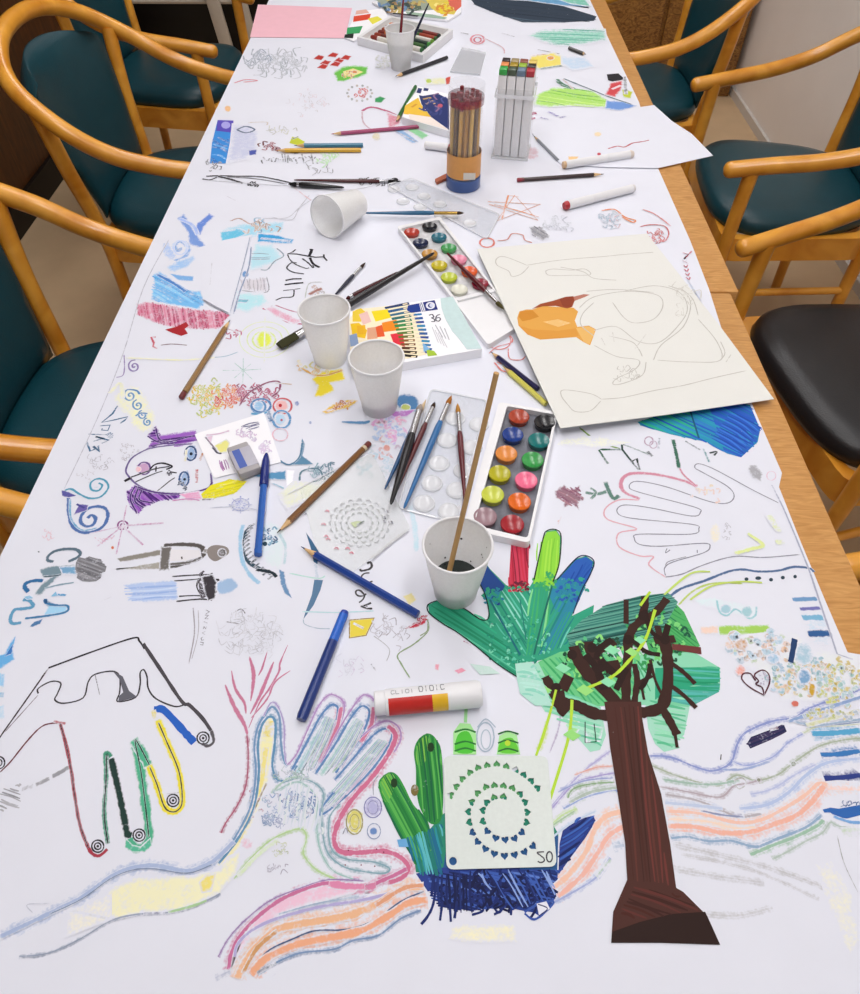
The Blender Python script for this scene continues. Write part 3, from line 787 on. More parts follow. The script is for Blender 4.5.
# ---------------------------------------------------------------- drawings: pigment lying on the paper
def inkmat(name, paperc):
    m, nt, b = newmat(name)
    at_ = nt.nodes.new('ShaderNodeVertexColor'); at_.layer_name = 'Col'
    tc = nt.nodes.new('ShaderNodeTexCoord')
    n = nt.nodes.new('ShaderNodeTexNoise'); n.inputs['Scale'].default_value = 420; n.inputs['Detail'].default_value = 2
    n2 = nt.nodes.new('ShaderNodeTexNoise'); n2.inputs['Scale'].default_value = 90; n2.inputs['Detail'].default_value = 2
    nt.links.new(tc.outputs['Object'], n.inputs['Vector']); nt.links.new(tc.outputs['Object'], n2.inputs['Vector'])
    ad = nt.nodes.new('ShaderNodeMath'); ad.operation = 'ADD'
    nt.links.new(n.outputs['Fac'], ad.inputs[0]); nt.links.new(n2.outputs['Fac'], ad.inputs[1])
    m1 = nt.nodes.new('ShaderNodeMath'); m1.operation = 'MULTIPLY_ADD'; m1.inputs[1].default_value = 1.6; m1.inputs[2].default_value = -1.92
    nt.links.new(ad.outputs[0], m1.inputs[0])
    m2 = nt.nodes.new('ShaderNodeMath'); m2.operation = 'MULTIPLY_ADD'; m2.inputs[1].default_value = 2.0; m2.use_clamp = True
    nt.links.new(at_.outputs['Alpha'], m2.inputs[0]); nt.links.new(m1.outputs[0], m2.inputs[2])
    mx = nt.nodes.new('ShaderNodeMix'); mx.data_type = 'RGBA'
    mx.inputs[6].default_value = (*rgb(*paperc), 1)
    nt.links.new(m2.outputs[0], mx.inputs[0]); nt.links.new(at_.outputs['Color'], mx.inputs[7])
    nt.links.new(mx.outputs[2], b.inputs['Base Color'])
    b.inputs['Roughness'].default_value = .7; b.inputs['Specular IOR Level'].default_value = .25
    return m
INK = inkmat('pigment_on_white', (226, 228, 238))
INKS = inkmat('pigment_on_cream', (228, 228, 223))
class Ink:
    step = 0; hard = False
    def __init__(s, name, label=None, parent=None, proj=None, m=None, dz=.00022):
        s.V, s.F, s.C, s.R = [], [], [], []; s.name, s.label = name, label; s.parent = parent or cover
        s.o = Vector(s.parent.location); s.proj = proj or (lambda x, y: at(x, y, PZ)); s.m = m or INK
        s.nrm = Vector((0, 0, 1)); s.dz = dz; s.T(); s.g = random.Random(hash(name) % 999 if False else len(name) * 7 + 3)
    def T(s, ox=0, oy=0, k=1.0): s.ox, s.oy, s.k = ox, oy, k; return s
    def p(s, q): return s.proj(s.ox + q[0] / s.k, s.oy + q[1] / s.k)
    def _z(s):
        Ink.step += 1; s.dz += 1.3e-6; return s.nrm * s.dz
    def _add(s, pts, faces, c, a):
        n = len(s.V); s.R.append((n, n + len(pts), len(s.F), len(s.F) + len(faces)))
        if s.hard and not isinstance(a, list): a = min(1, a + .16)
        elif s.hard: a = [min(1, x + .16) for x in a]
        s.V += pts; s.F += [[i + n for i in f] for f in faces]
        al = a if isinstance(a, list) else [a] * len(pts); s.C += [(*rgb(*P(c)), min(1, x)) for x in al]
    def line(s, pts, w, c, a=.95, sm=True, taper=0.0, closed=False, flat=False):
        z = s._z()
        if closed: pts = list(pts) + [pts[0]]
        q = [Vector((x, y, 0)) for x, y in pts]
        if sm and len(q) > 2: q = crom(q, 5)
        W = [s.p(v) for v in q]
        W = [W[0]] + [b for a_, b in zip(W[:-1], W[1:]) if (b - a_).length > 1e-6]
        if len(W) < 2: return s
        out = []; n = len(W); f = a < .94 and not flat and not s.hard
        C = []
        for i in range(n):
            t = W[min(i + 1, n - 1)] - W[max(i - 1, 0)]
            if t.length < 1e-7: t = Vector((1, 0, 0))
            nn = s.nrm.cross(t).normalized()
            u = i / (n - 1); h = w * .5 * mpp(W[i]) * (1 - taper * abs(2 * u - 1) ** 2) * s.g.uniform(.86, 1.14)
            aa = a * s.g.uniform(.9, 1.06) * (.55 if f and i in (0, n - 1) else 1)
            if f: out += [W[i] + nn * h * 1.25 + z, W[i] + nn * h * .6 + z, W[i] - nn * h * .6 + z, W[i] - nn * h * 1.25 + z]; C += [.12, aa, aa, .12]
            else: out += [W[i] + nn * h + z, W[i] - nn * h + z]; C += [aa, aa]
        m = 4 if f else 2
        s._add(out, [[m * i + q, m * i + q + 1, m * i + m + q + 1, m * i + m + q] for i in range(n - 1) for q in range(m - 1)], c, C); return s
    def fill(s, pts, c, a=.9, sm=False, f=None):
        z = s._z(); q = [Vector((x, y, 0)) for x, y in pts]
        if sm: q = crom(q, 5, True)
        n = len(q)
        if s.hard or a > .88:
            s._add([s.p(v) + z for v in q], [list(t) for t in tessellate_polygon([q])], c, a); return s
        if f is None: f = 1.8 if a > .7 else 3.2
        ar = sum(q[i].x * q[(i + 1) % n].y - q[(i + 1) % n].x * q[i].y for i in range(n)) / 2
        per = sum((q[i] - q[i - 1]).length for i in range(n))
        f = min(f * s.k, abs(ar) / max(per, 1e-6) * .55)
        sg = 1 if ar > 0 else -1
        inn, outr = [], []
        for i in range(n):
            e0 = (q[i] - q[i - 1]); e1 = (q[(i + 1) % n] - q[i])
            if e0.length < 1e-6 or e1.length < 1e-6: e0 = e1 = (q[(i + 1) % n] - q[i - 1])
            n0 = Vector((-e0.y, e0.x, 0)).normalized(); n1 = Vector((-e1.y, e1.x, 0)).normalized()
            b = n0 + n1; b = b.normalized() if b.length > .2 else n0
            b *= sg * f / max(.55, b.dot(n0))
            inn.append(q[i] + b); outr.append(q[i] - b * .6)
        tr = tessellate_polygon([inn])
        s._add([s.p(v) + z for v in inn + outr], [list(t) for t in tr] + [[i, (i + 1) % n, n + (i + 1) % n, n + i] for i in range(n)], c, [a] * n + [.1] * n); return s
    def new(s, name, label=None):
        s.build(); d = Ink(name, label, s.parent, s.proj, s.m, s.dz); d.nrm = s.nrm; d.hard = s.hard; return d.T(s.ox, s.oy, s.k)
    def wide(s, pts, w, c, a=.8):
        """a pencil line with a soft paler band of the same pigment under it"""
        keep = s.dz; s.dzu = getattr(s, 'dzu', .00006) + 4e-7; s.dz = s.dzu
        s.line(pts, w * 2.6, c, .42); s.dz = keep
        return s.line(pts, w, c, a)
    def dot(s, x, y, r, c, a=.95, ry=None):
        ry = ry or r
        return s.fill([(x + r * math.cos(t), y + ry * math.sin(t)) for t in [k * math.pi / 6 for k in range(12)]], c, a)
    def ring(s, x, y, r, w, c, a=.9, ry=None):
        ry = ry or r
        return s.line([(x + r * math.cos(t), y + ry * math.sin(t)) for t in [k * math.pi / 5 for k in range(10)]], w, c, a, closed=True)
    def spiral(s, x, y, r, turns, w, c, a=.9, ph=0, ry=1.0, inv=1):
        n = int(turns * 9)
        return s.line([(x + r * (k / n) * math.cos(ph + inv * k * .7), y + ry * r * (k / n) * math.sin(ph + inv * k * .7)) for k in range(n + 1)], w, c, a)
    def hatch(s, pts, cols, ang=70, gap=3.0, w=1.6, a=.9, jit=.5, mixc=None):
        """pencil strokes clipped to a polygon; cols: one colour or a list picked at random"""
        cs = [cols] if isinstance(cols, str) else cols
        ca, sa = math.cos(R(ang)), math.sin(R(ang))
        rot = [(x * ca + y * sa, -x * sa + y * ca) for x, y in pts]
        y0, y1 = min(p[1] for p in rot), max(p[1] for p in rot); y = y0 + gap * .4; n = len(rot)
        while y < y1:
            xs = []
            for i in range(n):
                (xa, ya), (xb, yb) = rot[i], rot[(i + 1) % n]
                if (ya <= y) != (yb <= y): xs.append(xa + (y - ya) / (yb - ya) * (xb - xa))
            xs.sort()
            for xa, xb in zip(xs[::2], xs[1::2]):
                if xb - xa < gap * .3: continue
                ja, jb = s.g.uniform(-jit, jit) * gap, s.g.uniform(-jit, jit) * gap
                A, B = (xa + ja, y + s.g.uniform(-jit, jit) * gap * .6), (xb + jb, y + s.g.uniform(-jit, jit) * gap * .6)
                mid = ((A[0] + B[0]) / 2, (A[1] + B[1]) / 2 + s.g.uniform(-jit, jit) * gap)
                L = [(x * ca - yy * sa, x * sa + yy * ca) for x, yy in (A, mid, B)]
                s.line(L, w * s.g.uniform(.75, 1.25), s.g.choice(cs), a, taper=.5, flat=True)
            y += gap * s.g.uniform(.75, 1.25)
        return s
    def fuzz(s, x, y, rx, ry, n, cols, w=.8, a=.6, size=3):
        cs = [cols] if isinstance(cols, str) else cols
        for _ in range(n):
            t, q = s.g.uniform(0, 6.28), s.g.random() ** .5
            cx, cy = x + rx * q * math.cos(t), y + ry * q * math.sin(t); b = s.g.uniform(0, 6.28); L = size * s.g.uniform(.5, 1.4)
            s.line([(cx, cy), (cx + L * math.cos(b), cy + L * math.sin(b)), (cx + L * 1.3 * math.cos(b + .9), cy + L * 1.3 * math.sin(b + .9))], w, s.g.choice(cs), a)
        return s
    def build(s):
        """one mesh part per drawing; strokes lying well apart become parts of their own"""
        if not s.F: return
        B = []
        for (v0, v1, f0, f1) in s.R:
            xs = [p.x for p in s.V[v0:v1]]; ys = [p.y for p in s.V[v0:v1]]
            B.append((min(xs), max(xs), min(ys), max(ys)))
        n = len(B); par = list(range(n))
        def find(i):
            while par[i] != i: par[i] = par[par[i]]; i = par[i]
            return i
        for i in range(n):
            a = B[i]; sa = math.hypot(a[1] - a[0], a[3] - a[2])
            for k in range(i):
                b = B[k]; gx = max(0, a[0] - b[1], b[0] - a[1]); gy = max(0, a[2] - b[3], b[2] - a[3])
                if math.hypot(gx, gy) <= max(.014, .38 * max(sa, math.hypot(b[1] - b[0], b[3] - b[2]))):
                    par[find(i)] = find(k)
        grp = {}
        for i in range(n): grp.setdefault(find(i), []).append(i)
        for gi, idx in enumerate(sorted(grp.values(), key=len, reverse=True)):
            V, Fc, C = [], [], []
            for i in idx:
                v0, v1, f0, f1 = s.R[i]; d = len(V) - v0
                V += s.V[v0:v1]; C += s.C[v0:v1]; Fc += [[q + d for q in f] for f in s.F[f0:f1]]
            me = bpy.data.meshes.new(s.name); me.from_pydata([tuple(v - s.o) for v in V], [], Fc); me.update()
            ca = me.color_attributes.new('Col', 'FLOAT_COLOR', 'POINT')
            for i, c in enumerate(C): ca.data[i].color = c
            me.materials.append(s.m)
            o = bpy.data.objects.new(s.name, me); COL.objects.link(o); o.parent = s.parent
            if s.label and gi == 0: o['label'] = s.label
K1, K2 = 3.909, 3.627     # scales of the study crops

# ======== brown tree with green crown
d = Ink('tree_drawing', 'brown felt pen tree with teal and green crown'); d.hard = True
PT = 'a4dcc4'
d.fill([(533, 664), (545, 660), (560, 690), (600, 706), (606, 735), (600, 750), (590, 752), (575, 735), (560, 715), (545, 712), (534, 695)], PT, .85)
d.fill([(645, 700), (680, 690), (690, 705), (684, 735), (676, 742), (680, 748), (664, 752), (655, 744), (648, 728)], PT, .85)
d.fill([(585, 665), (640, 655), (690, 650), (720, 668), (720, 690), (690, 706), (640, 705), (600, 706), (570, 690)], '8fd8b4', .85)
d.fill([(655, 668), (719, 667), (720, 682), (700, 684), (672, 690), (655, 700)], '2fa57c', .8)
d.fill([(670, 690), (720, 683), (719, 692), (692, 706), (672, 702)], '4fb0a0', .6)
d.fill([(640, 622), (672, 600), (684, 612), (700, 646), (690, 652), (650, 655)], '4fae62', .8)
d.hatch([(640, 615), (672, 598), (700, 646), (650, 655)], ['2c8a48', '3aa058', '1f6f50'], 35, 3, 1.5, .85)
d.fill([(566, 636), (582, 620), (606, 605), (640, 596), (668, 593), (678, 602), (660, 635), (640, 645), (600, 650), (575, 655)], '5ea08e', .7)
d.hatch([(566, 636), (582, 620), (606, 605), (640, 596), (668, 593), (678, 602), (660, 635), (640, 645), (600, 650), (575, 655)], ['1c5a54', '2a6f66', '174844', '357f72'], -12, 2.0, 1.5, .9)
d.hatch([(570, 655), (640, 640), (650, 690), (600, 700)], ['4fb480', '86d49a', '2c9a62'], 60, 5, 2.2, .7)
d.fill([(538, 662), (560, 652), (585, 650), (612, 655), (645, 690), (604, 706), (575, 708), (552, 690)], '6cc886', .85)
d.hatch([(540, 660), (600, 652), (640, 692), (602, 704), (560, 694)], ['3aa864', '8fe08a', '4fb880'], 50, 5, 2.4, .7)
VG = 'b8dc3e'; GR = ['1f7a4a', '2c9a5c', '5cc488', '1f6a50']
d.hatch([(650, 700), (688, 695), (684, 735), (676, 748), (655, 744)], ['7cd0a4', '9ae0bc', '5cbf90'], 12, 4, 3, .7)
d.hatch([(668, 668), (719, 667), (720, 690), (690, 706), (668, 702)], ['1f9468', '4fb890', '2aa47c', '58b8b0'], 3, 3.5, 2.2, .75)
d.hatch([(536, 668), (560, 690), (600, 708), (600, 748), (575, 732), (545, 710)], ['8ad8b4', 'b0e6cc', '6cc8a0'], 15, 4, 3, .7)
d.fuzz(600, 660, 36, 22, 110, ['1c4a38', '245a3c', '3aa05c', '8fdc7a', '5cc488'], 2.6, .9, 4)
d.fuzz(655, 640, 30, 26, 80, ['1f5a40', '3aa05c', '7cd47a'], 2.4, .9, 4)
BR = '3a2019'; BD = '2a1611'
for pts, w in (([(608, 716), (592, 713), (577, 706), (564, 703)], 12), ([(556, 692), (562, 706), (568, 712)], 15), ([(561, 700), (552, 688), (545, 677)], 9), ([(562, 690), (569, 676)], 10), ([(618, 705), (603, 688), (588, 674), (576, 656)], 13), ([(570, 652), (580, 650)], 10),
               ([(603, 672), (592, 655), (588, 642)], 10), ([(590, 656), (602, 650), (615, 642)], 7), ([(604, 668), (620, 665)], 12), ([(626, 704), (626, 680), (628, 656), (628, 640), (634, 626)], 9), ([(630, 630), (642, 618), (645, 597)], 8), ([(640, 622), (654, 614), (667, 599)], 8), ([(626, 624), (626, 600)], 5),
               ([(634, 704), (637, 680), (634, 664)], 6), ([(637, 684), (652, 676)], 4), ([(640, 713), (656, 710), (664, 702), (668, 680), (667, 655), (664, 640)], 11), ([(654, 641), (675, 639)], 8), ([(664, 700), (655, 680), (650, 660)], 3), ([(657, 626), (662, 645)], 6), ([(672, 664), (684, 673), (695, 684)], 5), ([(671, 686), (684, 696), (696, 708)], 5), ([(662, 708), (670, 722), (677, 735)], 9), ([(675, 735), (677, 748)], 3), ([(640, 680), (644, 700)], 3)):
    d.line(pts, w, BR, 1)
d.line([(672, 647), (701, 651)], 8, '6e3634', .9)
for pts, w in (([(632, 640), (646, 652), (660, 655)], 5), ([(645, 610), (650, 630), (662, 640)], 5), ([(600, 660), (612, 672), (622, 676)], 8), ([(585, 655), (596, 668), (604, 690)], 8), ([(640, 690), (648, 676), (650, 664)], 5), ([(612, 640), (600, 648), (596, 660)], 6), ([(668, 625), (664, 640)], 6), ([(626, 668), (616, 690)], 7)): d.line(pts, w, BD, 1)
for x, y in ((556, 688), (572, 655), (592, 648), (628, 640), (665, 640), (600, 668), (643, 616)): d.dot(x, y, 5, BD, 1)
d.fill([(604, 702), (641, 702), (642, 718), (648, 753), (661, 794), (670, 844), (676, 888), (683, 892), (707, 916), (720, 945), (660, 943), (611, 943), (613, 912), (627, 880), (625, 844), (618, 797), (610, 748), (607, 720)], '4c2a23', 1)
d.hatch([(611, 708), (637, 706), (655, 794), (669, 884), (631, 880), (623, 797)], ['5e3028', '3e2019', '48241c', '6a322c'], 84, 4, 2.2, .9)
d.fill([(611, 943), (612, 932), (640, 922), (672, 914), (705, 912), (720, 945), (660, 943)], BD, 1)
d.hatch([(619, 914), (632, 888), (678, 894), (699, 911), (640, 919)], ['5e2c26', '3c1c17', '482018'], 20, 4, 2.5, .9)
d.line([(655, 610), (645, 640), (628, 662), (612, 677), (588, 688)], 3, VG, .9).line([(572, 700), (569, 735), (556, 780), (543, 820)], 3, VG, .9).line([(556, 690), (548, 720), (536, 756)], 2.5, VG, .9).line([(690, 600), (712, 586), (740, 582), (762, 583)], 2, 'c2d86a', .8).line([(664, 595), (690, 574), (710, 572)], 2, 'c4dc70', .7).line([(640, 606), (650, 592)], 2.5, VG, .9)
for x, y, q in ((612, 650, 8), (632, 652, 7), (608, 682, 8), (572, 735, 9), (563, 668, 8), (585, 690, 9), (640, 640, 6), (545, 690, 7)): d.fill([(x - q, y), (x - q * .2, y - q * .6), (x + q, y + q * .1), (x + q * .1, y + q * .7)], '9adf7e' if q % 2 else '8fe0b0', .9)
d.line([(585, 722), (585, 743), (596, 742), (594, 724)], 1, '2a3a34', .8, sm=False)
d.build()

# ======== green traced hand with blue finger tips
d = Ink('hand_drawing', 'green traced hand with blue, lime and red finger tips'); d.hard = True
hand = [(517, 677), (497, 664), (479, 649), (458, 633), (443, 624), (429, 613), (428, 605), (437, 601), (453, 604), (466, 610), (479, 619), (487, 620), (489, 613), (485, 595), (478, 580), (483, 559), (490, 569), (506, 585), (512, 588), (529, 588), (534, 580), (543, 539), (547, 531), (556, 530), (561, 537), (559, 564), (553, 582), (563, 573), (576, 559), (586, 556), (594, 562), (590, 575), (581, 592), (572, 616), (594, 605), (590, 640), (573, 648), (558, 657), (532, 662)]
d.fill(hand, '2f9f7c', .95)
d.fill([(508, 592), (511, 545), (529, 545), (528, 592)], 'cc3c58', .85)
d.hatch([(508, 590), (511, 543), (530, 543), (528, 590)], ['b0203a', 'c83048', '8a1c34'], 84, 2.4, 1.7, .95)
d.fill([(533, 584), (543, 539), (547, 532), (556, 531), (560, 537), (559, 564), (552, 586)], '8fd640', .95)
d.fill([(483, 560), (490, 570), (505, 586), (502, 592), (485, 594), (478, 580)], '22488e', .9)
d.fill([(556, 582), (576, 560), (586, 557), (593, 562), (590, 574), (580, 592), (568, 592)], '2a5eb4', .95)
d.fill([(548, 592), (560, 577), (586, 585), (574, 612), (556, 612)], '2a86a8', .7)
d.hatch([(429, 606), (453, 604), (487, 622), (520, 660), (515, 675), (479, 648), (443, 623)], ['2fae84', '1f8a64', '5cc49c', '188460'], 33, 3.2, 2, .8)
d.hatch([(487, 596), (508, 588), (530, 590), (526, 655), (500, 632)], ['2f9f7c', '58bfa4', '1f7f6e', '8fd6c4'], 58, 3, 1.6, .8)
d.hatch([(530, 588), (552, 586), (544, 655), (526, 656)], ['3fae6a', '2f9f74', '80d890', '1f8a64'], 98, 3, 1.8, .8)
d.hatch([(558, 590), (580, 592), (566, 645), (536, 656)], ['2a86a0', '2f9f8c', '6cc8b8', '1f7f80'], 118, 3, 1.8, .8)
d.hatch([(536, 545), (558, 536), (556, 575), (538, 580)], ['a4e04a', '7cc838', '96d83c'], 95, 3, 1.6, .8)
d.hatch([(566, 580), (586, 560), (592, 568), (580, 588)], ['1c4aa0', '2f6cc4', '2458b0'], 120, 3, 1.8, .8)
d.fuzz(545, 582, 12, 9, 50, ['8fd640', '4fb85a', '3aa868'], 2, .8, 2).fuzz(572, 590, 14, 12, 60, ['2a86a8', '2a5eb4', '2f9f8c'], 2.2, .8, 2.2).fuzz(494, 596, 10, 9, 50, ['22488e', '2a86a0', '2f9f7c'], 2, .8, 2).fuzz(519, 588, 10, 5, 34, ['6a1c34', 'b0203a', '2f9f7c'], 2, .8, 2).fuzz(515, 640, 36, 26, 120, ['5cc4a4', '1f8a70', '7cd4b4', '22a080', '2f9f7c'], 1.6, .7, 2.4)
d.line([(490, 600), (505, 628), (520, 655)], 2, '1c6a78', .7).line([(552, 586), (540, 630), (534, 655)], 1.8, '1c6a60', .8).line([(520, 600), (526, 640)], 1.5, '1f8070', .7)
d.line([(517, 677), (497, 664), (479, 649), (458, 633), (443, 624), (429, 613), (428, 605), (437, 601)], 1.3, '123028', .9)
d.line([(453, 604), (466, 610), (479, 619), (487, 620), (489, 613), (485, 595), (478, 581)], 1.2, '123028', .8)
d.line([(534, 580), (543, 539), (547, 531), (556, 530), (561, 537), (559, 564), (553, 582)], 1.2, '1f3018', .8)
d.line([(557, 580), (576, 559), (586, 556), (594, 562), (590, 575), (581, 592), (573, 614)], 1.2, '1c2a50', .8)
d.fill([(515, 664), (532, 662), (546, 690), (552, 706), (535, 706), (520, 694), (517, 680)], 'b0e0d0', .6)
d.hatch([(518, 672), (534, 666), (546, 695), (525, 697)], ['8fd6c0', 'b8e6d8'], 10, 4, 3, .6)
d.fill([(470, 664), (490, 667), (500, 674), (480, 675)], 'c8e2da', .5)
d.build()

# ======== outlined hand, lower left
d = Ink('hand_outline_drawing', 'large black outlined hand with red, green, yellow and blue finger edges')
d.T(0, 480, K1)
d.line([(-30, 1050), (25, 970), (110, 850), (190, 735)], 1.8, '3a2a30', .9, sm=False).line([(190, 735), (360, 672), (520, 618), (545, 630), (565, 660)], 1.8, '2a262c', .95)
d.line([(560, 640), (620, 730), (710, 865), (740, 880), (790, 930), (825, 980)], 3.4, '4a464c', .95)
d.line([(825, 980), (836, 1020), (815, 1040), (790, 1030)], 3, '5a565c', .9)
d.line([(150, 835), (150, 815), (200, 788), (238, 795), (225, 835), (215, 860), (250, 873), (325, 852), (345, 790), (372, 760), (440, 748), (468, 770), (468, 830), (460, 866), (530, 850), (548, 800), (548, 755), (562, 742), (575, 770), (580, 815), (610, 855), (680, 885), (718, 880)], 1.5, '3c383e', .95)
d.fill([(440, 746), (480, 768), (505, 825), (536, 848), (462, 868), (466, 845), (482, 830), (468, 780)], '64646e', .9)
d.line([(372, 762), (390, 840)], .9, '6a666c', .8).line([(150, 840), (60, 940), (20, 985)], .9, '7a6a70', .7)
d.T(0, 720, K2)
RD = '8a2a38'
d.line([(0, 190), (40, 150), (100, 75), (150, 25), (190, 12), (220, 12)], 1.6, '6a2a34', .9).line([(195, 5), (238, 14)], 2.5, 'b03040', .9)
d.line([(218, 12), (240, 90), (258, 180), (272, 280), (290, 380), (315, 450), (335, 485), (362, 492), (390, 468)], 3, 'a83848', .9).line([(218, 12), (240, 90), (258, 180), (272, 280), (290, 380), (322, 465)], 1, '4a1820', .9)
d.line([(392, 450), (378, 340), (385, 220), (384, 130), (392, 122), (402, 135)], 4.5, '4a9a7c', .75).line([(392, 450), (378, 340), (385, 220), (386, 130)], 1.5, '1c3a30', .9)
d.line([(403, 140), (420, 210), (437, 290), (452, 360), (462, 412), (478, 418)], 6, '1f3a34', .9)
d.line([(470, 430), (480, 458), (510, 462), (540, 432), (536, 370), (522, 260), (508, 170), (490, 80)], 8, '4fb08a', .8)
d.line([(482, 72), (510, 110), (540, 165)], 8, '4fb08a', .8).line([(540, 425), (530, 330), (512, 190), (490, 75), (512, 105), (545, 170)], 1.3, '1a4a38', .9)
d.fill([(455, 430), (480, 455), (510, 462), (545, 430), (550, 455), (525, 478), (480, 478), (455, 462)], '58b896', .7)
d.line([(540, 165), (565, 225), (590, 300), (610, 328), (640, 332), (662, 300), (655, 220), (640, 160), (605, 80), (572, 0)], 6, 'eadc34', .9).line([(543, 170), (570, 235), (592, 305), (612, 330), (642, 330), (661, 295), (650, 190), (606, 82), (575, 10)], 1.3, '5a5420', .9)
d.line([(558, -38), (590, -38), (630, 0), (670, 45), (705, 82)], 7, '2a62c0', .95).line([(556, -35), (562, -5)], 4, 'e0d030', .8)
for x, y in ((355, 458), (505, 418), (628, 292), (737, 66), (-4, 155)):
    d.ring(x, y, 22, 1.4, '26242a', .9).ring(x, y, 12, 1.3, '26242a', .9).dot(x, y, 5, '3a383e')
d.line([(605, 268), (648, 264)], 1, '3a383e', .8)
d.line([(250, 172), (220, 190), (190, 205)], 4, '9a9aa0', .7).line([(180, 212), (150, 226), (130, 236)], 4, 'a2a2a8', .65).line([(120, 240), (80, 250)], 4, 'a2a2a8', .6)
d.hatch([(0, 262), (60, 232), (76, 228), (72, 322), (40, 318), (0, 330)], ['a6a6ac', '96969c', 'b4b4ba'], 20, 12, 1.6, .7)
d.build()

# ======== pastel hand with flowing wrist lines, lower middle
d = Ink('pastel_hand_drawing', 'pastel traced hand with pink, blue and yellow flowing outlines')
d.T(220, 640, K1)
PK = 'c67a98'; BL = '7496bc'; LI = 'a898c8'
for pts, w in (([(20, 175), (55, 260), (95, 330), (108, 375)], 4), ([(45, 120), (60, 190), (95, 245), (102, 290)], 3), ([(115, 65), (132, 140), (120, 240)], 3.5), ([(185, 45), (165, 110), (150, 140)], 2), ([(210, 85), (180, 160), (150, 230), (118, 290)], 3.5), ([(265, 20), (235, 90), (230, 125), (190, 195), (155, 245), (112, 345)], 2.2), ([(275, 120), (215, 165), (185, 230), (122, 305)], 2)): d.line(pts, w, PK, .85, taper=.7)
d.wide([(105, 370), (110, 430), (108, 520), (95, 590), (60, 660), (20, 720), (5, 755)], 1.8, 'a85a74', .85)
d.fill([(190, 300), (212, 320), (210, 400), (200, 480), (180, 560), (140, 680), (90, 780), (30, 880), (-10, 880), (60, 780), (120, 650), (150, 520), (155, 400), (168, 320)], 'f0ebb4', .6)
d.wide([(192, 318), (186, 380)], 9, 'e6d64c', .8).line([(180, 420), (160, 560), (120, 680), (70, 790)], 5, 'ece08c', .7).line([(182, 560), (140, 650), (110, 720)], 2, '9a8a62', .6)
d.fuzz(140, 640, 30, 60, 14, ['a89a70', 'b06a80'], .8, .6, 8).dot(105, 797, 9, 'b04a6c', .7).dot(105, 797, 22, 'e6b0c4', .4)
d.wide([(0, 855), (60, 770), (120, 650), (140, 520), (134, 420), (148, 340), (178, 290), (205, 262), (232, 300), (238, 400), (250, 470), (268, 492)], 2.4, BL, .85)
d.wide([(-5, 875), (75, 770), (132, 655), (152, 520), (148, 420), (160, 345), (186, 304), (210, 305), (218, 340), (214, 410), (205, 495), (226, 545), (266, 545), (300, 490)], 2.6, '5f8fb4', .85)
d.wide([(170, 300), (200, 245), (228, 262), (250, 330), (252, 420), (262, 485), (300, 440)], 1.3, LI, .8)
def finger(base1, tip, base2, off):
    pass
d.wide([(262, 490), (300, 445), (345, 345), (388, 255), (428, 215), (470, 228), (486, 262), (470, 330), (430, 410), (385, 480)], 1.8, 'b08cc0', .85)
d.wide([(275, 520), (345, 390), (392, 300), (432, 256), (455, 258), (462, 280), (445, 345), (400, 425), (352, 510)], 2.6, '5f86b8', .85)
d.wide([(474, 262), (460, 335), (425, 410), (385, 475)], 4, 'cc7898', .85)
d.wide([(300, 520), (370, 400), (420, 310)], 3, 'a8ccd4', .7).line([(315, 520), (385, 405), (430, 320)], 1.2, '7a8a9a', .7).line([(345, 510), (400, 430), (440, 345)], 2, '92b4a8', .7)
d.wide([(395, 480), (468, 345), (520, 262), (560, 216), (600, 232), (612, 275), (595, 340), (545, 430)], 1.8, 'b08cc0', .85)
d.wide([(372, 525), (450, 408), (505, 315), (548, 262), (578, 268), (582, 300), (550, 380), (500, 450), (452, 520)], 2.6, '5f86b8', .85)
d.wide([(600, 262), (590, 335), (550, 400)], 4, 'cc7898', .8)
d.wide([(395, 530), (470, 420), (535, 310)], 3, 'a8d0cc', .7).line([(410, 530), (490, 425), (550, 320)], 1.2, '8092a0', .7).line([(440, 520), (520, 420), (560, 350)], 2, '9abca8', .6)
d.wide([(556, 375), (612, 330), (662, 318), (700, 345), (706, 390), (680, 440)], 1.8, 'b08cc0', .85)
d.wide([(448, 548), (520, 465), (580, 392), (632, 350), (668, 355), (668, 390), (630, 460), (560, 545), (470, 630), (405, 680), (390, 670), (425, 620), (448, 592)], 2.4, '5f86b8', .85)
d.wide([(655, 335), (686, 372), (665, 435), (600, 530), (520, 620), (468, 700), (446, 778), (470, 826), (540, 832), (640, 826), (705, 850), (736, 890), (710, 930), (655, 950)], 5, 'cc6e90', .85)
d.wide([(650, 395), (600, 470), (520, 560), (440, 640)], 3, 'b4d0d0', .7).line([(625, 420), (560, 500), (480, 590)], 1, '8a98a4', .7)
d.wide([(240, 560), (310, 540), (370, 560), (405, 600), (398, 660), (400, 740), (420, 830), (480, 885), (560, 905), (640, 912), (662, 892), (600, 868), (500, 858), (445, 830), (425, 770), (430, 690), (470, 640)], 1.8, '86a8b4', .8)
d.wide([(220, 590), (300, 555), (360, 590), (380, 640), (378, 720), (392, 820), (440, 900), (520, 935)], 1.5, '9cc0bc', .75)
d.wide([(200, 600), (270, 540), (360, 545)], 1.5, 'a4c4b4', .7)
d.fuzz(285, 530, 70, 28, 26, ['8aa8a0', 'a8bcc8', '98a0b0'], .9, .6, 16)
d.fuzz(300, 640, 62, 36, 46, ['7890b8', '6a84b0', '90a8c8'], 1.6, .75, 20).fuzz(200, 690, 36, 34, 22, ['8498bc', '98a8c4'], 1.2, .65, 14).fuzz(235, 720, 20, 20, 8, '9aa4c4', 1, .6, 14)
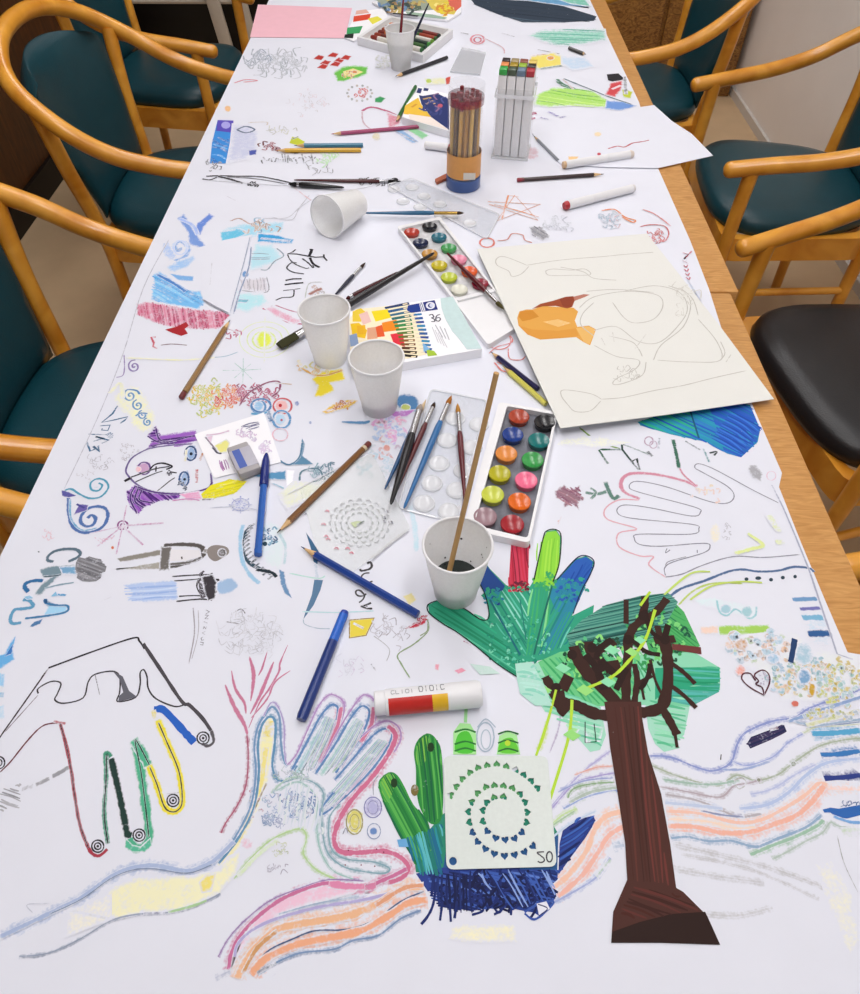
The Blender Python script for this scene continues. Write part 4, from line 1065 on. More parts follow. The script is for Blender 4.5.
d.wide([(55, 935), (120, 855), (195, 785), (280, 745), (325, 742), (338, 780), (326, 835), (372, 895), (440, 930), (470, 940)], 2, 'b4d298', .75).line([(70, 925), (150, 840), (230, 780)], 4, 'd4e4c0', .5)
d.fuzz(235, 820, 22, 25, 16, ['c4cc9a', 'b0b89a'], 1, .5, 10).fuzz(230, 900, 34, 20, 10, 'a8a4b4', 1, .6, 18)
d.fill([(588, 610), (625, 625), (632, 665), (605, 695), (570, 680), (565, 640)], 'b4b2d8', .6).ring(598, 655, 34, 1.2, '7c7ab0', .8, 40).ring(598, 655, 20, 1, '8c8ab8', .7, 26)
d.fill([(495, 690), (525, 660), (555, 680), (558, 730), (535, 760), (505, 745)], 'd8d070', .75).ring(526, 712, 32, 1.4, '9a9460', .8, 48).ring(526, 712, 18, 1.2, 'b0a850', .7, 30)
d.dot(600, 748, 14, '6a8ac0', .8).ring(602, 748, 26, 1, '8a98b8', .7, 30).line([(600, 610), (600, 560), (620, 530)], .9, '8a8a9a', .7).line([(480, 760), (492, 735), (500, 755)], 1, '8a8a9a', .7)
for x, y in ((502, 823), (612, 818), (490, 880), (552, 880), (605, 885), (640, 830)): d.dot(x, y, 3, '7a3048')
for ax, ay, bx, by in ((340, 480, 425, 300), (360, 500, 445, 310), (430, 500, 545, 310), (460, 500, 560, 320), (450, 600, 630, 390), (480, 600, 650, 400), (430, 650, 600, 450)):
    for k in range(5):
        q = k * 7 - 14
        d.line([(ax + q, ay + q * .4), ((ax + bx) / 2 + q + 3, (ay + by) / 2 + q * .4), (bx + q * .6, by + q * .3)], 1, ('9cc4c4', 'a8b8d0', 'b4ccc0', '8fa8bc', 'c8b8d0')[k], .7)
d.hatch([(270, 560), (370, 570), (395, 650), (400, 760), (330, 740), (250, 720), (200, 660)], ['d4dce8', 'dce4e4', 'ccd8e0'], 100, 14, 2, .55)
d.fuzz(260, 650, 90, 60, 40, ['8ca4cc', 'a0b0d0', '98b4c8', 'b4b4c8'], 1, .6, 16)
# wrist bands
d.T(210, 720, K2)
d.fill([(75, 895), (110, 790), (180, 700), (280, 640), (420, 592), (560, 590), (520, 625), (380, 660), (250, 705), (150, 775), (95, 860)], 'ecc4d8', .6)
d.wide([(68, 905), (80, 840), (120, 770), (190, 700), (280, 640), (420, 592), (560, 602), (650, 572), (715, 540)], 4, 'c8709a', .85)
d.wide([(430, 595), (520, 605), (600, 600), (560, 610)], 6, 'dc88ac', .8)
d.wide([(30, 860), (70, 790), (130, 725), (220, 655), (330, 610), (430, 580), (560, 585)], 1.2, '9a7ab0', .8)
d.wide([(90, 860), (100, 815), (150, 765), (240, 722), (390, 680), (560, 652), (660, 625), (720, 600)], 2.8, 'b0a8d4', .8)
d.wide([(250, 705), (380, 668), (540, 640)], 1.5, 'a0b4cc', .7)
d.wide([(100, 940), (125, 880), (165, 830), (240, 762), (330, 740), (480, 715), (600, 672), (700, 612), (775, 605)], 7, 'ebb890', .75).line([(120, 920), (170, 830), (245, 765)], 4, 'd09a66', .7).line([(600, 675), (700, 612), (775, 600)], 4, 'dfa07c', .75)
d.wide([(165, 882), (220, 832), (300, 795), (380, 765), (500, 760), (600, 725), (690, 660), (775, 622)], 1.6, '4a5a80', .85)
d.wide([(150, 925), (195, 872), (300, 820), (420, 792), (540, 768), (640, 715), (720, 665), (790, 652)], 7, 'ecaa86', .78)
d.wide([(172, 918), (240, 880), (330, 845), (450, 832), (520, 800), (610, 782), (690, 722), (765, 690)], 2, '7c94b8', .85).line([(172, 918), (240, 880)], 2.5, '3a4a60', .8)
d.wide([(20, 935), (75, 910)], 2, 'a8b0c8', .7).line([(210, 940), (240, 920)], 1, 'a8b0c8', .6)
# ribbons running to the left edge
d.T(0, 720, K2)
d.fill([(330, 690), (420, 610), (500, 575), (700, 570), (798, 545), (830, 500), (870, 480), (850, 560), (798, 622), (650, 690), (520, 698), (430, 718)], 'f2efc8', .65).fill([(725, 590), (750, 565), (780, 560), (765, 620), (735, 625)], 'efe07c', .6)
d.fill([(250, 700), (400, 640), (400, 720), (250, 780)], 'f4f0dc', .4)
d.wide([(0, 788), (90, 745), (200, 692), (300, 642), (400, 570), (480, 538), (560, 528), (680, 548), (760, 520), (800, 490), (850, 440)], 4.5, 'a8b8d8', .8).line([(180, 705), (300, 648), (400, 577), (480, 545), (560, 540), (680, 556), (770, 525)], 1.2, '7c8cac', .8)
d.wide([(70, 858), (180, 845), (300, 790), (400, 730), (500, 705), (640, 695), (750, 655), (800, 630)], 1.6, '9aa4b8', .8).line([(610, 698), (700, 675), (750, 655)], 2.4, 'a8cc9a', .8).line([(520, 702), (600, 700)], 2, '7c80a0', .7)
d.wide([(250, 690), (400, 722)], 2, 'c8c8b4', .5).line([(120, 700), (100, 670), (180, 665)], .8, 'c0c4d0', .5)
d.build()

# ======== cactus-like green fingers over dark blue scribble
d = Ink('cactus_drawing', 'green cactus fingers growing out of dark blue crayon scribble'); d.hard = True
d.T(370, 660, 4.142)
base = [(170, 780), (300, 700), (770, 700), (790, 690), (860, 650), (925, 640), (935, 670), (890, 740), (830, 820), (790, 880), (770, 990), (745, 1030), (690, 1075), (660, 1040), (560, 1030), (480, 1030), (420, 1045), (360, 1030), (320, 1075), (285, 1075), (275, 940), (240, 1050), (215, 1090), (225, 900), (190, 890)]
d.fill([(180, 780), (300, 640), (700, 400), (720, 620), (780, 720), (770, 880), (620, 900), (300, 880), (190, 880)], '2b8a70', .9)
d.fill([(300, 880), (330, 700), (720, 690), (780, 730), (775, 890)], '2a5a90', .9)
d.fill([(330, 400), (560, 400), (620, 560), (330, 600)], '5fa868', .9)
d.fill([(785, 760), (800, 700), (860, 660), (925, 645), (935, 668), (890, 740), (830, 820), (780, 890)], '2a3c86', .95)
d.fill([(190, 885), (300, 860), (780, 870), (768, 985), (745, 1020), (700, 1060), (660, 1035), (560, 1028), (480, 1030), (420, 1040), (360, 1020), (290, 1020), (275, 940), (240, 960)], '2a3f8c', .9)
d.hatch([(240, 880), (780, 872), (768, 985), (700, 1055), (560, 1028), (420, 1040), (290, 1030), (250, 980)], ['16245e', '1c3478', '3a5cb0', '5a7cc8', '101c4c', '263f8c'], 12, 9, 2.4, .85)
d.fuzz(520, 960, 230, 70, 90, ['121c50', '1a2a6a', '0e1642'], 2.2, .9, 40)
d.hatch([(240, 880), (420, 880), (420, 1045), (290, 1040)], ['0e1846', '16245e', '1c3070'], 88, 14, 2.4, .9)
d.hatch([(420, 880), (780, 872), (760, 990), (600, 1030)], ['16245e', '3a5cb0', '8aa4dc', '22387e'], 60, 18, 1.8, .8)
d.hatch([(785, 760), (860, 660), (930, 650), (830, 820), (780, 890)], ['16245e', '2a4a9c', '3a64b8'], -35, 12, 2.2, .85)
for pts in ([(300, 1000), (290, 1080)], [(330, 1010), (335, 1085)], [(275, 920), (262, 1010), (240, 1060), (212, 1095)], [(360, 1000), (350, 1070)], [(262, 900), (255, 980)]): d.line(pts, 2.6, '1a2a68', .9)
d.line([(640, 1050), (680, 1075), (730, 1040), (760, 1000), (700, 1010), (640, 1045)], 2, '3a58a8', .85)
d.fill([(690, 1010), (730, 1000), (745, 1030), (700, 1060)], 'e6e6f0', .9).line([(695, 1012), (735, 1030), (700, 1060)], 1, '3a3a6a', .8)
f1 = [(35, 520), (50, 485), (85, 465), (115, 480), (145, 530), (180, 600), (235, 660), (255, 740), (250, 800), (190, 850), (160, 780), (110, 700), (60, 600)]
f2 = [(182, 380), (200, 330), (240, 305), (275, 330), (298, 400), (300, 640), (255, 680), (210, 620), (192, 540), (190, 450)]
for f in (f1, f2):
    d.fill(f, '2c8a3e', .95, True)
d.fill([(45, 520), (60, 482), (90, 472), (105, 500), (90, 560), (65, 590)], '7cc048', .85, True).fill([(190, 385), (205, 338), (235, 315), (245, 350), (225, 430), (200, 440)], '7cc048', .85, True)
d.hatch(f1, ['1f7a38', '3a9a44', '176a44', '58b050'], 62, 9, 2, .75).hatch(f2, ['1f7a38', '3a9a44', '14603c', '58b050'], 84, 9, 2, .75)
d.dot(100, 510, 14, '1c3a1c', .8, 20).dot(252, 362, 14, '1c3a1c', .8, 20).dot(185, 540, 16, '7a6a3a', .5, 24)
d.hatch([(150, 740), (300, 680), (300, 890), (200, 890)], ['1f7a70', '2a90a0', '1c6a8c', '5cb8c0'], 75, 10, 2.2, .8)
d.fill([(112, 745), (150, 740), (160, 775), (120, 775)], '6aa8d8', .7)
d.fill([(345, 392), (345, 300), (372, 262), (415, 265), (440, 310), (440, 392)], 'a8e49a', .7, False).fill([(355, 380), (365, 310), (410, 300), (430, 380)], '52c23c', .85, True).fill([(525, 392), (535, 315), (570, 296), (608, 312), (622, 392)], 'a8e49a', .7).fill([(535, 382), (545, 335), (590, 325), (612, 382)], '66c83c', .85, True)
for y in (300, 350, 378): d.line([(350, y), (395, y - 12), (438, y)], 1.8, '2a7a34', .8)
for y in (308, 345, 380): d.line([(530, y), (570, y - 12), (615, y)], 1.6, '2a6a34', .8)
d.dot(570, 345, 12, 'b8d83a', .7).line([(395, 260), (398, 200)], 3, 'a0dc9a', .7)
d.ring(478, 320, 36, 1.4, 'a8b8c8', .7, 60).ring(480, 330, 20, 1.2, 'b4c4d0', .6, 40).line([(445, 280), (480, 245), (520, 280)], 1.2, 'a8b8c8', .7)
d.build()

# ======== flowing landscape lines on the right
d = Ink('landscape_drawing', 'flowing blue, salmon and green landscape lines at the lower right')
d.T(640, 720, K2)
W = lambda pts, w, c, a=.75: d.wide(pts, w * .8, c, a)
W([(30, 130), (110, 135), (200, 170), (260, 185), (310, 170), (335, 145), (352, 90), (378, 50), (430, 22), (490, 2), (560, -8), (610, -40), (700, -75), (800, -110)], 3, '8c98cc')
W([(335, 150), (390, 165), (480, 135), (540, 80), (600, 45)], 2.4, 'a0acd8').line([(300, 180), (380, 178), (470, 150)], 2.4, '9cacd4', .7)
d.fill([(388, 85), (402, 62), (455, 42), (522, 18), (532, 42), (480, 70), (400, 104)], '20264e', .95).hatch([(388, 85), (402, 62), (522, 18), (532, 42), (400, 104)], ['14183c', '3a3058'], -22, 12, 2, .8)
d.line([(470, 36), (500, 28)], 2.5, '6a3050', .7)
W([(540, -5), (590, 10), (680, 20), (798, 5)], 3, '90a0c0'); W([(590, 50), (640, 25), (720, 22), (800, 14)], 2, 'c2ccb0', .6)
W([(622, 50), (700, 48), (800, 38)], 7, '58a4cc', .9); W([(655, 126), (720, 124), (800, 112)], 6, '3a78b8', .92); W([(668, 212), (740, 208), (800, 200)], 6, '2c3c84', .95)
d.fill([(662, 325), (690, 318), (720, 322), (798, 308), (800, 345), (750, 358), (712, 352), (690, 336), (668, 336)], '2f66b0', .9).line([(700, 350), (760, 370), (800, 372)], 3, '78a8dc', .8)
d.fuzz(760, 300, 40, 8, 10, '3a5a90', 1, .7, 10)
for pts, w, c in (([(40, 165), (150, 208), (280, 238), (350, 200), (420, 220), (500, 198), (550, 160), (640, 100), (720, 76), (800, 66)], 2.6, 'a8b4a0'), ([(60, 240), (180, 262), (290, 280), (340, 240), (400, 228), (440, 215)], 2.4, 'b4a8b0'), ([(80, 215), (200, 232), (290, 232), (360, 215)], 3, 'a0bcae'), ([(90, 270), (200, 290), (300, 330), (360, 352), (440, 340)], 3, 'b4aeb4'), ([(220, 330), (300, 345), (380, 352)], 2.5, '8c94b4'),
                  ([(360, 322), (460, 308), (540, 262), (600, 202), (680, 155), (800, 140)], 4, 'b4c4e4'), ([(90, 300), (200, 310), (300, 322)], 4, 'c0cce4'), ([(400, 270), (480, 250), (560, 200), (640, 160)], 2.4, 'b8c0e0'), ([(95, 330), (220, 340), (350, 372), (440, 362), (520, 322), (600, 272), (650, 230), (700, 242), (800, 244)], 4.5, 'f0c4b0'), ([(100, 385), (200, 388), (300, 410), (400, 405), (480, 380), (560, 350), (620, 300), (668, 238)], 6.5, 'efb4a0'),
                  ([(105, 360), (240, 368), (340, 392), (420, 388)], 3, 'f2d8c4'), ([(112, 430), (170, 424), (250, 440), (330, 438), (420, 460), (500, 430), (600, 390), (660, 345)], 3.4, '92acc8'), ([(400, 490), (480, 455), (560, 425), (640, 385), (665, 362)], 4, '9cc0a8'), ([(480, 505), (540, 475), (600, 440), (660, 410), (690, 372), (720, 385), (800, 400)], 2.4, 'b4c4bc'), ([(730, 400), (800, 398)], 5, 'c8d8c4'), ([(680, 245), (800, 250)], 6, 'f4ccbc')):
    W(pts, w, c)
d.dot(556, 160, 10, '7a8a6a', .6).dot(430, 218, 7, '8a8a7a', .6).line([(340, 220), (370, 210), (385, 232), (360, 250), (345, 235)], 1.5, 'a8a8a0', .6)
for pts, w in (([(120, 450), (300, 492), (450, 530), (600, 580), (722, 634)], 3), ([(150, 490), (300, 515), (450, 560), (650, 650)], 2), ([(120, 540), (300, 570), (450, 590)], 3), ([(200, 700), (350, 710), (480, 680)], 3)): W(pts, w, 'c4c4c8', .5)
d.line([(715, 420), (740, 520), (790, 625)], .8, 'a8a8a8', .6).line([(292, 145), (294, 125)], 1, '4a4a50')
d.fill([(640, 530), (690, 520), (760, 620), (798, 800), (760, 840), (700, 700)], 'f0eeda', .35)
d = d.new('landscape_drawing', 'flowing lines left of the tree trunk')
d.T(420, 720, K2)
for pts, w, c in (([(470, 322), (530, 250), (600, 180), (690, 112)], 2, 'b4b0d8'), ([(475, 325), (560, 232), (640, 205), (705, 192)], 2.2, 'a8a0d0'), ([(500, 262), (590, 222), (700, 210)], 2.2, '9aa4d0'), ([(535, 285), (556, 250), (620, 232), (705, 226)], 2.4, '8cac84'), ([(520, 322), (600, 280), (700, 255), (715, 262)], 2.6, '98acd8'), ([(540, 300), (620, 262), (715, 245)], 4, 'b0c0b4'), ([(560, 200), (640, 172), (700, 168)], 2, 'e0aca0'), ([(480, 612), (540, 560), (600, 480), (632, 402), (670, 352), (732, 332)], 7, 'f0c4ac'), ([(500, 640), (580, 572), (640, 490), (682, 422), (738, 386)], 6, 'efb8a8'), ([(480, 665), (560, 622), (640, 570), (690, 500)], 2.6, 'a4b0d8'), ([(640, 570), (690, 505)], 2, 'a8c4b0'), ([(700, 462), (740, 455)], 4, '92acc8'),
                  ([(440, 422), (510, 350), (570, 322)], 3, 'c4dca4'), ([(400, 440), (470, 390), (560, 330)], 2, 'a8c8a0'), ([(440, 460), (540, 380), (640, 330)], 2, 'c0d0e4'), ([(430, 110), (450, 60), (462, 0)], 2.5, 'c8dc5a'), ([(470, 120), (500, 40), (510, -20)], 1, 'b4a8c4'), ([(440, 250), (470, 300), (455, 340)], 2, 'd88a70')):
    W(pts, w, c)
d.fuzz(440, 300, 22, 30, 14, ['d07a5a', 'a878b0', 'c8a050'], 1.6, .7, 14)
d.dot(555, 20, 22, 'a0e08a', .6, 30).fill([(598, 20), (660, 30), (650, 75), (605, 80)], '8fd8b4', .7)
d.fill([(120, 745), (340, 745), (345, 800), (180, 805), (110, 790)], 'f4f0d0', .5)
d.build()

# ======== right edge marks: bars, heart, speckled patch, eyes
d = Ink('patch_drawing', 'speckled pastel patch with cracked heart, lime bar and blue bars at the right edge')
d.T(640, 480, K1)
d.line([(105, 465), (160, 425), (250, 395), (340, 360), (400, 350), (460, 358), (540, 355), (600, 340), (660, 345), (680, 360)], 2.6, '4f6a94', .85).line([(150, 490), (200, 440), (260, 410), (330, 402), (400, 405)], 2, 'b8cc6a', .8)
d.line([(100, 340), (110, 320), (180, 300)], .9, '8c8c94', .7)
for x, y, q in ((416, 388, 8), (462, 384, 12), (512, 390, 8), (558, 382, 8), (606, 378, 7)): d.dot(x, y, q, '2f4250', .9, 7)
d.fill([(640, 520), (720, 520), (740, 640), (680, 640)], 'c8dcec', .4)
for (a_, b_, w, c) in (((596, 468), (692, 464), 4.5, '6f9ac4'), ((625, 505), (706, 500), 3.6, '7474b4'), ((635, 540), (715, 538), 6, '7cb4d4'), ((656, 602), (748, 598), 7, '2f5c94')): d.line([a_, ((a_[0] + b_[0]) / 2, a_[1] - 2), b_], w, c, .9)
d.fill([(210, 470), (290, 460), (460, 500), (455, 550), (420, 540), (360, 520), (240, 490)], 'dcecf0', .5)
d.line([(300, 470), (310, 515), (340, 530), (375, 505), (420, 540), (450, 530), (455, 495)], 2, '9cccd4', .7).dot(335, 505, 20, 'a8ccd8', .7, 18).dot(418, 515, 20, 'a4ccd4', .7, 20)
d.fill([(300, 572), (500, 568), (510, 590), (480, 600), (310, 606)], 'a4d060', .75).fill([(235, 575), (305, 572), (305, 600), (240, 600)], 'f0d4c4', .6)
d.fill([(320, 650), (420, 610), (520, 600), (600, 600), (680, 660), (860, 690), (900, 720), (860, 800), (700, 860), (560, 860), (520, 780), (400, 720)], 'e4e8ea', .45)
d.fuzz(470, 650, 130, 50, 70, ['a8c8d8', 'd8a878', 'b8cca8', 'c0a890', '9cb8c8', 'e0c0a8'], 4.5, .5, 16)
d.fuzz(640, 770, 130, 80, 130, ['9cc0cc', 'c8b068', 'b4cc9c', 'a8c4d8', 'd8c890', '8cb4bc', 'e0c4a8'], 3, .6, 14)
d.fuzz(780, 790, 90, 90, 80, ['c8b868', '9cc4bc', 'd0c084', 'b0ccd0', 'c4c87c'], 3, .6, 14)
d.dot(395, 645, 26, 'c89a6a', .5, 22).dot(640, 770, 24, '7ca4c8', .6, 30).dot(672, 820, 14, 'c8a030', .7, 24).dot(760, 820, 12, 'c0a83a', .6).dot(605, 875, 14, 'd07060', .7, 12).dot(390, 745, 20, 'eaa090', .5).dot(520, 700, 26, '90bcd8', .5, 18).dot(640, 680, 34, 'a8c8d8', .5, 40)
d.line([(604, 622), (598, 660), (588, 714)], 5.5, '24406c', .95)
d.line([(484, 842), (430, 812), (398, 780), (404, 758), (432, 758), (450, 785), (448, 760), (478, 744), (502, 760), (505, 795), (484, 842)], 1.4, '5a2a38', .95).line([(448, 770), (462, 786), (452, 800), (476, 812), (484, 842)], 1.6, '4a1c30', .9).fuzz(482, 780, 16, 26, 12, 'b0a8c0', 1, .5, 8)
d.line([(580, 945), (650, 920), (740, 890), (830, 860), (880, 845)], 3.5, '8ca4cc', .8).line([(600, 945), (690, 960), (800, 945), (880, 935)], 2.6, '9cb0c8', .7).line([(650, 960), (760, 930), (860, 900)], 4, 'c8cc88', .5)
d.fuzz(740, 915, 100, 16, 30, ['b8c078', 'a8bcc8', 'd0c060'], 2.4, .6, 12)
for pts, w, c in (([(500, 140), (545, 205)], 6, 'd8e49a'), ([(530, 245), (562, 243)], 5, 'dde8a0'), ([(370, 288), (430, 272), (480, 255), (420, 210)], 4, 'dce89a')): d.line(pts, w, c, .7)
d.build()

# ======== pale traced hand with pink edge
d = Ink('pink_hand_outline_drawing', 'thin grey traced hand with a pink outer edge')
d.T(540, 420, 3.3077)
G_ = '8a8a96'
d.line([(520, 220), (470, 200), (380, 180), (300, 178), (270, 200), (275, 235), (330, 262)], 3.5, 'd08ca0', .75).line([(325, 265), (260, 265), (215, 295), (225, 330), (320, 360), (260, 375), (262, 420), (330, 450), (375, 452), (360, 480), (415, 520)], 1.6, 'dcaab4', .8).line([(455, 130), (470, 175), (520, 222)], 2, 'd08ca0', .7)
d.line([(415, 520), (470, 510), (540, 480), (640, 452), (740, 455), (860, 445)], 1.2, G_, .8)
d.line([(415, 515), (412, 490), (440, 470), (540, 440), (562, 420), (540, 408), (400, 418), (330, 412), (312, 392), (330, 378), (500, 378), (525, 360), (500, 345), (300, 325), (255, 305), (275, 282), (360, 290), (500, 318), (530, 306), (510, 288), (330, 240), (295, 222), (320, 203), (420, 222), (560, 270), (620, 275), (642, 252), (620, 220), (540, 175), (512, 158), (525, 145), (580, 165), (700, 230), (790, 275)], 1.1, G_, .85)
d.line([(420, 425), (415, 440), (430, 430)], .9, G_).line([(520, 430), (520, 440)], 1, G_)
d.fuzz(550, 240, 50, 26, 10, ['ecd8b0', 'e8c8b8'], 2, .5, 12).fuzz(615, 375, 15, 30, 10, 'b8b8c0', .8, .6, 8).dot(580, 375, 16, 'efe8d0', .5, 30)
d = d.new('flower_drawing', 'small mauve flower on a green stem')
d.fill([(50, 235), (80, 215), (95, 235), (130, 220), (125, 245), (148, 262), (125, 270), (128, 295), (105, 275), (80, 290), (82, 265), (55, 258)], '94707e', .75).hatch([(50, 235), (130, 220), (148, 262), (105, 290), (60, 260)], ['8a5a70', 'a87c88', '6a6a70'], 30, 9, 2, .7)
d.line([(150, 240), (190, 245), (235, 232)], 3.5, '6a8a80', .75).line([(215, 205), (240, 258), (262, 250)], 4.5, '5a7f74', .75).line([(165, 225), (185, 240), (168, 262)], 3, '6a8a80', .7)
d.dot(62, 335, 4, 'd8a898', .6).line([(70, 320), (60, 345)], 1, 'd09a90', .6)
d = d.new('stick_drawing', 'dark green stick figure strokes')
# sticks and marks below the cream sheet
d.line([(130, 25), (190, 70), (270, 98)], 2, '7a9a4a', .8).line([(270, 98), (205, 98), (195, 100), (225, 145)], 2.4, '2a5a44', .85, sm=False).line([(270, 75), (272, 98), (325, 165)], 2.4, '24423c', .85, sm=False).line([(272, 80), (370, 118)], 1.8, '5a7a70', .8).line([(300, 140), (320, 128), (330, 165)], 2.2, '2a3a38', .8, sm=False).line([(355, 105), (372, 120)], 3, '2a3a3a', .8)
d.line([(440, 65), (450, 110), (460, 160)], 3.5, '3a6a58', .75).line([(395, 60), (392, 95)], 2, '8a94a4', .7).line([(540, 95), (560, 140)], 2, '4a8a90', .7).line([(480, 70), (530, 100)], 2, '2a4a4a', .8).line([(560, 110), (585, 105), (575, 118)], 2, '2a3a3a', .8)
d.ring(360, 70, 14, 1.4, 'b8a0b4', .7).ring(375, 82, 12, 1.4, 'b8a0b4', .6)
d.fill([(695, 150), (715, 148), (735, 180), (730, 200), (705, 190), (690, 165)], 'a8a8ae', .75).ring(765, 185, 15, 1, 'e4c0d0', .6)
d.fill([(70, 60), (200, 55), (300, 75), (200, 90), (60, 80)], 'f0f2dc', .4)
d = d.new('fold_line', 'grey fold line')
# fold line of the second sheet along the right edge
d.T(640, 480, K1)
d.line([(515, 20), (560, 110), (605, 215), (660, 350), (710, 500), (770, 680), (832, 702)], 1.8, 'a8acc0', .75, sm=False)
d.build()

# ======== bright blue fin at the right, under the cream sheet
d = Ink('fin_drawing', 'bright blue and green painted fin at the corner of the cream sheet'); d.hard = True
d.T(640, 240, K1)
fin = [(-5, 712), (60, 690), (240, 655), (400, 640), (430, 645), (470, 740), (460, 790), (395, 850), (340, 835), (260, 790), (120, 760), (0, 725)]
d.fill(fin, '2890b4', .95)
d.fill([(-10, 712), (60, 690), (190, 665), (230, 770), (120, 758), (0, 722)], '2fae8e', .9)
d.fill([(270, 652), (400, 640), (430, 645), (470, 740), (455, 790), (395, 850), (330, 830)], '2b5fc0', .9)
d.hatch(fin, ['2f7cc4', '1f6ab0', '2898b8', '245cc0'], 25, 11, 2.4, .75)
for k in range(22):
    t = k / 21; x, y = 470 - 80 * t, 735 + 110 * t
    d.line([(x - 110, y - 70), (x - 50, y - 38), (x + random.uniform(-6, 14), y + random.uniform(-8, 8))], 2.2, ('2458c0', '1f4aa8', '3a78d8')[k % 3], .9, taper=.6)
d.line([(195, 665), (230, 775)], 2, '1a5a78', .7)
d.build()
# ======== girl face with purple hair
d = Ink('face_drawing', 'sideways girl face with purple hair, black brow lines and a yellow neck')
d.T(100, 380, 4.3)
PU = ['5c2a8a', '7a3aa4', '4a2070', '9a5cc0']
h1 = [(205, 240), (240, 202), (262, 238), (330, 228), (412, 216), (420, 262), (340, 286), (270, 278), (200, 302), (225, 262)]
h2 = [(115, 480), (150, 455), (200, 475), (260, 488), (350, 488), (340, 510), (270, 518), (230, 530), (190, 548), (165, 578), (140, 555), (120, 525)]
d.fill(h1, 'a070c0', .75).fill(h2, 'a070c0', .75)
d.hatch(h1, PU, -8, 8, 2, .9).hatch(h2, PU, 40, 9, 2, .9)
for pts in ([(240, 205), (260, 260), (330, 262)], [(205, 242), (270, 270), (400, 240)], [(200, 300), (260, 275), (320, 275)], [(150, 458), (130, 510), (160, 575)], [(165, 465), (150, 520), (190, 550)], [(180, 475), (170, 515), (230, 530)]): d.line(pts, 1.8, '4a1c74', .9)
d.line([(475, 400), (480, 440), (465, 465), (420, 478), (360, 488), (230, 480), (160, 450), (120, 410), (112, 385), (130, 345), (160, 320), (215, 295), (300, 282), (400, 275)], 1.8, '6a5a90', .85)
d.line([(160, 460), (240, 484), (350, 490), (460, 468), (482, 440)], 2.4, '5a3a80', .85)
d.fill([(160, 370), (185, 355), (215, 362), (215, 390), (190, 408), (168, 402)], 'c8a0c4', .8, True).ring(190, 380, 26, 2, '6a4a8a', .9).dot(165, 385, 12, 'eab8c0', .6)
B_ = '2a2630'
d.line([(105, 436), (135, 420)], 3.4, B_, .95).line([(130, 420), (200, 395), (240, 382), (300, 372)], 1.6, B_, .9).line([(215, 385), (235, 365), (270, 358), (310, 372), (285, 385)], 2, B_, .95).line([(150, 440), (230, 405), (270, 392)], 1.4, B_, .85).line([(240, 395), (242, 372)], 1.4, B_).line([(245, 480), (300, 435), (322, 420)], 1.3, B_, .8, sm=False)
d.line([(300, 395), (330, 400)], 1.6, B_).fuzz(300, 400, 20, 8, 8, B_, 1, .8, 8)
d.fill([(372, 318), (388, 290), (410, 285), (408, 325), (388, 345)], '9ab4d8', .8, True).ring(390, 316, 24, 2, '2c4a7c', .9, 30).dot(392, 318, 7, '1a2438').fill([(345, 430), (360, 400), (378, 395), (375, 440), (355, 458)], '9ab4d8', .7, True).ring(362, 426, 20, 2, '3a5a8c', .85, 30).dot(364, 428, 6, '1a2438').fuzz(350, 455, 18, 14, 10, '2a3a58', 1.2, .8, 10)
d.line([(416, 385), (416, 442)], 3, 'b84a4a', .85).line([(442, 315), (428, 348)], 2.4, 'c08058', .8).line([(372, 300), (366, 350)], 2.5, 'e8dc8c', .6)
d.fill([(428, 498), (478, 452), (520, 440), (560, 428), (632, 436), (600, 470), (575, 490), (520, 500), (490, 512), (440, 515)], 'e8e024', .95).hatch([(428, 498), (560, 428), (632, 436), (575, 490), (440, 512)], ['d8d020', 'f0ea50'], -15, 10, 2, .7)
d.fill([(345, 492), (425, 480), (440, 512), (380, 520)], 'e4a4c8', .7).line([(440, 515), (490, 512)], 2.4, '4a3a30', .9).line([(310, 520), (380, 512), (430, 518)], 2, 'c88ab8', .7)
d.line([(470, 180), (520, 150)], .1, 'ffffff', .1)
d.build()

# ======== blue curls, lettering and stars along the left
d = Ink('lettering_drawing', 'blue and grey curly lettering along the left edge of the paper')
d.T(80, 380, 8.28)
d.fill([(300, 130), (420, 60), (500, 90), (560, 200), (610, 300), (590, 400), (490, 420), (400, 300), (320, 200)], 'f0f0c4', .5, True)
for x, y, q in ((415, 130, 55), (480, 210, 48), (520, 290, 40), (560, 350, 36)): d.spiral(x, y, q, 1.6, 1.8, '6a98c0', .8, 1.0)
d.line([(370, 100), (400, 80), (470, 90), (495, 120)], 2, '5a8ab8', .8).line([(460, 300), (500, 275), (560, 280)], 2, '5a8ab8', .8).line([(415, 165), (445, 160)], 1.6, '6a98c0', .7)
NB = '3f6a90'
d.line([(310, 215), (270, 280), (180, 352), (290, 330), (398, 305), (370, 335), (335, 360)], 1.8, NB, .85, sm=False)
d.line([(165, 380), (250, 375), (230, 420), (180, 415), (185, 400)], 1.5, NB, .8, sm=False).line([(70, 450), (280, 455)], 1.4, NB, .8).line([(110, 510), (200, 480), (130, 470), (240, 500), (180, 525)], 1.8, NB, .8, sm=False).line([(55, 515), (85, 590), (130, 570), (110, 550), (165, 595), (150, 545)], 2.2, NB, .85, sm=False)
for a_ in range(0, 180, 45): d.line([(250 - 28 * math.cos(R(a_)), 460 - 26 * math.sin(R(a_))), (250 + 28 * math.cos(R(a_)), 460 + 26 * math.sin(R(a_)))], 1.8, NB, .9)
for (x, y, rx) in ((390, 540, 60), (400, 590, 80), (390, 640, 60)): d.fuzz(x, y, rx, 20, 10, 'b4b0b8', .8, .5, 14)
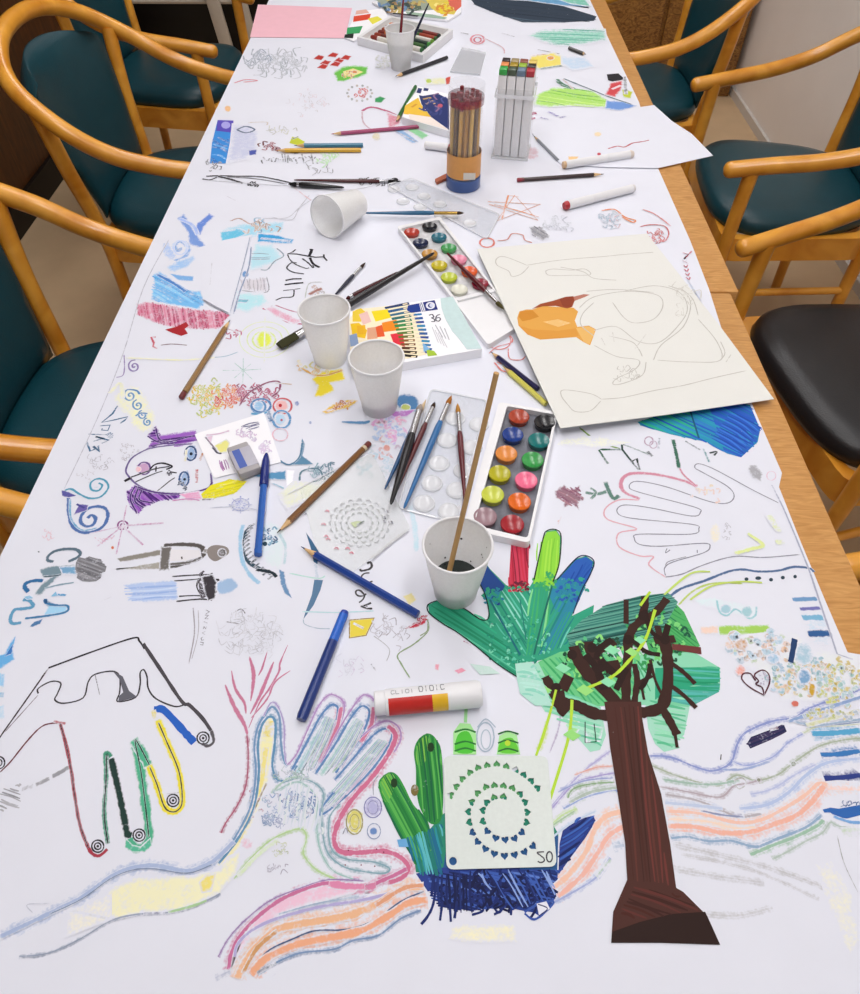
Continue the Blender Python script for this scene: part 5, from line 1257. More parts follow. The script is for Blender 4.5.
d.fuzz(160, 680, 90, 60, 16, 'b0aeb8', .7, .5, 30).fuzz(60, 790, 60, 40, 8, 'c0bcc4', .7, .5, 24).line([(200, 690), (250, 640)], 1.4, '8a8a94', .7)
d = d.new('curl_drawing', 'blue and teal curls')
# curls
d.T(0, 480, K1)
d.line([(240, 50), (275, 35), (310, 55), (350, 72), (395, 65), (424, 30), (410, 2), (380, -4), (355, 12), (358, 38), (385, 42), (400, 22), (385, 12)], 2.2, '4f9cb8', .85).line([(370, 30), (385, 28)], 2, '5aa8c0', .7)
d.line([(245, 45), (268, 70), (268, 120), (278, 170), (310, 202), (360, 204), (405, 180), (422, 140), (412, 112), (380, 104), (345, 112), (320, 138), (316, 165), (338, 182), (365, 174), (374, 150), (358, 138), (342, 150)], 3.4, '4f70ac', .85)
d.line([(275, 75), (278, 150), (320, 196), (380, 188)], 2, '6aa8cc', .6)
d.fill([(240, 40), (270, 48), (300, 62), (270, 70), (245, 62)], '5a58a0', .85).fill([(290, 135), (312, 95), (345, 98), (340, 118), (310, 128)], '6a60a8', .85)
d.line([(300, 95), (330, 110)], 2, '4a4890')
d = d.new('star_drawing', 'mauve star')
# pink star
d.spiral(478, 180, 24, 2.2, 1.8, '8a4a84', .85)
for x, y, w in ((495, 100, 1.6), (640, 168, 2), (560, 255, 2), (455, 290, 1.4), (380, 260, 1.6), (350, 210, 1.2)): d.line([(480, 180), (x, y)], w, 'c48ab4', .8)
for k in range(5): d.line([(370 + k * 16, 225 + k * 2), (400 + k * 12, 250 - k * 8)], 1.2, 'd89ab4', .7)
d.dot(440, 265, 6, 'd0704a', .7).fuzz(195, 215, 24, 18, 6, 'e4b8c4', 1, .5, 16)
d = d.new('lettering_drawing', 'blue grey brushed letters and a grey cloud')
# grey blue letters
d.T(0, 530, 7.167)
d.line([(385, 228), (345, 220), (345, 190), (390, 155), (460, 138), (540, 140), (575, 165), (560, 195), (490, 228)], 3.2, '5a7080', .85)
d.fill([(290, 290), (380, 260), (460, 262), (545, 250), (548, 325), (440, 320), (400, 350), (350, 400), (290, 465), (250, 462), (300, 390), (390, 330), (310, 335)], '78909c', .85).fill([(430, 270), (540, 260), (545, 318), (450, 315)], '78a8cc', .7)
d.line([(310, 335), (390, 330), (440, 320)], 2, '4f6470', .8).line([(320, 420), (420, 395), (530, 378)], 1.8, '8aa4b4', .75)
d.fill([(545, 235), (565, 195), (610, 205), (640, 190), (690, 205), (725, 210), (735, 240), (765, 262), (755, 300), (720, 310), (725, 345), (690, 368), (640, 372), (590, 368), (550, 345), (560, 310), (540, 285)], '84848a', .9).hatch([(550, 225), (640, 195), (730, 215), (760, 270), (715, 350), (590, 365), (545, 310)], ['74747a', '94949a', '6a6a70'], 20, 12, 1.6, .7)
d.line([(205, 445), (180, 415), (185, 385), (240, 365), (310, 365)], 4, '2f6ca0', .9).line([(165, 500), (215, 510), (238, 550), (170, 565), (110, 572), (82, 610), (75, 655), (100, 672), (155, 665)], 3.4, '5f9cc0', .85).fill([(170, 480), (215, 470), (240, 490), (195, 500)], '8cc0e0', .7)
d.fill([(318, 495), (345, 500), (345, 535), (480, 545), (470, 595), (400, 612), (310, 625), (345, 560)], 'a4d4f0', .8).line([(320, 500), (330, 525), (400, 540), (485, 545), (470, 590), (310, 620), (180, 635)], 2.4, '3f7cac', .85).fill([(315, 495), (340, 495), (340, 530), (320, 525)], '2a5a8c').line([(380, 470), (420, 465), (475, 468)], 2.6, '4f98c8', .8).fill([(365, 478), (400, 440), (420, 475)], '7ab8dc', .7).fill([(215, 695), (245, 660), (305, 640), (290, 672), (235, 695)], '4a78a8', .85)
d.line([(275, 160), (282, 155)], 2, '5a6470').line([(700, 525), (800, 480)], .8, 'c0c0c8', .6)
d = d.new('daub_drawing', 'bright blue daubs')
# blue daubs on the left edge below
d.T(0, 480, K1)
d.fill([(40, 640), (62, 608), (48, 665), (55, 700), (15, 730), (0, 740), (-25, 730), (-10, 690), (20, 680)], '6ab0e4', .8).fill([(20, 690), (52, 640), (45, 680)], '3a78c0', .8).fill([(-10, 750), (20, 760), (15, 810), (-8, 800)], '9ccdf0', .6).fill([(-6, 830), (18, 830), (14, 850), (-6, 850)], '9cc4e0', .6).fill([(-20, 890), (15, 880), (18, 930), (-8, 935)], 'b4d8f0', .5)
d = d.new('crease_line', 'thin grey line for the shade of a paper fold, with a violet curl')
# paper fold at the left edge, its shade drawn as a grey line
d.T(0, 240, K1)
d.line([(660, 0), (560, 190), (480, 450), (380, 700), (250, 977)], .9, 'b4b4c0', .6).line([(485, 450), (487, 500), (480, 530), (455, 538)], 1.2, '9a8ab8', .7).spiral(525, 495, 26, 1.8, 1.8, '8c7cb0', .8)
d.line([(490, 460), (700, 470), (840, 460)], 2.5, 'eeeec0', .5).line([(430, 600), (470, 560), (480, 620)], 4, 'f0f0c8', .5)
d.build()

# ======== two small figures and the pencil notes
d = Ink('figures_drawing', 'two small sideways figures, one grey and one in a blue skirt')
d.T(0, 480, K1)
d.fill([(455, 308), (540, 290), (640, 272), (650, 290), (560, 305), (470, 320)], '8c8880', .85).fill([(455, 350), (540, 335), (630, 320), (645, 345), (560, 350)], 'a8a49c', .7)
d.fill([(632, 262), (668, 262), (660, 350), (625, 352)], '6e6a66', .85).line([(640, 256), (700, 252), (770, 256), (795, 272), (790, 300), (740, 322), (665, 340)], 4.5, '55504e', .9).line([(660, 330), (740, 322), (790, 300)], 3, '6a6664', .8).fill([(668, 272), (780, 275), (785, 300), (730, 315), (664, 318)], 'e4e2e6', .9).line([(710, 300), (712, 310)], 1.5, '5a5654').line([(795, 275), (815, 280)], 5, '8a8480', .8)
d.fill([(812, 270), (840, 255), (885, 262), (895, 285), (870, 305), (840, 318), (815, 300)], '8c8480', .9, True).dot(868, 285, 16, '5a5452', .6)
d.fill([(485, 412), (560, 402), (690, 394), (692, 468), (560, 476), (500, 470), (520, 440)], 'b4c8ec', .8).hatch([(485, 412), (690, 394), (692, 468), (500, 470)], ['9ab4e4', 'b8ccf0', 'c8d8f4'], -3, 12, 2, .7)
for pts, w in (([(672, 378), (760, 372), (830, 370)], 1.5), ([(680, 395), (770, 388), (800, 380), (790, 420)], 1.4), ([(690, 475), (780, 466), (830, 470)], 1.8), ([(700, 455), (760, 452), (800, 455)], 1.4), ([(775, 390), (770, 420), (790, 455)], 1.4)): d.line(pts, w, '2c282c', .9)
d.fuzz(815, 415, 28, 50, 34, ['26222a', '3a363e', '5a565e'], 2.2, .9, 16).fill([(790, 380), (830, 372), (845, 400), (840, 460), (815, 470), (800, 430)], '3a363c', .85)
d.fill([(850, 405), (870, 395), (905, 385), (928, 412), (915, 430), (880, 445), (855, 440)], 'a0bcdc', .85, True)
d.line([(755, 500), (760, 600), (738, 720)], 1.4, 'a4a0a8', .7).line([(775, 510), (775, 600), (750, 700)], .9, 'b4b0b8', .7)
d = d.new('pencil_note', 'faint pencil word')
# vertical pencil word
for k, g in enumerate(([(0, 0), (14, 8), (0, 16)], [(0, 0), (14, 0), (0, 14), (14, 14)], [(0, 4), (14, 10)], [(2, 12), (4, 2), (12, 12), (14, 2)], [(14, 0), (2, 6), (14, 14)], [(13, 12), (4, 14), (1, 6), (8, 1)], [(1, 0), (14, 2), (12, 12), (2, 10)])):
    d.line([(805 - k * 4 + x, 508 + k * 21 + y) for x, y in g], .9, '8a8890', .8, sm=False)
d.line([(210 + 690, 515), (905 + 8, 510), (925, 530)], .1, '8a8890', .1)
d = d.new('pencil_drawing', 'pale pencil lion head')
d.T(210, 480, K1)
d.line([(100, 515), (122, 505), (138, 522)], 1.1, '7a7880', .8).line([(65, 555), (100, 560), (130, 565)], 1.1, '8a8890', .7)
d.fuzz(170, 595, 118, 78, 90, ['c8c8ce', 'd0d0d6', 'bcbcc4'], .8, .5, 26)
d.fuzz(545, 730, 55, 26, 14, ['d0c4d8', 'c8c8d4'], .8, .5, 22)
d.build()

# ======== big eye, blades and letters in the middle
d = Ink('eye_drawing', 'blue lashed eye, slate blades and handwritten grey letters')
d.T(210, 480, K1)
d.line([(165, 175), (130, 220), (128, 280), (150, 320), (190, 345), (255, 375)], 4, '2f4a5c', .8)
for k in range(14):
    t = k / 13; x = 160 - 40 * math.sin(t * 2.6) + 95 * t * t; y = 175 + 200 * t
    d.line([(x + 14, y - 4), (x - 8, y + 14)], 2.4, '1f3240', .9)
d.line([(130, 175), (118, 240), (128, 320), (160, 375), (195, 405)], 4, 'a0c8e4', .7).line([(180, 350), (240, 362), (260, 380)], 4, '1a2a34', .9)
d.fill([(190, 170), (240, 165), (290, 200), (300, 290), (270, 350), (220, 330), (195, 280)], 'dce8ec', .6).fuzz(235, 220, 30, 30, 20, ['4a7c9c', '2f5c7c', '7aa8c0'], 1.8, .7, 14).dot(215, 250, 9, '24404f').line([(270, 210), (295, 260), (290, 330)], 3, 'b8d4dc', .6)
d.fill([(270, 350), (290, 360), (298, 410), (320, 462), (290, 440), (275, 400)], '6a90b8', .8)
d.fill([(375, 205), (400, 240), (425, 280), (420, 330), (405, 320), (395, 270)], '3a6488', .9, False).fill([(408, 390), (442, 392), (432, 430), (405, 490), (365, 545), (372, 520), (398, 450)], '5a7c9c', .9).line([(412, 330), (420, 390)], 3, 'b0c4d4', .6)
d.line([(365, 545), (372, 565), (420, 580), (470, 582)], .9, 'a0b4c4', .7).line([(360, 515), (500, 518), (640, 512)], 1.2, 'b4dce0', .7).line([(310, 365), (420, 385), (450, 375)], 1.4, 'b4dcd4', .6)
d = d.new('lettering_drawing', 'handwritten grey letters')
d.T(340, 550, 14.2)
d.line([(285, 270), (300, 295), (360, 290), (430, 265), (452, 215), (425, 175), (385, 195)], 2.4, '3f3c40', .9).line([(420, 325), (350, 335), (310, 370), (310, 410), (340, 450), (380, 470), (465, 445)], 1.8, '4a464a', .9)
d.line([(370, 620), (340, 650), (270, 655), (225, 620), (235, 580), (280, 575), (330, 620), (345, 660), (320, 710), (270, 750)], 1.8, '4a4648', .9).line([(440, 750), (380, 780), (290, 805)], 2.2, '3f3c40', .9).line([(460, 835), (380, 830), (300, 800)], 2.2, '3f3c40', .9).line([(380, 782), (385, 828)], 1.6, '3f3c40', .9)
d = d.new('rose_drawing', 'yellow square, grey rose and red bud')
d.T(210, 480, K1)
d.fill([(545, 548), (642, 540), (610, 608), (545, 618)], 'e6d24a', .9).line([(545, 548), (642, 540), (610, 608), (545, 618)], 1.4, '9a7a3a', .9, sm=False, closed=True).line([(560, 560), (600, 580)], 2, 'b89a3a', .6)
d.fill([(755, 455), (790, 442), (805, 470), (780, 488)], 'ece0a4', .8)
d.fuzz(705, 590, 62, 62, 26, ['b8b4bc', 'a8a4ac', 'c4c0c8'], .9, .6, 26).line([(640, 610), (700, 660), (690, 710)], .9, 'b0b0b4', .7)
d.fill([(770, 580), (800, 560), (845, 535), (840, 560), (810, 575), (785, 580)], 'c8384c', .85).line([(765, 582), (850, 530)], 1.6, 'a82a3c', .85)
d.line([(850, 545), (852, 590), (800, 640), (735, 682), (748, 720), (782, 775)], 1.4, '8aa078', .8).line([(630, 720), (648, 745)], 1.6, '6a6a74', .8)
d.line([(625, 310), (700, 250), (770, 195)], 3, 'd0d0d4', .6).line([(780, 100), (800, 180), (808, 280)], 5, 'c4e0ec', .6)
d.T(420, 480, K1)
d.line([(0, 555), (25, 530)], 2, 'b83048', .8).fuzz(12, 545, 14, 12, 8, ['c83c50', 'a82a40'], 1.6, .8, 10).line([(30, 560), (28, 590), (0, 610)], 1.2, '8a9a70', .7).fill([(60, 720), (75, 720), (72, 745), (58, 740)], 'e8a0b0', .6).fill([(135, 745), (165, 735), (180, 745), (150, 758)], 'e89ab0', .7).line([(170, 630), (200, 645)], 1.4, 'a85a6a', .6)
d.build()

# ======== blue brush strokes, pink band with red heart, castle
d = Ink('castle_drawing', 'blue brushed strokes, pink band with a red heart and a pale blue castle')
d.T(100, 200, 4.3)
LB = '8cb8e8'
d.fill([(335, 80), (360, 60), (400, 130), (450, 195), (430, 205), (385, 190), (380, 140)], '7a9cdc', .75).fill([(410, 130), (420, 100), (470, 60), (490, 70), (450, 110), (430, 150)], '6a8cd8', .75).line([(340, 80), (400, 110), (420, 150)], 4, 'a4bcf0', .6)
d.spiral(340, 208, 60, 1.6, 5, '8ab0e4', .6).ring(345, 205, 30, 2.4, 'c4d4f4', .6).fill([(265, 220), (290, 180), (330, 250), (300, 260)], 'a8c4f0', .5)
d.fill([(285, 290), (340, 262), (400, 240), (410, 255), (370, 290), (320, 310)], 'a4c8f0', .6).fill([(300, 318), (350, 325), (402, 330), (400, 348), (340, 346)], '7cb0e4', .75)
d.fill([(230, 320), (260, 310), (310, 345), (370, 390), (430, 395), (450, 440), (420, 470), (340, 455), (220, 430), (235, 370)], '78bcee', .75).hatch([(230, 320), (300, 340), (370, 390), (430, 400), (445, 450), (220, 430)], ['5aa4e0', '8cccf4', '6ab0e8'], 30, 14, 3, .6).line([(245, 320), (310, 355), (370, 395)], 3.5, '4a84cc', .8)
pb_ = [(160, 450), (200, 440), (300, 455), (420, 475), (530, 480), (550, 500), (520, 550), (440, 555), (330, 548), (250, 530), (160, 492)]
d.fill(pb_, 'd88aa4', .75).hatch(pb_, ['c8607e', 'dc9ab0', 'b84e70'], 80, 9, 2, .6)
d.fill([(280, 558), (330, 545), (370, 525), (382, 540), (365, 555), (378, 575), (350, 585), (310, 572)], 'a8242c', .95)
d.line([(240, 590), (220, 590), (232, 615), (228, 630), (245, 640)], 2, 'c85a6a', .7, sm=False).line([(260, 625), (310, 620), (375, 625)], 1.2, '7a5a64', .7)
d = d.new('castle_drawing', 'pale blue castle')
# castle
SK = '5ab8dc'
d.fill([(530, 130), (600, 110), (680, 100), (790, 98), (775, 140), (680, 150), (600, 170), (525, 195), (540, 160)], 'a4d8ec', .7).fill([(520, 140), (600, 125), (640, 140), (560, 175), (525, 185)], '6ac4e4', .7).fill([(680, 145), (740, 150), (830, 172), (825, 186), (740, 182), (680, 178)], '3aa0d8', .85).line([(690, 165), (820, 178)], 3, '2a84c0', .7)
d.line([(560, 92), (600, 80), (650, 105), (700, 95)], 2, 'b08a78', .6).fuzz(690, 115, 70, 18, 20, ['a89080', '7aa8c4', 'c8b4a4'], 1.8, .6, 20)
d.fill([(670, 195), (740, 195), (780, 240), (750, 270), (650, 300), (640, 270)], 'b8e0ec', .7).line([(760, 208), (790, 240), (750, 265), (720, 300), (690, 300)], 1.6, '8a9aa8', .7).hatch([(650, 230), (725, 232), (735, 262), (645, 262)], ['9ab0c0', '8a9cac'], 0, 11, 1.4, .7).fill([(605, 345), (715, 335), (720, 392), (600, 385)], 'd8d4dc', .7).hatch([(605, 345), (715, 335), (720, 392), (600, 385)], ['b8b4bc', 'a8a4b0'], 85, 12, 1, .6).line([(610, 390), (720, 396), (716, 330)], 1.2, '8a8a94', .7)
d.fill([(590, 400), (700, 405), (720, 440), (640, 480), (585, 470)], 'b8e4ec', .65).fill([(585, 425), (640, 430), (630, 442), (588, 440)], '7ab8cc', .7).dot(625, 320, 14, '6a94c8', .7)
d.line([(650, 200), (640, 290), (600, 400), (575, 490)], 1.6, '8c98b4', .7)
d.line([(700, 80), (800, 78), (850, 40), (900, -20)], .9, 'b4b4bc', .6)
d = d.new('signature', 'black pen signature')
# signature in
d.T(270, 235, 12.28)
BK = '1f1c24'
d.line([(315, 180), (280, 210), (215, 232), (330, 235), (470, 262), (560, 275), (660, 270), (700, 318)], 1.8, BK, .95, sm=False).line([(515, 175), (500, 220), (475, 270)], 3, BK, .95).line([(485, 180), (520, 178)], 2.4, BK).line([(490, 280), (530, 355), (610, 400)], 2.6, BK, .95).line([(395, 290), (470, 345), (530, 405), (525, 370)], 1.6, BK, .9).line([(215, 240), (250, 310), (330, 370), (440, 410), (480, 405)], 1.4, BK, .85).line([(330, 345), (270, 340), (215, 385), (215, 420), (290, 460), (420, 480)], 1.5, BK, .9)
d.line([(190, 560), (280, 542), (390, 540)], 2, BK, .95).line([(180, 612), (290, 598), (410, 588)], 2.3, BK, .95).line([(160, 685), (280, 672), (375, 658)], 1.2, BK, .85).line([(295, 665), (292, 740), (260, 765), (150, 772), (70, 805)], 1.5, BK, .85).line([(660, 240), (665, 285)], 1.6, BK)
d.fuzz(560, 690, 70, 60, 18, ['b8a89c', 'b4b0b0', 'c0a498'], 1.4, .6, 30).line([(480, 735), (560, 690), (640, 660)], 4, 'a4746a', .7)
d.line([(430, 780), (480, 600), (640, 580)], 1.2, 'b4b8b0', .6)
d.build()

# ======== sun, stars, flames, flowers in the middle left
d = Ink('flower_drawing', 'pale sun, green star, flame scribbles and curled blue and red flowers')
d.T(210, 240, K1)
d.ring(215, 390, 100, 1, 'dce8b0', .6, 70).ring(215, 390, 70, 1.2, 'd8e4a0', .6, 50).ring(212, 392, 45, 2, 'd8e88c', .6, 34).dot(212, 390, 30, 'e0ec5a', .7, 32).line([(215, 300), (212, 480)], 1.2, 'e0e8a8', .5)
for x, y in ((50, 510), (95, 480), (130, 462), (160, 485), (200, 505), (165, 545), (128, 560), (95, 540)): d.line([(130, 510), (x, y)], 2.2, '7ab8a4', .7, taper=.6)
d.line([(0, 460), (60, 455), (110, 438)], 1.2, '9ab8cc', .7).line([(205, 268), (240, 280), (300, 320), (370, 330)], 2, 'b85a80', .8).line([(240, 258), (270, 300), (340, 310), (365, 315)], 2, 'b04a74', .8).line([(255, 255), (310, 275), (350, 285)], 1.4, 'b86484', .7).fill([(215, 268), (245, 262), (360, 318), (330, 330), (260, 300)], 'e0a4bc', .5)
d.fuzz(95, 365, 20, 8, 8, 'b8607c', 1.4, .7, 14).line([(60, 345), (110, 360)], 1.4, 'a84a60', .7)
d = d.new('flame_drawing', 'yellow, orange and purple flame scribble')
d.fuzz(-10, 620, 60, 70, 80, ['d8cc4a', 'c4c860', 'e0b83a', 'b8c474'], 1.6, .7, 16)
d.fuzz(70, 610, 56, 42, 70, ['dc8a5a', 'd8705a', 'e0a070', 'c85a4a'], 1.8, .7, 14)
d.fuzz(180, 600, 90, 36, 60, ['a8486a', '8a3a5c', 'c0708a', 'b8607c'], 1.5, .75, 16).line([(115, 650), (150, 600), (220, 560), (270, 555), (270, 590), (240, 615)], 2, '8a4464', .8).line([(255, 560), (320, 565)], 1.4, 'c8a070', .7)
d = d.new('flower_drawing', 'curled blue and red flower')
d.spiral(195, 650, 34, 1.6, 2.4, '5f94c4', .8).dot(190, 650, 18, '9cc4e4', .7).ring(200, 648, 38, 2.4, '4f80b4', .8, 26)
d.dot(280, 648, 26, 'eab8b8', .8, 20).ring(284, 650, 36, 2, 'c85a60', .8, 30).dot(275, 648, 7, 'b82a34', .9)
d.ring(280, 702, 34, 2.4, '5f94c4', .8, 34).dot(275, 700, 20, 'b4d4ec', .7).dot(280, 705, 5, 'b86a7a').line([(225, 670), (240, 710)], 5, '3a6c9c', .85).line([(160, 680), (200, 682), (225, 672)], 3, '5a9cc4', .7)
d.ring(275, 762, 30, 1.4, 'e0b0c0', .6, 24).dot(340, 640, 9, '8a98c4', .7).dot(392, 715, 6, '9aa8cc', .6)
d = d.new('patch_drawing', 'yellow patch and violet wash')
d.fill([(400, 545), (440, 515), (515, 505), (525, 545), (470, 560), (485, 590), (440, 612), (410, 610), (425, 570)], 'ecd838', .85).line([(340, 490), (400, 525), (450, 530), (520, 510)], 2.4, 'd8a85a', .75).line([(345, 470), (360, 500)], 4, 'ecdc9a', .6).fuzz(400, 510, 60, 16, 14, ['e0c088', 'd8d088'], 2, .6, 16)
d.fill([(440, 672), (490, 640), (540, 625), (575, 630), (545, 655), (500, 665), (455, 680)], 'e4bc4a', .8).line([(455, 672), (560, 630)], 2, 'c87a4a', .7).fuzz(500, 650, 40, 14, 14, ['d8983a', 'b86a3a'], 1.6, .7, 12).line([(515, 712), (600, 715), (625, 708)], 4, '5a8cb8', .8, taper=.6)
d.fill([(725, 620), (760, 605), (800, 612), (815, 640), (800, 670), (760, 660), (735, 650)], '4f80b0', .8, True).dot(765, 655, 18, 'b8c46a', .8, 12).fill([(640, 690), (720, 670), (800, 665), (770, 690), (700, 700)], 'b87ac4', .7).fuzz(700, 740, 60, 40, 30, ['dca0d0', 'c8b4e4', 'a8c0e4', 'e4a8c8'], 3.5, .55, 20).fuzz(690, 820, 40, 40, 18, ['d0a4a4', 'c4b0c4', 'b8d0e4'], 2.4, .55, 18).dot(690, 815, 14, 'd89a90', .6).fuzz(640, 880, 60, 50, 24, ['b4d0e0', 'c8d4dc'], 3, .5, 20)
d = d.new('tail_drawing', 'slate blue tails and a painted white glare patch')
# whale tail
d.fill([(360, 775), (370, 800), (362, 845), (405, 878), (320, 880), (350, 850)], '5a88a8', .85).line([(270, 862), (310, 880), (350, 850), (362, 790)], 2, '4a7898', .8).fill([(225, 912), (296, 905), (296, 938), (228, 935), (170, 925)], '5a94bc', .85)
d.fuzz(440, 900, 44, 30, 26, ['5a7c90', '7a98a8', '8aa8b4'], 1.6, .7, 20).line([(350, 945), (360, 905), (420, 895), (440, 930), (400, 950)], 2, '5a7c8c', .75)
d.line([(240, 950), (300, 980), (270, 1000)], 1.6, '9cc4d8', .6).fill([(300, 900), (330, 905), (320, 960), (300, 975)], 'fafaff', .8)  # the white patch paints glare on the clear sheet's corner
d = d.new('star_drawing', 'blue spider star')
# blue spider and yellow tint
d.T(210, 480, K1)
d.dot(120, 98, 22, '9098cc', .6, 18)
for k in range(8): d.line([(120, 98), (120 + 46 * math.cos(k * .785), 98 + 34 * math.sin(k * .785))], 1.2, '7c88c4', .75)
d.ring(120, 98, 34, 1, '98a0d0', .6, 24)
d.line([(0, 110), (120, 105), (220, 130)], .9, 'c4c8d8', .6)
d.fill([(270, 60), (330, 10), (470, 20), (400, 70), (300, 110)], 'e8ecd0', .5)
d.build()

# ======== small far drawings
d = Ink('small_drawing', 'red paw print, green eye patch and grey smudge')
d.T(210, 0, K1)
d.fuzz(270, 245, 110, 40, 70, ['b0b4bc', 'a0a8b0', 'c0c4cc'], 1.4, .6, 26).fuzz(190, 230, 40, 16, 20, ['8a98a8', 'a0a8b4'], 1.6, .6, 20)
for x, y in ((425, 225), (450, 245), (480, 215), (505, 235), (440, 260), (530, 225), (490, 250)): d.fill([(x - 22, y + 6), (x, y - 10), (x + 22, y - 4), (x + 10, y + 10)], 'b83028', .85)
d.fill([(485, 285), (520, 262), (560, 258), (615, 262), (612, 290), (570, 305), (520, 318), (500, 318)], '6cc04a', .85).fill([(520, 280), (560, 268), (600, 282), (560, 298), (525, 295)], 'ecdc9a', .9).dot(565, 282, 10, 'd8884a', .8, 6).fuzz(545, 290, 30, 12, 10, ['e0c04a', 'c87a4a'], 1.4, .7, 10)
for k in range(14): d.dot(585 + 48 * math.cos(k * .45), 365 + 30 * math.sin(k * .45), 5, ('b8b0a8', '9aa0a0')[k % 2], .6)
d.fuzz(590, 365, 26, 20, 18, ['c85a5a', 'd88a8a'], 1.4, .7, 10).fill([(645, 385), (665, 378), (685, 385), (670, 402), (645, 400)], '3a9a5c', .85)
d.line([(95, 325), (140, 312), (185, 316), (130, 322)], 2, 'd88a94', .75).dot(70, 425, 12, 'f0c08a', .7).fuzz(380, 400, 80, 50, 36, ['c8c4c8', 'd8c0c4'], .8, .45, 12)
d.line([(150, 480), (220, 478), (222, 490)], 1.4, 'c8b8a4', .5).fuzz(270, 510, 60, 12, 12, ['c4c4a8', 'b8b8b0'], 1.2, .5, 16)
d = d.new('bottle_drawing', 'blue bottle picture')
# blue bottle
d.fill([(0, 640), (8, 560), (30, 470), (90, 472), (85, 560), (62, 640)], '3a8cd8', .95).fill([(30, 470), (92, 472), (90, 520), (24, 512)], '5a4cb8', .9).dot(62, 490, 18, 'a8a4e4', .9, 14).hatch([(0, 630), (20, 540), (85, 540), (62, 635)], ['2a74c4', '5aa8e8', '1f64b4'], 20, 16, 3, .6).fill([(92, 490), (150, 492), (185, 520), (180, 590), (140, 620), (70, 635), (85, 560)], 'c8cce4', .6).line([(105, 508), (140, 495), (175, 508), (140, 520), (105, 508)], 2.2, '5a6a88', .8).fill([(152, 590), (182, 586), (180, 605), (155, 608)], '4a58a8', .8)
d.fill([(310, 560), (322, 535), (345, 540), (372, 556), (350, 570)], 'c4cc3a', .9).line([(320, 545), (345, 535)], 2, '6a7a2a', .8).dot(330, 592, 24, '2a2a24', .8, 10).fuzz(230, 572, 40, 8, 16, ['8a3a44', '6a3034', 'a8707a'], 1.8, .7, 14)
for k in range(26): d.line([(200 + k * 9 + d.g.uniform(-4, 4), 612 + d.g.uniform(-12, 26)), (206 + k * 9, 620 + d.g.uniform(-10, 22))], 1.6, ('2a2a2e', '6a6a6e', '3a4a44')[k % 3], .8)
d.fuzz(450, 610, 60, 14, 12, ['b4e0a8', 'c0e4b8'], 2, .6, 20).fuzz(430, 660, 50, 8, 8, '9a9aa0', 1, .6, 20)
d.fuzz(20, 650, 30, 20, 12, ['5a5a5e', '8a8a8e'], 1.2, .6, 10)
d = d.new('ink_line', 'dark brushed ink lines')
# dark seam brushed ink
d.line([(-15, 690), (40, 688), (100, 690), (200, 692), (300, 712), (320, 720)], 2.2, '3a383c', .85).line([(30, 690), (80, 702), (130, 718)], 3, '2c2a2e', .85).line([(60, 692), (180, 700), (300, 720)], 1.4, '5a585c', .75).line([(-30, 700), (0, 704), (30, 692)], 2, '3a383c', .8)
d.fuzz(170, 718, 24, 8, 10, '2c2a2e', 1.6, .8, 10).fuzz(640, 716, 60, 8, 18, ['3a383c', '6a686c'], 1.4, .7, 12).line([(690, 700), (760, 708)], 1.6, '3a383c', .7).dot(722, 704, 14, '1f1d22', .9, 8)
d.line([(-20, 705), (200, 722), (320, 728), (560, 742), (720, 700)], .8, 'b8b8bc', .6).line([(330, 735), (395, 785)], 1.4, 'dca4a4', .7).line([(400, 780), (350, 815), (320, 860), (240, 850)], .8, 'b4b4bc', .6).line([(60, 765), (100, 785)], 1, 'b0b0b8', .6)
d = d.new('fan_drawing', 'pink loop and coloured fan')
# pink loop coloured fan
d.line([(595, 435), (630, 420), (690, 435), (745, 460)], 3.2, 'b8587c', .8).line([(595, 435), (600, 480), (640, 510), (690, 500)], 1.6, 'c8a8b4', .6).fill([(690, 440), (745, 460), (740, 490), (700, 500)], 'd88a9c', .6)
d.fill([(700, 502), (740, 498), (815, 555), (790, 560)], '8cb0d8', .75).line([(705, 505), (812, 558)], 1.6, '5a6a8c', .8).fill([(765, 505), (800, 500), (855, 530), (830, 545)], '8ccc98', .75).line([(790, 485), (860, 508)], 3, 'd0884a', .8).fill([(745, 425), (830, 410), (850, 450), (760, 460)], 'ecc45a', .8)
d.dot(650, 535, 16, 'd8d0b0', .6).line([(640, 545), (665, 545)], 1.2, '9a9a8a', .6)
d = d.new('wave_drawing', 'dark blue and teal wave strokes')
d.T(420, 0, K1)
dk = [(200, 0), (260, -5), (420, 5), (560, 25), (690, 65), (680, 82), (560, 88), (400, 88), (300, 55), (215, 20)]
d.fill(dk, '2f3c4c', .95).hatch(dk, ['1f2a38', '3a4c5c', '2a3644', '4a5c6c'], 6, 12, 2.6, .85).fill([(300, -8), (520, -6), (660, 30), (560, 22), (420, 2)], '6aa0c8', .8).fill([(520, -8), (640, -6), (665, 25), (590, 15)], '7cc4b0', .7)
tq = [(430, 140), (480, 122), (600, 116), (720, 120), (725, 155), (640, 172), (540, 178), (480, 160)]
d.fill(tq, '8cccb8', .6).hatch(tq, ['5fb49c', '7cc8b0', '4aa08c', 'a4dccc'], 2, 9, 2.2, .8)
d.line([(160, 128), (190, 135)], 2, '5a585c', .7).ring(225, 155, 26, 2.4, 'd88a94', .7, 18).ring(225, 157, 14, 2, 'c86a7a', .7, 10).line([(250, 150), (320, 185), (330, 210)], 1.4, 'd0a0a8', .6).line([(320, 130), (370, 145)], 1.6, '5a585c', .6)
d.line([(590, 195), (645, 212)], 3.5, '3a362a', .8).line([(460, 195), (545, 212)], 2, '4a4a48', .8)
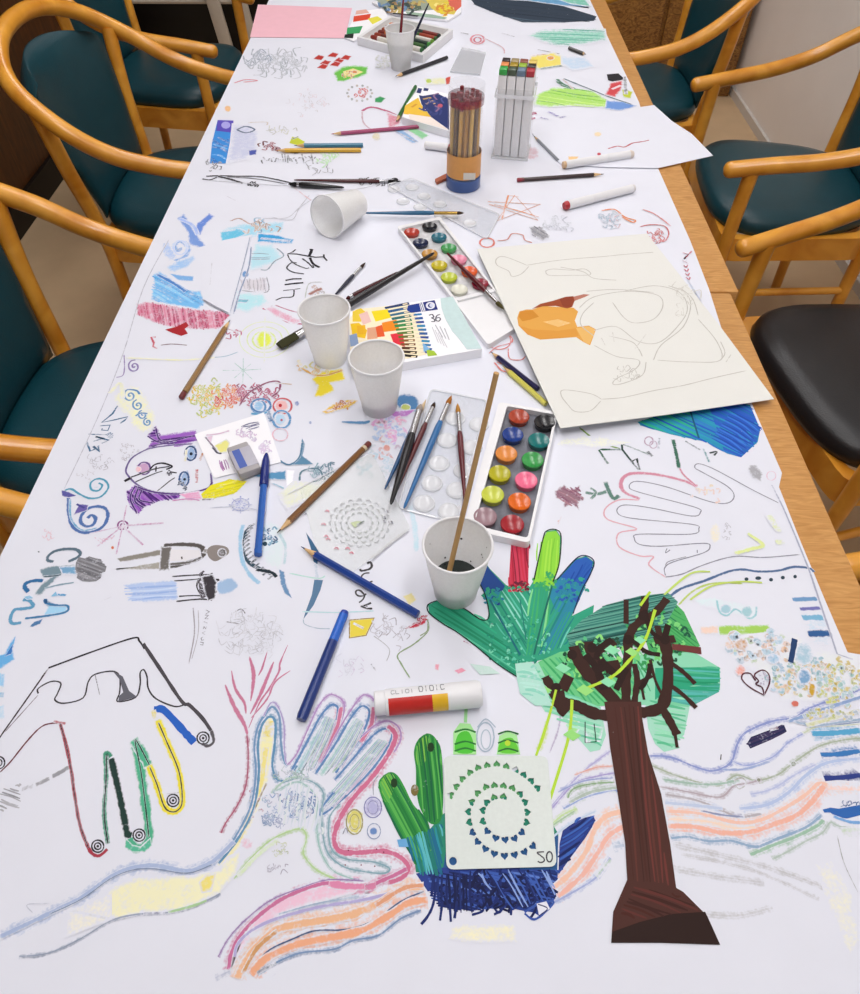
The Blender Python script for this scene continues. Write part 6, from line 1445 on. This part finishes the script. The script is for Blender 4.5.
d.fill([(435, 222), (520, 208), (550, 222), (555, 255), (470, 270), (430, 250)], 'ecdc70', .8).line([(470, 270), (555, 258)], 3.4, '3a6a4a', .85).line([(440, 218), (500, 212)], 2, 'c87a4a', .7).dot(510, 228, 14, 'e09a4a', .7, 8).fill([(555, 225), (640, 225), (680, 260), (600, 275), (555, 250)], 'c4d8ec', .6)
d = d.new('fish_drawing', 'yellow green fish')
fs = [(460, 370), (520, 345), (600, 345), (680, 360), (740, 400), (840, 412), (790, 425), (720, 420), (600, 412), (500, 418), (450, 410)]
d.fill(fs, 'b0e070', .75).hatch(fs, ['8cd04a', 'c8ec84', '78b858'], 8, 12, 2.4, .7).fill([(730, 395), (800, 400), (845, 415), (780, 432), (725, 425)], '7098d8', .8).line([(535, 310), (560, 330), (605, 348), (560, 338), (535, 318)], 3, '5a8a70', .75).line([(560, 308), (640, 340), (740, 380), (830, 410)], 2, '5a7078', .75).line([(600, 350), (560, 312)], 2, 'c08a60', .6)
d.fill([(730, 292), (775, 288), (800, 310), (760, 322), (735, 315)], '26242a', .95).fill([(745, 325), (790, 318), (785, 350), (760, 380), (725, 370), (740, 345)], 'd04a50', .85).line([(750, 350), (785, 335)], 2.5, 'f0c0c4', .8).fill([(790, 350), (830, 360), (822, 385), (795, 380)], 'c0cc3a', .85).line([(800, 300), (805, 370)], 3, '4a4a4a', .8)
d.line([(470, 460), (505, 468)], 3, '7a6ab0', .7).line([(500, 438), (540, 455)], 3.5, '6a5ab0', .8).line([(545, 462), (570, 455)], 2.4, '7a6ab0', .7).fuzz(440, 455, 10, 12, 6, ['c85a80', 'b04a70'], 2, .7, 8)
d.fill([(20, 310), (100, 305), (105, 330), (25, 330)], 'e4e4b8', .6).fill([(100, 305), (120, 300), (115, 330), (102, 332)], 'c84a3a', .8).dot(35, 318, 12, 'b8cc5a', .7, 9)
d.dot(435, 600, 30, 'd8b8c0', .5, 26)
d = d.new('star_drawing', 'orange pencil star')
# orange star scribbles right of the lid
OR = 'dc9468'
for pts in ([(265, 790), (470, 800), (300, 865), (370, 765), (460, 862), (270, 800)], [(320, 860), (345, 765), (385, 770)], [(290, 800), (400, 830), (465, 850)]): d.line(pts, 1.8, OR, .75, sm=False)
d.fill([(430, 890), (470, 885), (505, 925), (480, 940), (440, 920)], 'a0a0a6', .75).hatch([(430, 890), (470, 885), (505, 925), (480, 940), (440, 920)], ['7a7a82', '8a8a92'], 30, 9, 1.4, .7)
d.fuzz(540, 885, 50, 34, 24, ['c0c4cc', 'b4b8c4', 'd0d4dc'], 1.6, .5, 18).ring(262, 950, 28, 2, 'd87a6a', .75, 18).line([(300, 942), (340, 938), (360, 915), (400, 920), (410, 940), (438, 950)], 1.4, 'd08a7a', .7)
d.line([(710, 825), (760, 820), (800, 850), (840, 862), (830, 870), (790, 850)], 2, 'e08a5a', .75).line([(760, 830), (790, 842)], 1.6, 'd86a4a', .7).fuzz(740, 862, 60, 24, 24, ['a8b8c8', 'b8c4d0', 'c8a8b0'], 1.6, .6, 18)
d = d.new('scribble_drawing', 'red pencil scribbles')
d.T(640, 0, K1)
d.line([(10, 820), (60, 840), (120, 885)], 1.6, 'd88a8a', .7).line([(0, 888), (40, 880), (95, 885), (112, 915), (95, 945), (70, 940)], 1.4, 'c86a6a', .75).fuzz(60, 912, 28, 26, 18, ['d08080', 'c07070'], 1.2, .7, 16)
d.T(640, 240, K1)
d.line([(165, 50), (188, 58), (172, 75), (202, 45)], 1.4, 'c85a68', .8, sm=False).line([(165, 80), (190, 95)], 1.2, 'c85a68', .7)
for k in range(4): d.line([(170 + k * 3, 100 + k * 16), (180 + k * 4, 108 + k * 16), (186 + k * 3, 98 + k * 16)], 1.2, 'c05060', .75)
d.line([(45, 0), (60, 8), (100, 4)], 1.4, 'd06a6a', .6).fill([(180, 150), (215, 200), (270, 330), (300, 350), (250, 260)], 'd0e0f4', .4)
d = d.new('scribble_drawing', 'red pencil mug')
# red mug scribble left of the sheet
d.T(420, 240, K1)
d.ring(310, 395, 46, 1.2, 'd87a74', .75, 34).line([(265, 400), (340, 372), (360, 400), (300, 420), (270, 445)], 1.2, 'd87a74', .7).line([(345, 425), (350, 465), (395, 470), (412, 455)], 1.2, 'd07068', .7).line([(290, 480), (320, 512), (350, 515), (330, 490), (300, 478)], 2, 'd87a74', .7)
d.line([(230, 985), (0, 940)], .1, 'ffffff', .1)
d = d.new('smudge', 'grey smudge')
# pencil case beyond
d.T(340, 0, 6.143)
d.fuzz(270, 385, 40, 20, 14, ['d4d4d0', 'c8ccc4'], 2.4, .5, 24)
d.build()

# ---------------------------------------------------------------- drawings on the other sheets and printed surfaces
def sheet_ink(name, label):
    d = Ink(name, label, parent=cream, proj=lambda x, y: on_sheet(x, y), m=INKS, dz=.00015); d.nrm = SN; return d
d = sheet_ink('pencil_drawing', 'faint pencil outlines of a figure and bones')
d.T(460, 230, 2.6875)
G = 'bdbab2'
for pts in ([(180, 95), (240, 85), (300, 78), (380, 72), (440, 66), (520, 60)], [(180, 95), (120, 72), (98, 78), (100, 95), (130, 110), (140, 125), (165, 118), (185, 98)],
            [(230, 110), (250, 105), (300, 108), (335, 105), (350, 120), (300, 122), (240, 122), (230, 110)], [(270, 100), (330, 112), (360, 130), (420, 135)],
            [(380, 455), (440, 450), (520, 432), (600, 418), (680, 398), (770, 378)], [(380, 455), (350, 440), (280, 430), (272, 445), (290, 470), (310, 488), (350, 486), (378, 460)],
            [(320, 210), (360, 180), (450, 165), (530, 175), (545, 205), (520, 240), (470, 250), (440, 235), (410, 195)], [(360, 195), (330, 225), (325, 255), (360, 285)], [(360, 270), (420, 260), (480, 300), (540, 300), (600, 240), (610, 200), (585, 165), (520, 150), (440, 165)],
            [(360, 310), (420, 340), (480, 350), (470, 375), (420, 400), (412, 415), (440, 412), (490, 390), (500, 355)], [(490, 340), (480, 320), (460, 300), (400, 285)], [(530, 350), (620, 355), (700, 350), (690, 300), (640, 240)], [(700, 350), (712, 330), (700, 300)], [(715, 355), (728, 335)],
            [(560, 150), (600, 165), (620, 200), (600, 260), (540, 310), (520, 350)], [(590, 155), (625, 185), (640, 230)], [(430, 385), (440, 400)], [(380, 290), (390, 310)], [(410, 275), (414, 300)], [(500, 280), (470, 320)], [(340, 165), (420, 160), (520, 168)]):
    d.line(pts, .9, G, .8)
d.fuzz(600, 200, 36, 50, 16, 'c4c1b8', .7, .5, 16).fuzz(450, 390, 40, 20, 14, 'b4b1a8', .7, .6, 12)
d.build()
d = sheet_ink('painted_head', 'orange and rust watercolour patch'); d.hard = True
d.T(420, 240, K1)
d.fill([(380, 305), (388, 280), (415, 272), (440, 272), (480, 258), (540, 262), (600, 265), (618, 280), (605, 315), (615, 340), (660, 335), (688, 350), (665, 412), (640, 400), (610, 380), (540, 385), (470, 390), (420, 370), (385, 335)], 'e0a44c', .95)
d.fill([(385, 300), (392, 278), (440, 275), (465, 300), (430, 312), (400, 318)], 'd08a2e', .9).fill([(385, 335), (440, 350), (540, 355), (610, 345), (620, 375), (540, 385), (470, 388), (420, 370)], 'dc9a40', .85).fill([(610, 345), (660, 338), (686, 352), (662, 408), (640, 398)], 'e8b86a', .85).fill([(480, 320), (540, 310), (590, 325), (540, 340)], 'ecc07a', .6)
d.fill([(438, 270), (470, 250), (520, 238), (570, 222), (600, 220), (605, 235), (595, 262), (575, 268), (530, 258), (480, 260)], '9c4a26', .95).fill([(545, 232), (595, 220), (604, 240), (590, 264), (560, 262)], '8c3c22', .85).fill([(600, 222), (640, 212), (664, 214), (640, 225), (605, 238)], 'b87a68', .8)
d.build()

def top_ink(name, label, parent, z, m=None):
    return Ink(name, label, parent=parent, proj=lambda x, y: at(x, y, z), m=m or INK, dz=.00025)
# print on the pencil box
d = top_ink('carton_print', 'printed fan of coloured pencils with a dark blue logo block', pb, PZ + .0143); d.hard = True
d.T(340, 280, 4.778)
d.fill([(45, 190), (75, 140), (200, 128), (330, 112), (385, 200), (440, 350), (330, 375), (240, 385), (50, 400)], 'f4e8c8', .9)
for pts, c in (([(60, 150), (100, 135), (130, 160), (100, 200), (60, 200)], 'e8c83a'), ([(150, 150), (230, 140), (245, 180), (170, 200)], 'f0d81c'), ([(50, 210), (90, 205), (130, 240), (120, 280), (60, 270)], 'ecc01c'), ([(200, 205), (270, 190), (285, 240), (205, 250)], 'ec8a1c'), ([(170, 225), (200, 215), (215, 270), (170, 275)], 'e05a2a'), ([(240, 260), (300, 250), (310, 320), (255, 300)], 'dc3040'), ([(45, 265), (80, 255), (90, 310), (50, 320)], '8aa0c4'), ([(90, 165), (130, 150), (150, 200), (110, 215)], 'e8c0b8'), ([(130, 230), (170, 225), (180, 280), (130, 285)], 'd8a080'), ([(80, 220), (120, 215), (125, 260), (85, 260)], 'e8b020')): d.fill(pts, c, .95)
fan = ['1f3a6c', '2a5a8c', '2f6a8a', '1f6a6c', '2a7a5a', '3a8a4a', '4a8a3a', '5a7a34', '6a6a2a', '8a5a2a', '7a4a24', '5a3420', '3a2a1c', '201c1a']
for k, c in enumerate(fan):
    t = k / 13
    d.line([(215 + 90 * t ** .7, 135 + 225 * t), (330 + 40 * t, 112 + 255 * t)], 4, c, .95, sm=False)
    d.line([(300 + 40 * t, 118 + 250 * t), (322 + 40 * t, 113 + 254 * t)], 2.2, 'ead8b4', .95, sm=False)
for k in range(12):
    t = k / 11
    d.line([(345 + 60 * t, 150 + 195 * t), (385 + 60 * t, 145 + 205 * t)], 3.6, ('2f8ab8', '2a78b4', '2a5aa0', '2a4a98')[k % 4], .95, sm=False).line([(330 + 55 * t, 152 + 195 * t), (348 + 58 * t, 149 + 197 * t)], 1.8, 'e4d8c0', .9, sm=False)
d.fill([(410, 330), (450, 340), (465, 360), (420, 365)], 'a4c43a', .9).fill([(395, 300), (430, 330), (400, 345)], '7ab0dc', .6)
d.fill([(325, 122), (378, 112), (388, 152), (340, 158), (320, 145)], '1c3a8c', .95).fill([(380, 110), (452, 97), (468, 142), (392, 152)], '1f2f7c', .98)
d.line([(385, 110), (398, 150)], 1, 'f0f0f4', 1).line([(393, 108), (406, 148)], 1, 'f0f0f4', 1)
d.ring(432, 123, 17, 2.2, 'e8e8f0', 1, 14).dot(436, 122, 9, 'd4d8ec', 1)
# the figure 36, lying with the box
d.line([(425, 170), (440, 165), (448, 178), (438, 182), (450, 188), (452, 198), (436, 200)], 1.3, '5a5a66', .9).line([(478, 165), (462, 172), (458, 190), (470, 198), (480, 188), (472, 180), (460, 184)], 1.3, '5a5a66', .9)
for k in range(3): d.line([(455 + k * 22, 215 + k * 8), (490 + k * 16, 275 + k * 6)], 1, 'b4b4bc', .8)
for k in range(4): d.line([(440 + k * 14, 225 + k * 14), (470 + k * 14, 300 + k * 8)], .8, 'c8c8ce', .7)
d.build()
d = top_ink('carton_print', 'dark blue and yellow print with white corner', pb2, PZ + .0143); d.hard = True
d.T(340, 0, 6.143)
d.fill([(485, 585), (510, 590), (600, 575), (670, 610), (672, 800), (560, 720), (500, 640)], '28346c', .95).fill([(400, 650), (480, 600), (500, 645), (560, 720), (480, 715), (390, 700)], 'ecc040', .9).fill([(420, 700), (560, 720), (668, 800), (560, 770), (430, 735)], 'f0e4dc', .9).fill([(480, 540), (505, 545), (495, 575), (470, 570)], '28346c', .95).fill([(515, 540), (545, 545), (540, 560), (512, 558)], '28346c', .95)
d.line([(510, 610), (560, 600)], 3, 'c8a05a', .9).line([(530, 640), (570, 620), (580, 640)], 2.4, 'd8b46a', .8).dot(615, 650, 16, 'b8586a', .8, 12).fuzz(580, 640, 70, 50, 16, ['4a5490', '8a6a8a', '3a4480'], 2, .8, 24).line([(440, 660), (470, 640)], 3, 'd89a3a', .8)
d.build()
d = top_ink('lid_print', 'red, yellow and green print', lidA, PZ + .004); d.hard = True
d.T(340, 0, 6.143)
d.fill([(85, 100), (190, 85), (180, 120), (80, 135)], 'd8482c', .95).fill([(170, 115), (230, 100), (260, 120), (200, 150)], 'e4dc4a', .95).fill([(45, 170), (140, 160), (120, 205), (40, 210)], '3aa060', .95).fill([(30, 212), (85, 205), (80, 236), (25, 232)], '1c2420', .95).fill([(100, 66), (160, 58), (180, 80), (95, 90)], 'e0b0a0', .8)
d.build()
d = top_ink('lid_print', 'muted green, yellow and red print', lidB, PZ + .006); d.hard = True
d.T(340, 0, 6.143)
d.fill([(215, -15), (420, -20), (560, 0), (580, 60), (420, 70), (260, 50)], '9aa494', .9).fill([(520, -10), (700, -10), (740, 30), (700, 90), (600, 80), (560, 50)], 'dcc85a', .9).fill([(660, -10), (745, -8), (745, 40), (710, 70), (670, 30)], 'd86a58', .9).fill([(400, 70), (570, 90), (660, 110), (640, 118), (420, 95)], '9ab4a0', .8)
d.fuzz(380, 30, 110, 30, 50, ['5a6a5a', 'c8b46a', '6a8ab0', 'b08a5a', '3a4a4a'], 3, .8, 24).fuzz(640, 50, 50, 30, 24, ['e8d03a', 'd8903a', 'f0e08a'], 3, .8, 20).line([(325, 82), (420, 92), (480, 100)], 4, '26262a', .95)
d.build()
# pictures seen through the clear sheet, laid on its painted white glare
d = top_ink('card_drawing', 'faint violet and yellow scribbles', card, PZ + .0016)
d.T(190, 390, 6.615)
d.fill([(170, 370), (240, 330), (260, 350), (245, 410), (200, 420)], 'e8e48a', .8).line([(100, 310), (150, 370), (180, 410)], 1.6, '8a7a8a', .7).line([(105, 300), (190, 290), (260, 270)], 1.6, 'd8b8d0', .7).hatch([(330, 240), (450, 205), (465, 245), (400, 275)], ['6a6a8c', '8c8aa8'], -15, 12, 1.6, .7).fuzz(380, 300, 70, 30, 16, ['d8b8d8', 'c8b0d0'], 1.2, .6, 24).hatch([(190, 470), (240, 460), (260, 520), (210, 540)], ['b888b8', 'a878a8'], 70, 12, 1.6, .7).line([(150, 380), (180, 415), (210, 420)], 2, '4a4a58', .8).fill([(110, 310), (150, 300), (140, 350)], 'e4c8dc', .6).fuzz(500, 380, 50, 40, 14, ['dcc0e0', 'd0b8d8'], 1.2, .5, 24)
d.build()
# lace rings on the clear stencil
d = top_ink('lace_pattern', 'round lace of small cut arcs', lace, PZ + .0016)
d.T(260, 430, 5.375)
for rr, n, c, w in ((150, 20, 'a4a4a6', .9), (122, 18, 'b0b2ae', .9), (92, 16, 'a4a8a4', .9), (60, 12, 'a8aca6', .9)):
    for k in range(n):
        a_ = 2 * math.pi * k / n; x, y = 535 + rr * math.cos(a_), 500 + rr * .8 * math.sin(a_)
        s_ = rr * 1.5 / n + 3
        d.line([(x - s_ * math.sin(a_) + 4 * math.cos(a_), y + s_ * .8 * math.cos(a_)), (x + 12 * math.cos(a_), y + 10 * math.sin(a_)), (x + s_ * math.sin(a_) + 4 * math.cos(a_), y - s_ * .8 * math.cos(a_))], w, c, .75)
for x, y in ((350, 440), (330, 510), (355, 590), (400, 640), (460, 640), (480, 665), (345, 575)): d.line([(x, y), (x + 12, y - 8), (x + 22, y + 2)], 1.4, 'd88a98', .75)
d.fill([(485, 500), (520, 490), (555, 495), (510, 525)], 'c4d0a8', .9).line([(520, 512), (560, 490)], 2, '5a6a58', .8)
for x, y in ((680, 430), (668, 465), (665, 485), (705, 490), (240, 438)): d.line([(x, y), (x + 8, y + 14)], 2.2, '2f2c30', .85)
d.line([(800, 540), (700, 615), (600, 700)], 1.4, 'b0b0b4', .7).line([(150, 345), (560, 130)], 1, 'c8ccc8', .6)
d.build()
# the printed number on the heart stencil
d = top_ink('number', 'dark number', sten, Z2)
d.T(500, 830, 12.28)
d.line([(540, 268), (456, 277), (495, 312), (540, 352), (538, 385), (500, 400), (462, 386)], 1.3, '4a4a50', .95, flat=True)
d.ring(607, 330, 36, 1.4, '4a4a50', .95, 62)
d.build()
# red marks on the white sheet at the right
d = top_ink('pencil_marks', 'thin red pencil marks', white_loose, PZ + .0022)
d.T(420, 0, K1)
d.line([(735, 582), (770, 572), (800, 575), (830, 560), (858, 556)], 1.8, 'b85a64', .8).dot(700, 603, 8, 'c04a58', .8, 6).dot(695, 525, 14, 'ecd8b0', .7, 9).fill([(580, 612), (620, 612), (612, 626), (580, 625)], 'ecc890', .8)
d.line([(855, 556), (880, 552), (895, 548)], 1.6, 'b85a64', .7)
d.build()
# faint pencil line at the scrap edge
d = top_ink('pencil_marks', 'thin grey pencil edge line', flap, PZ + .0016)
d.line([(203, 299.5), (216, 307), (229, 313.5)], 1.6, '8a8c9a', .8).line([(250, 237), (244, 262), (230, 313)], .9, '9aa4bc', .7).line([(212, 262), (210, 285)], .8, 'c0c0c8', .6)
d.build()
scn.view_settings.view_transform = 'Standard'; scn.view_settings.look = 'None'
scn.view_settings.gamma = 1.0; scn.view_settings.use_curve_mapping = False
scn.view_settings.exposure = 0.0
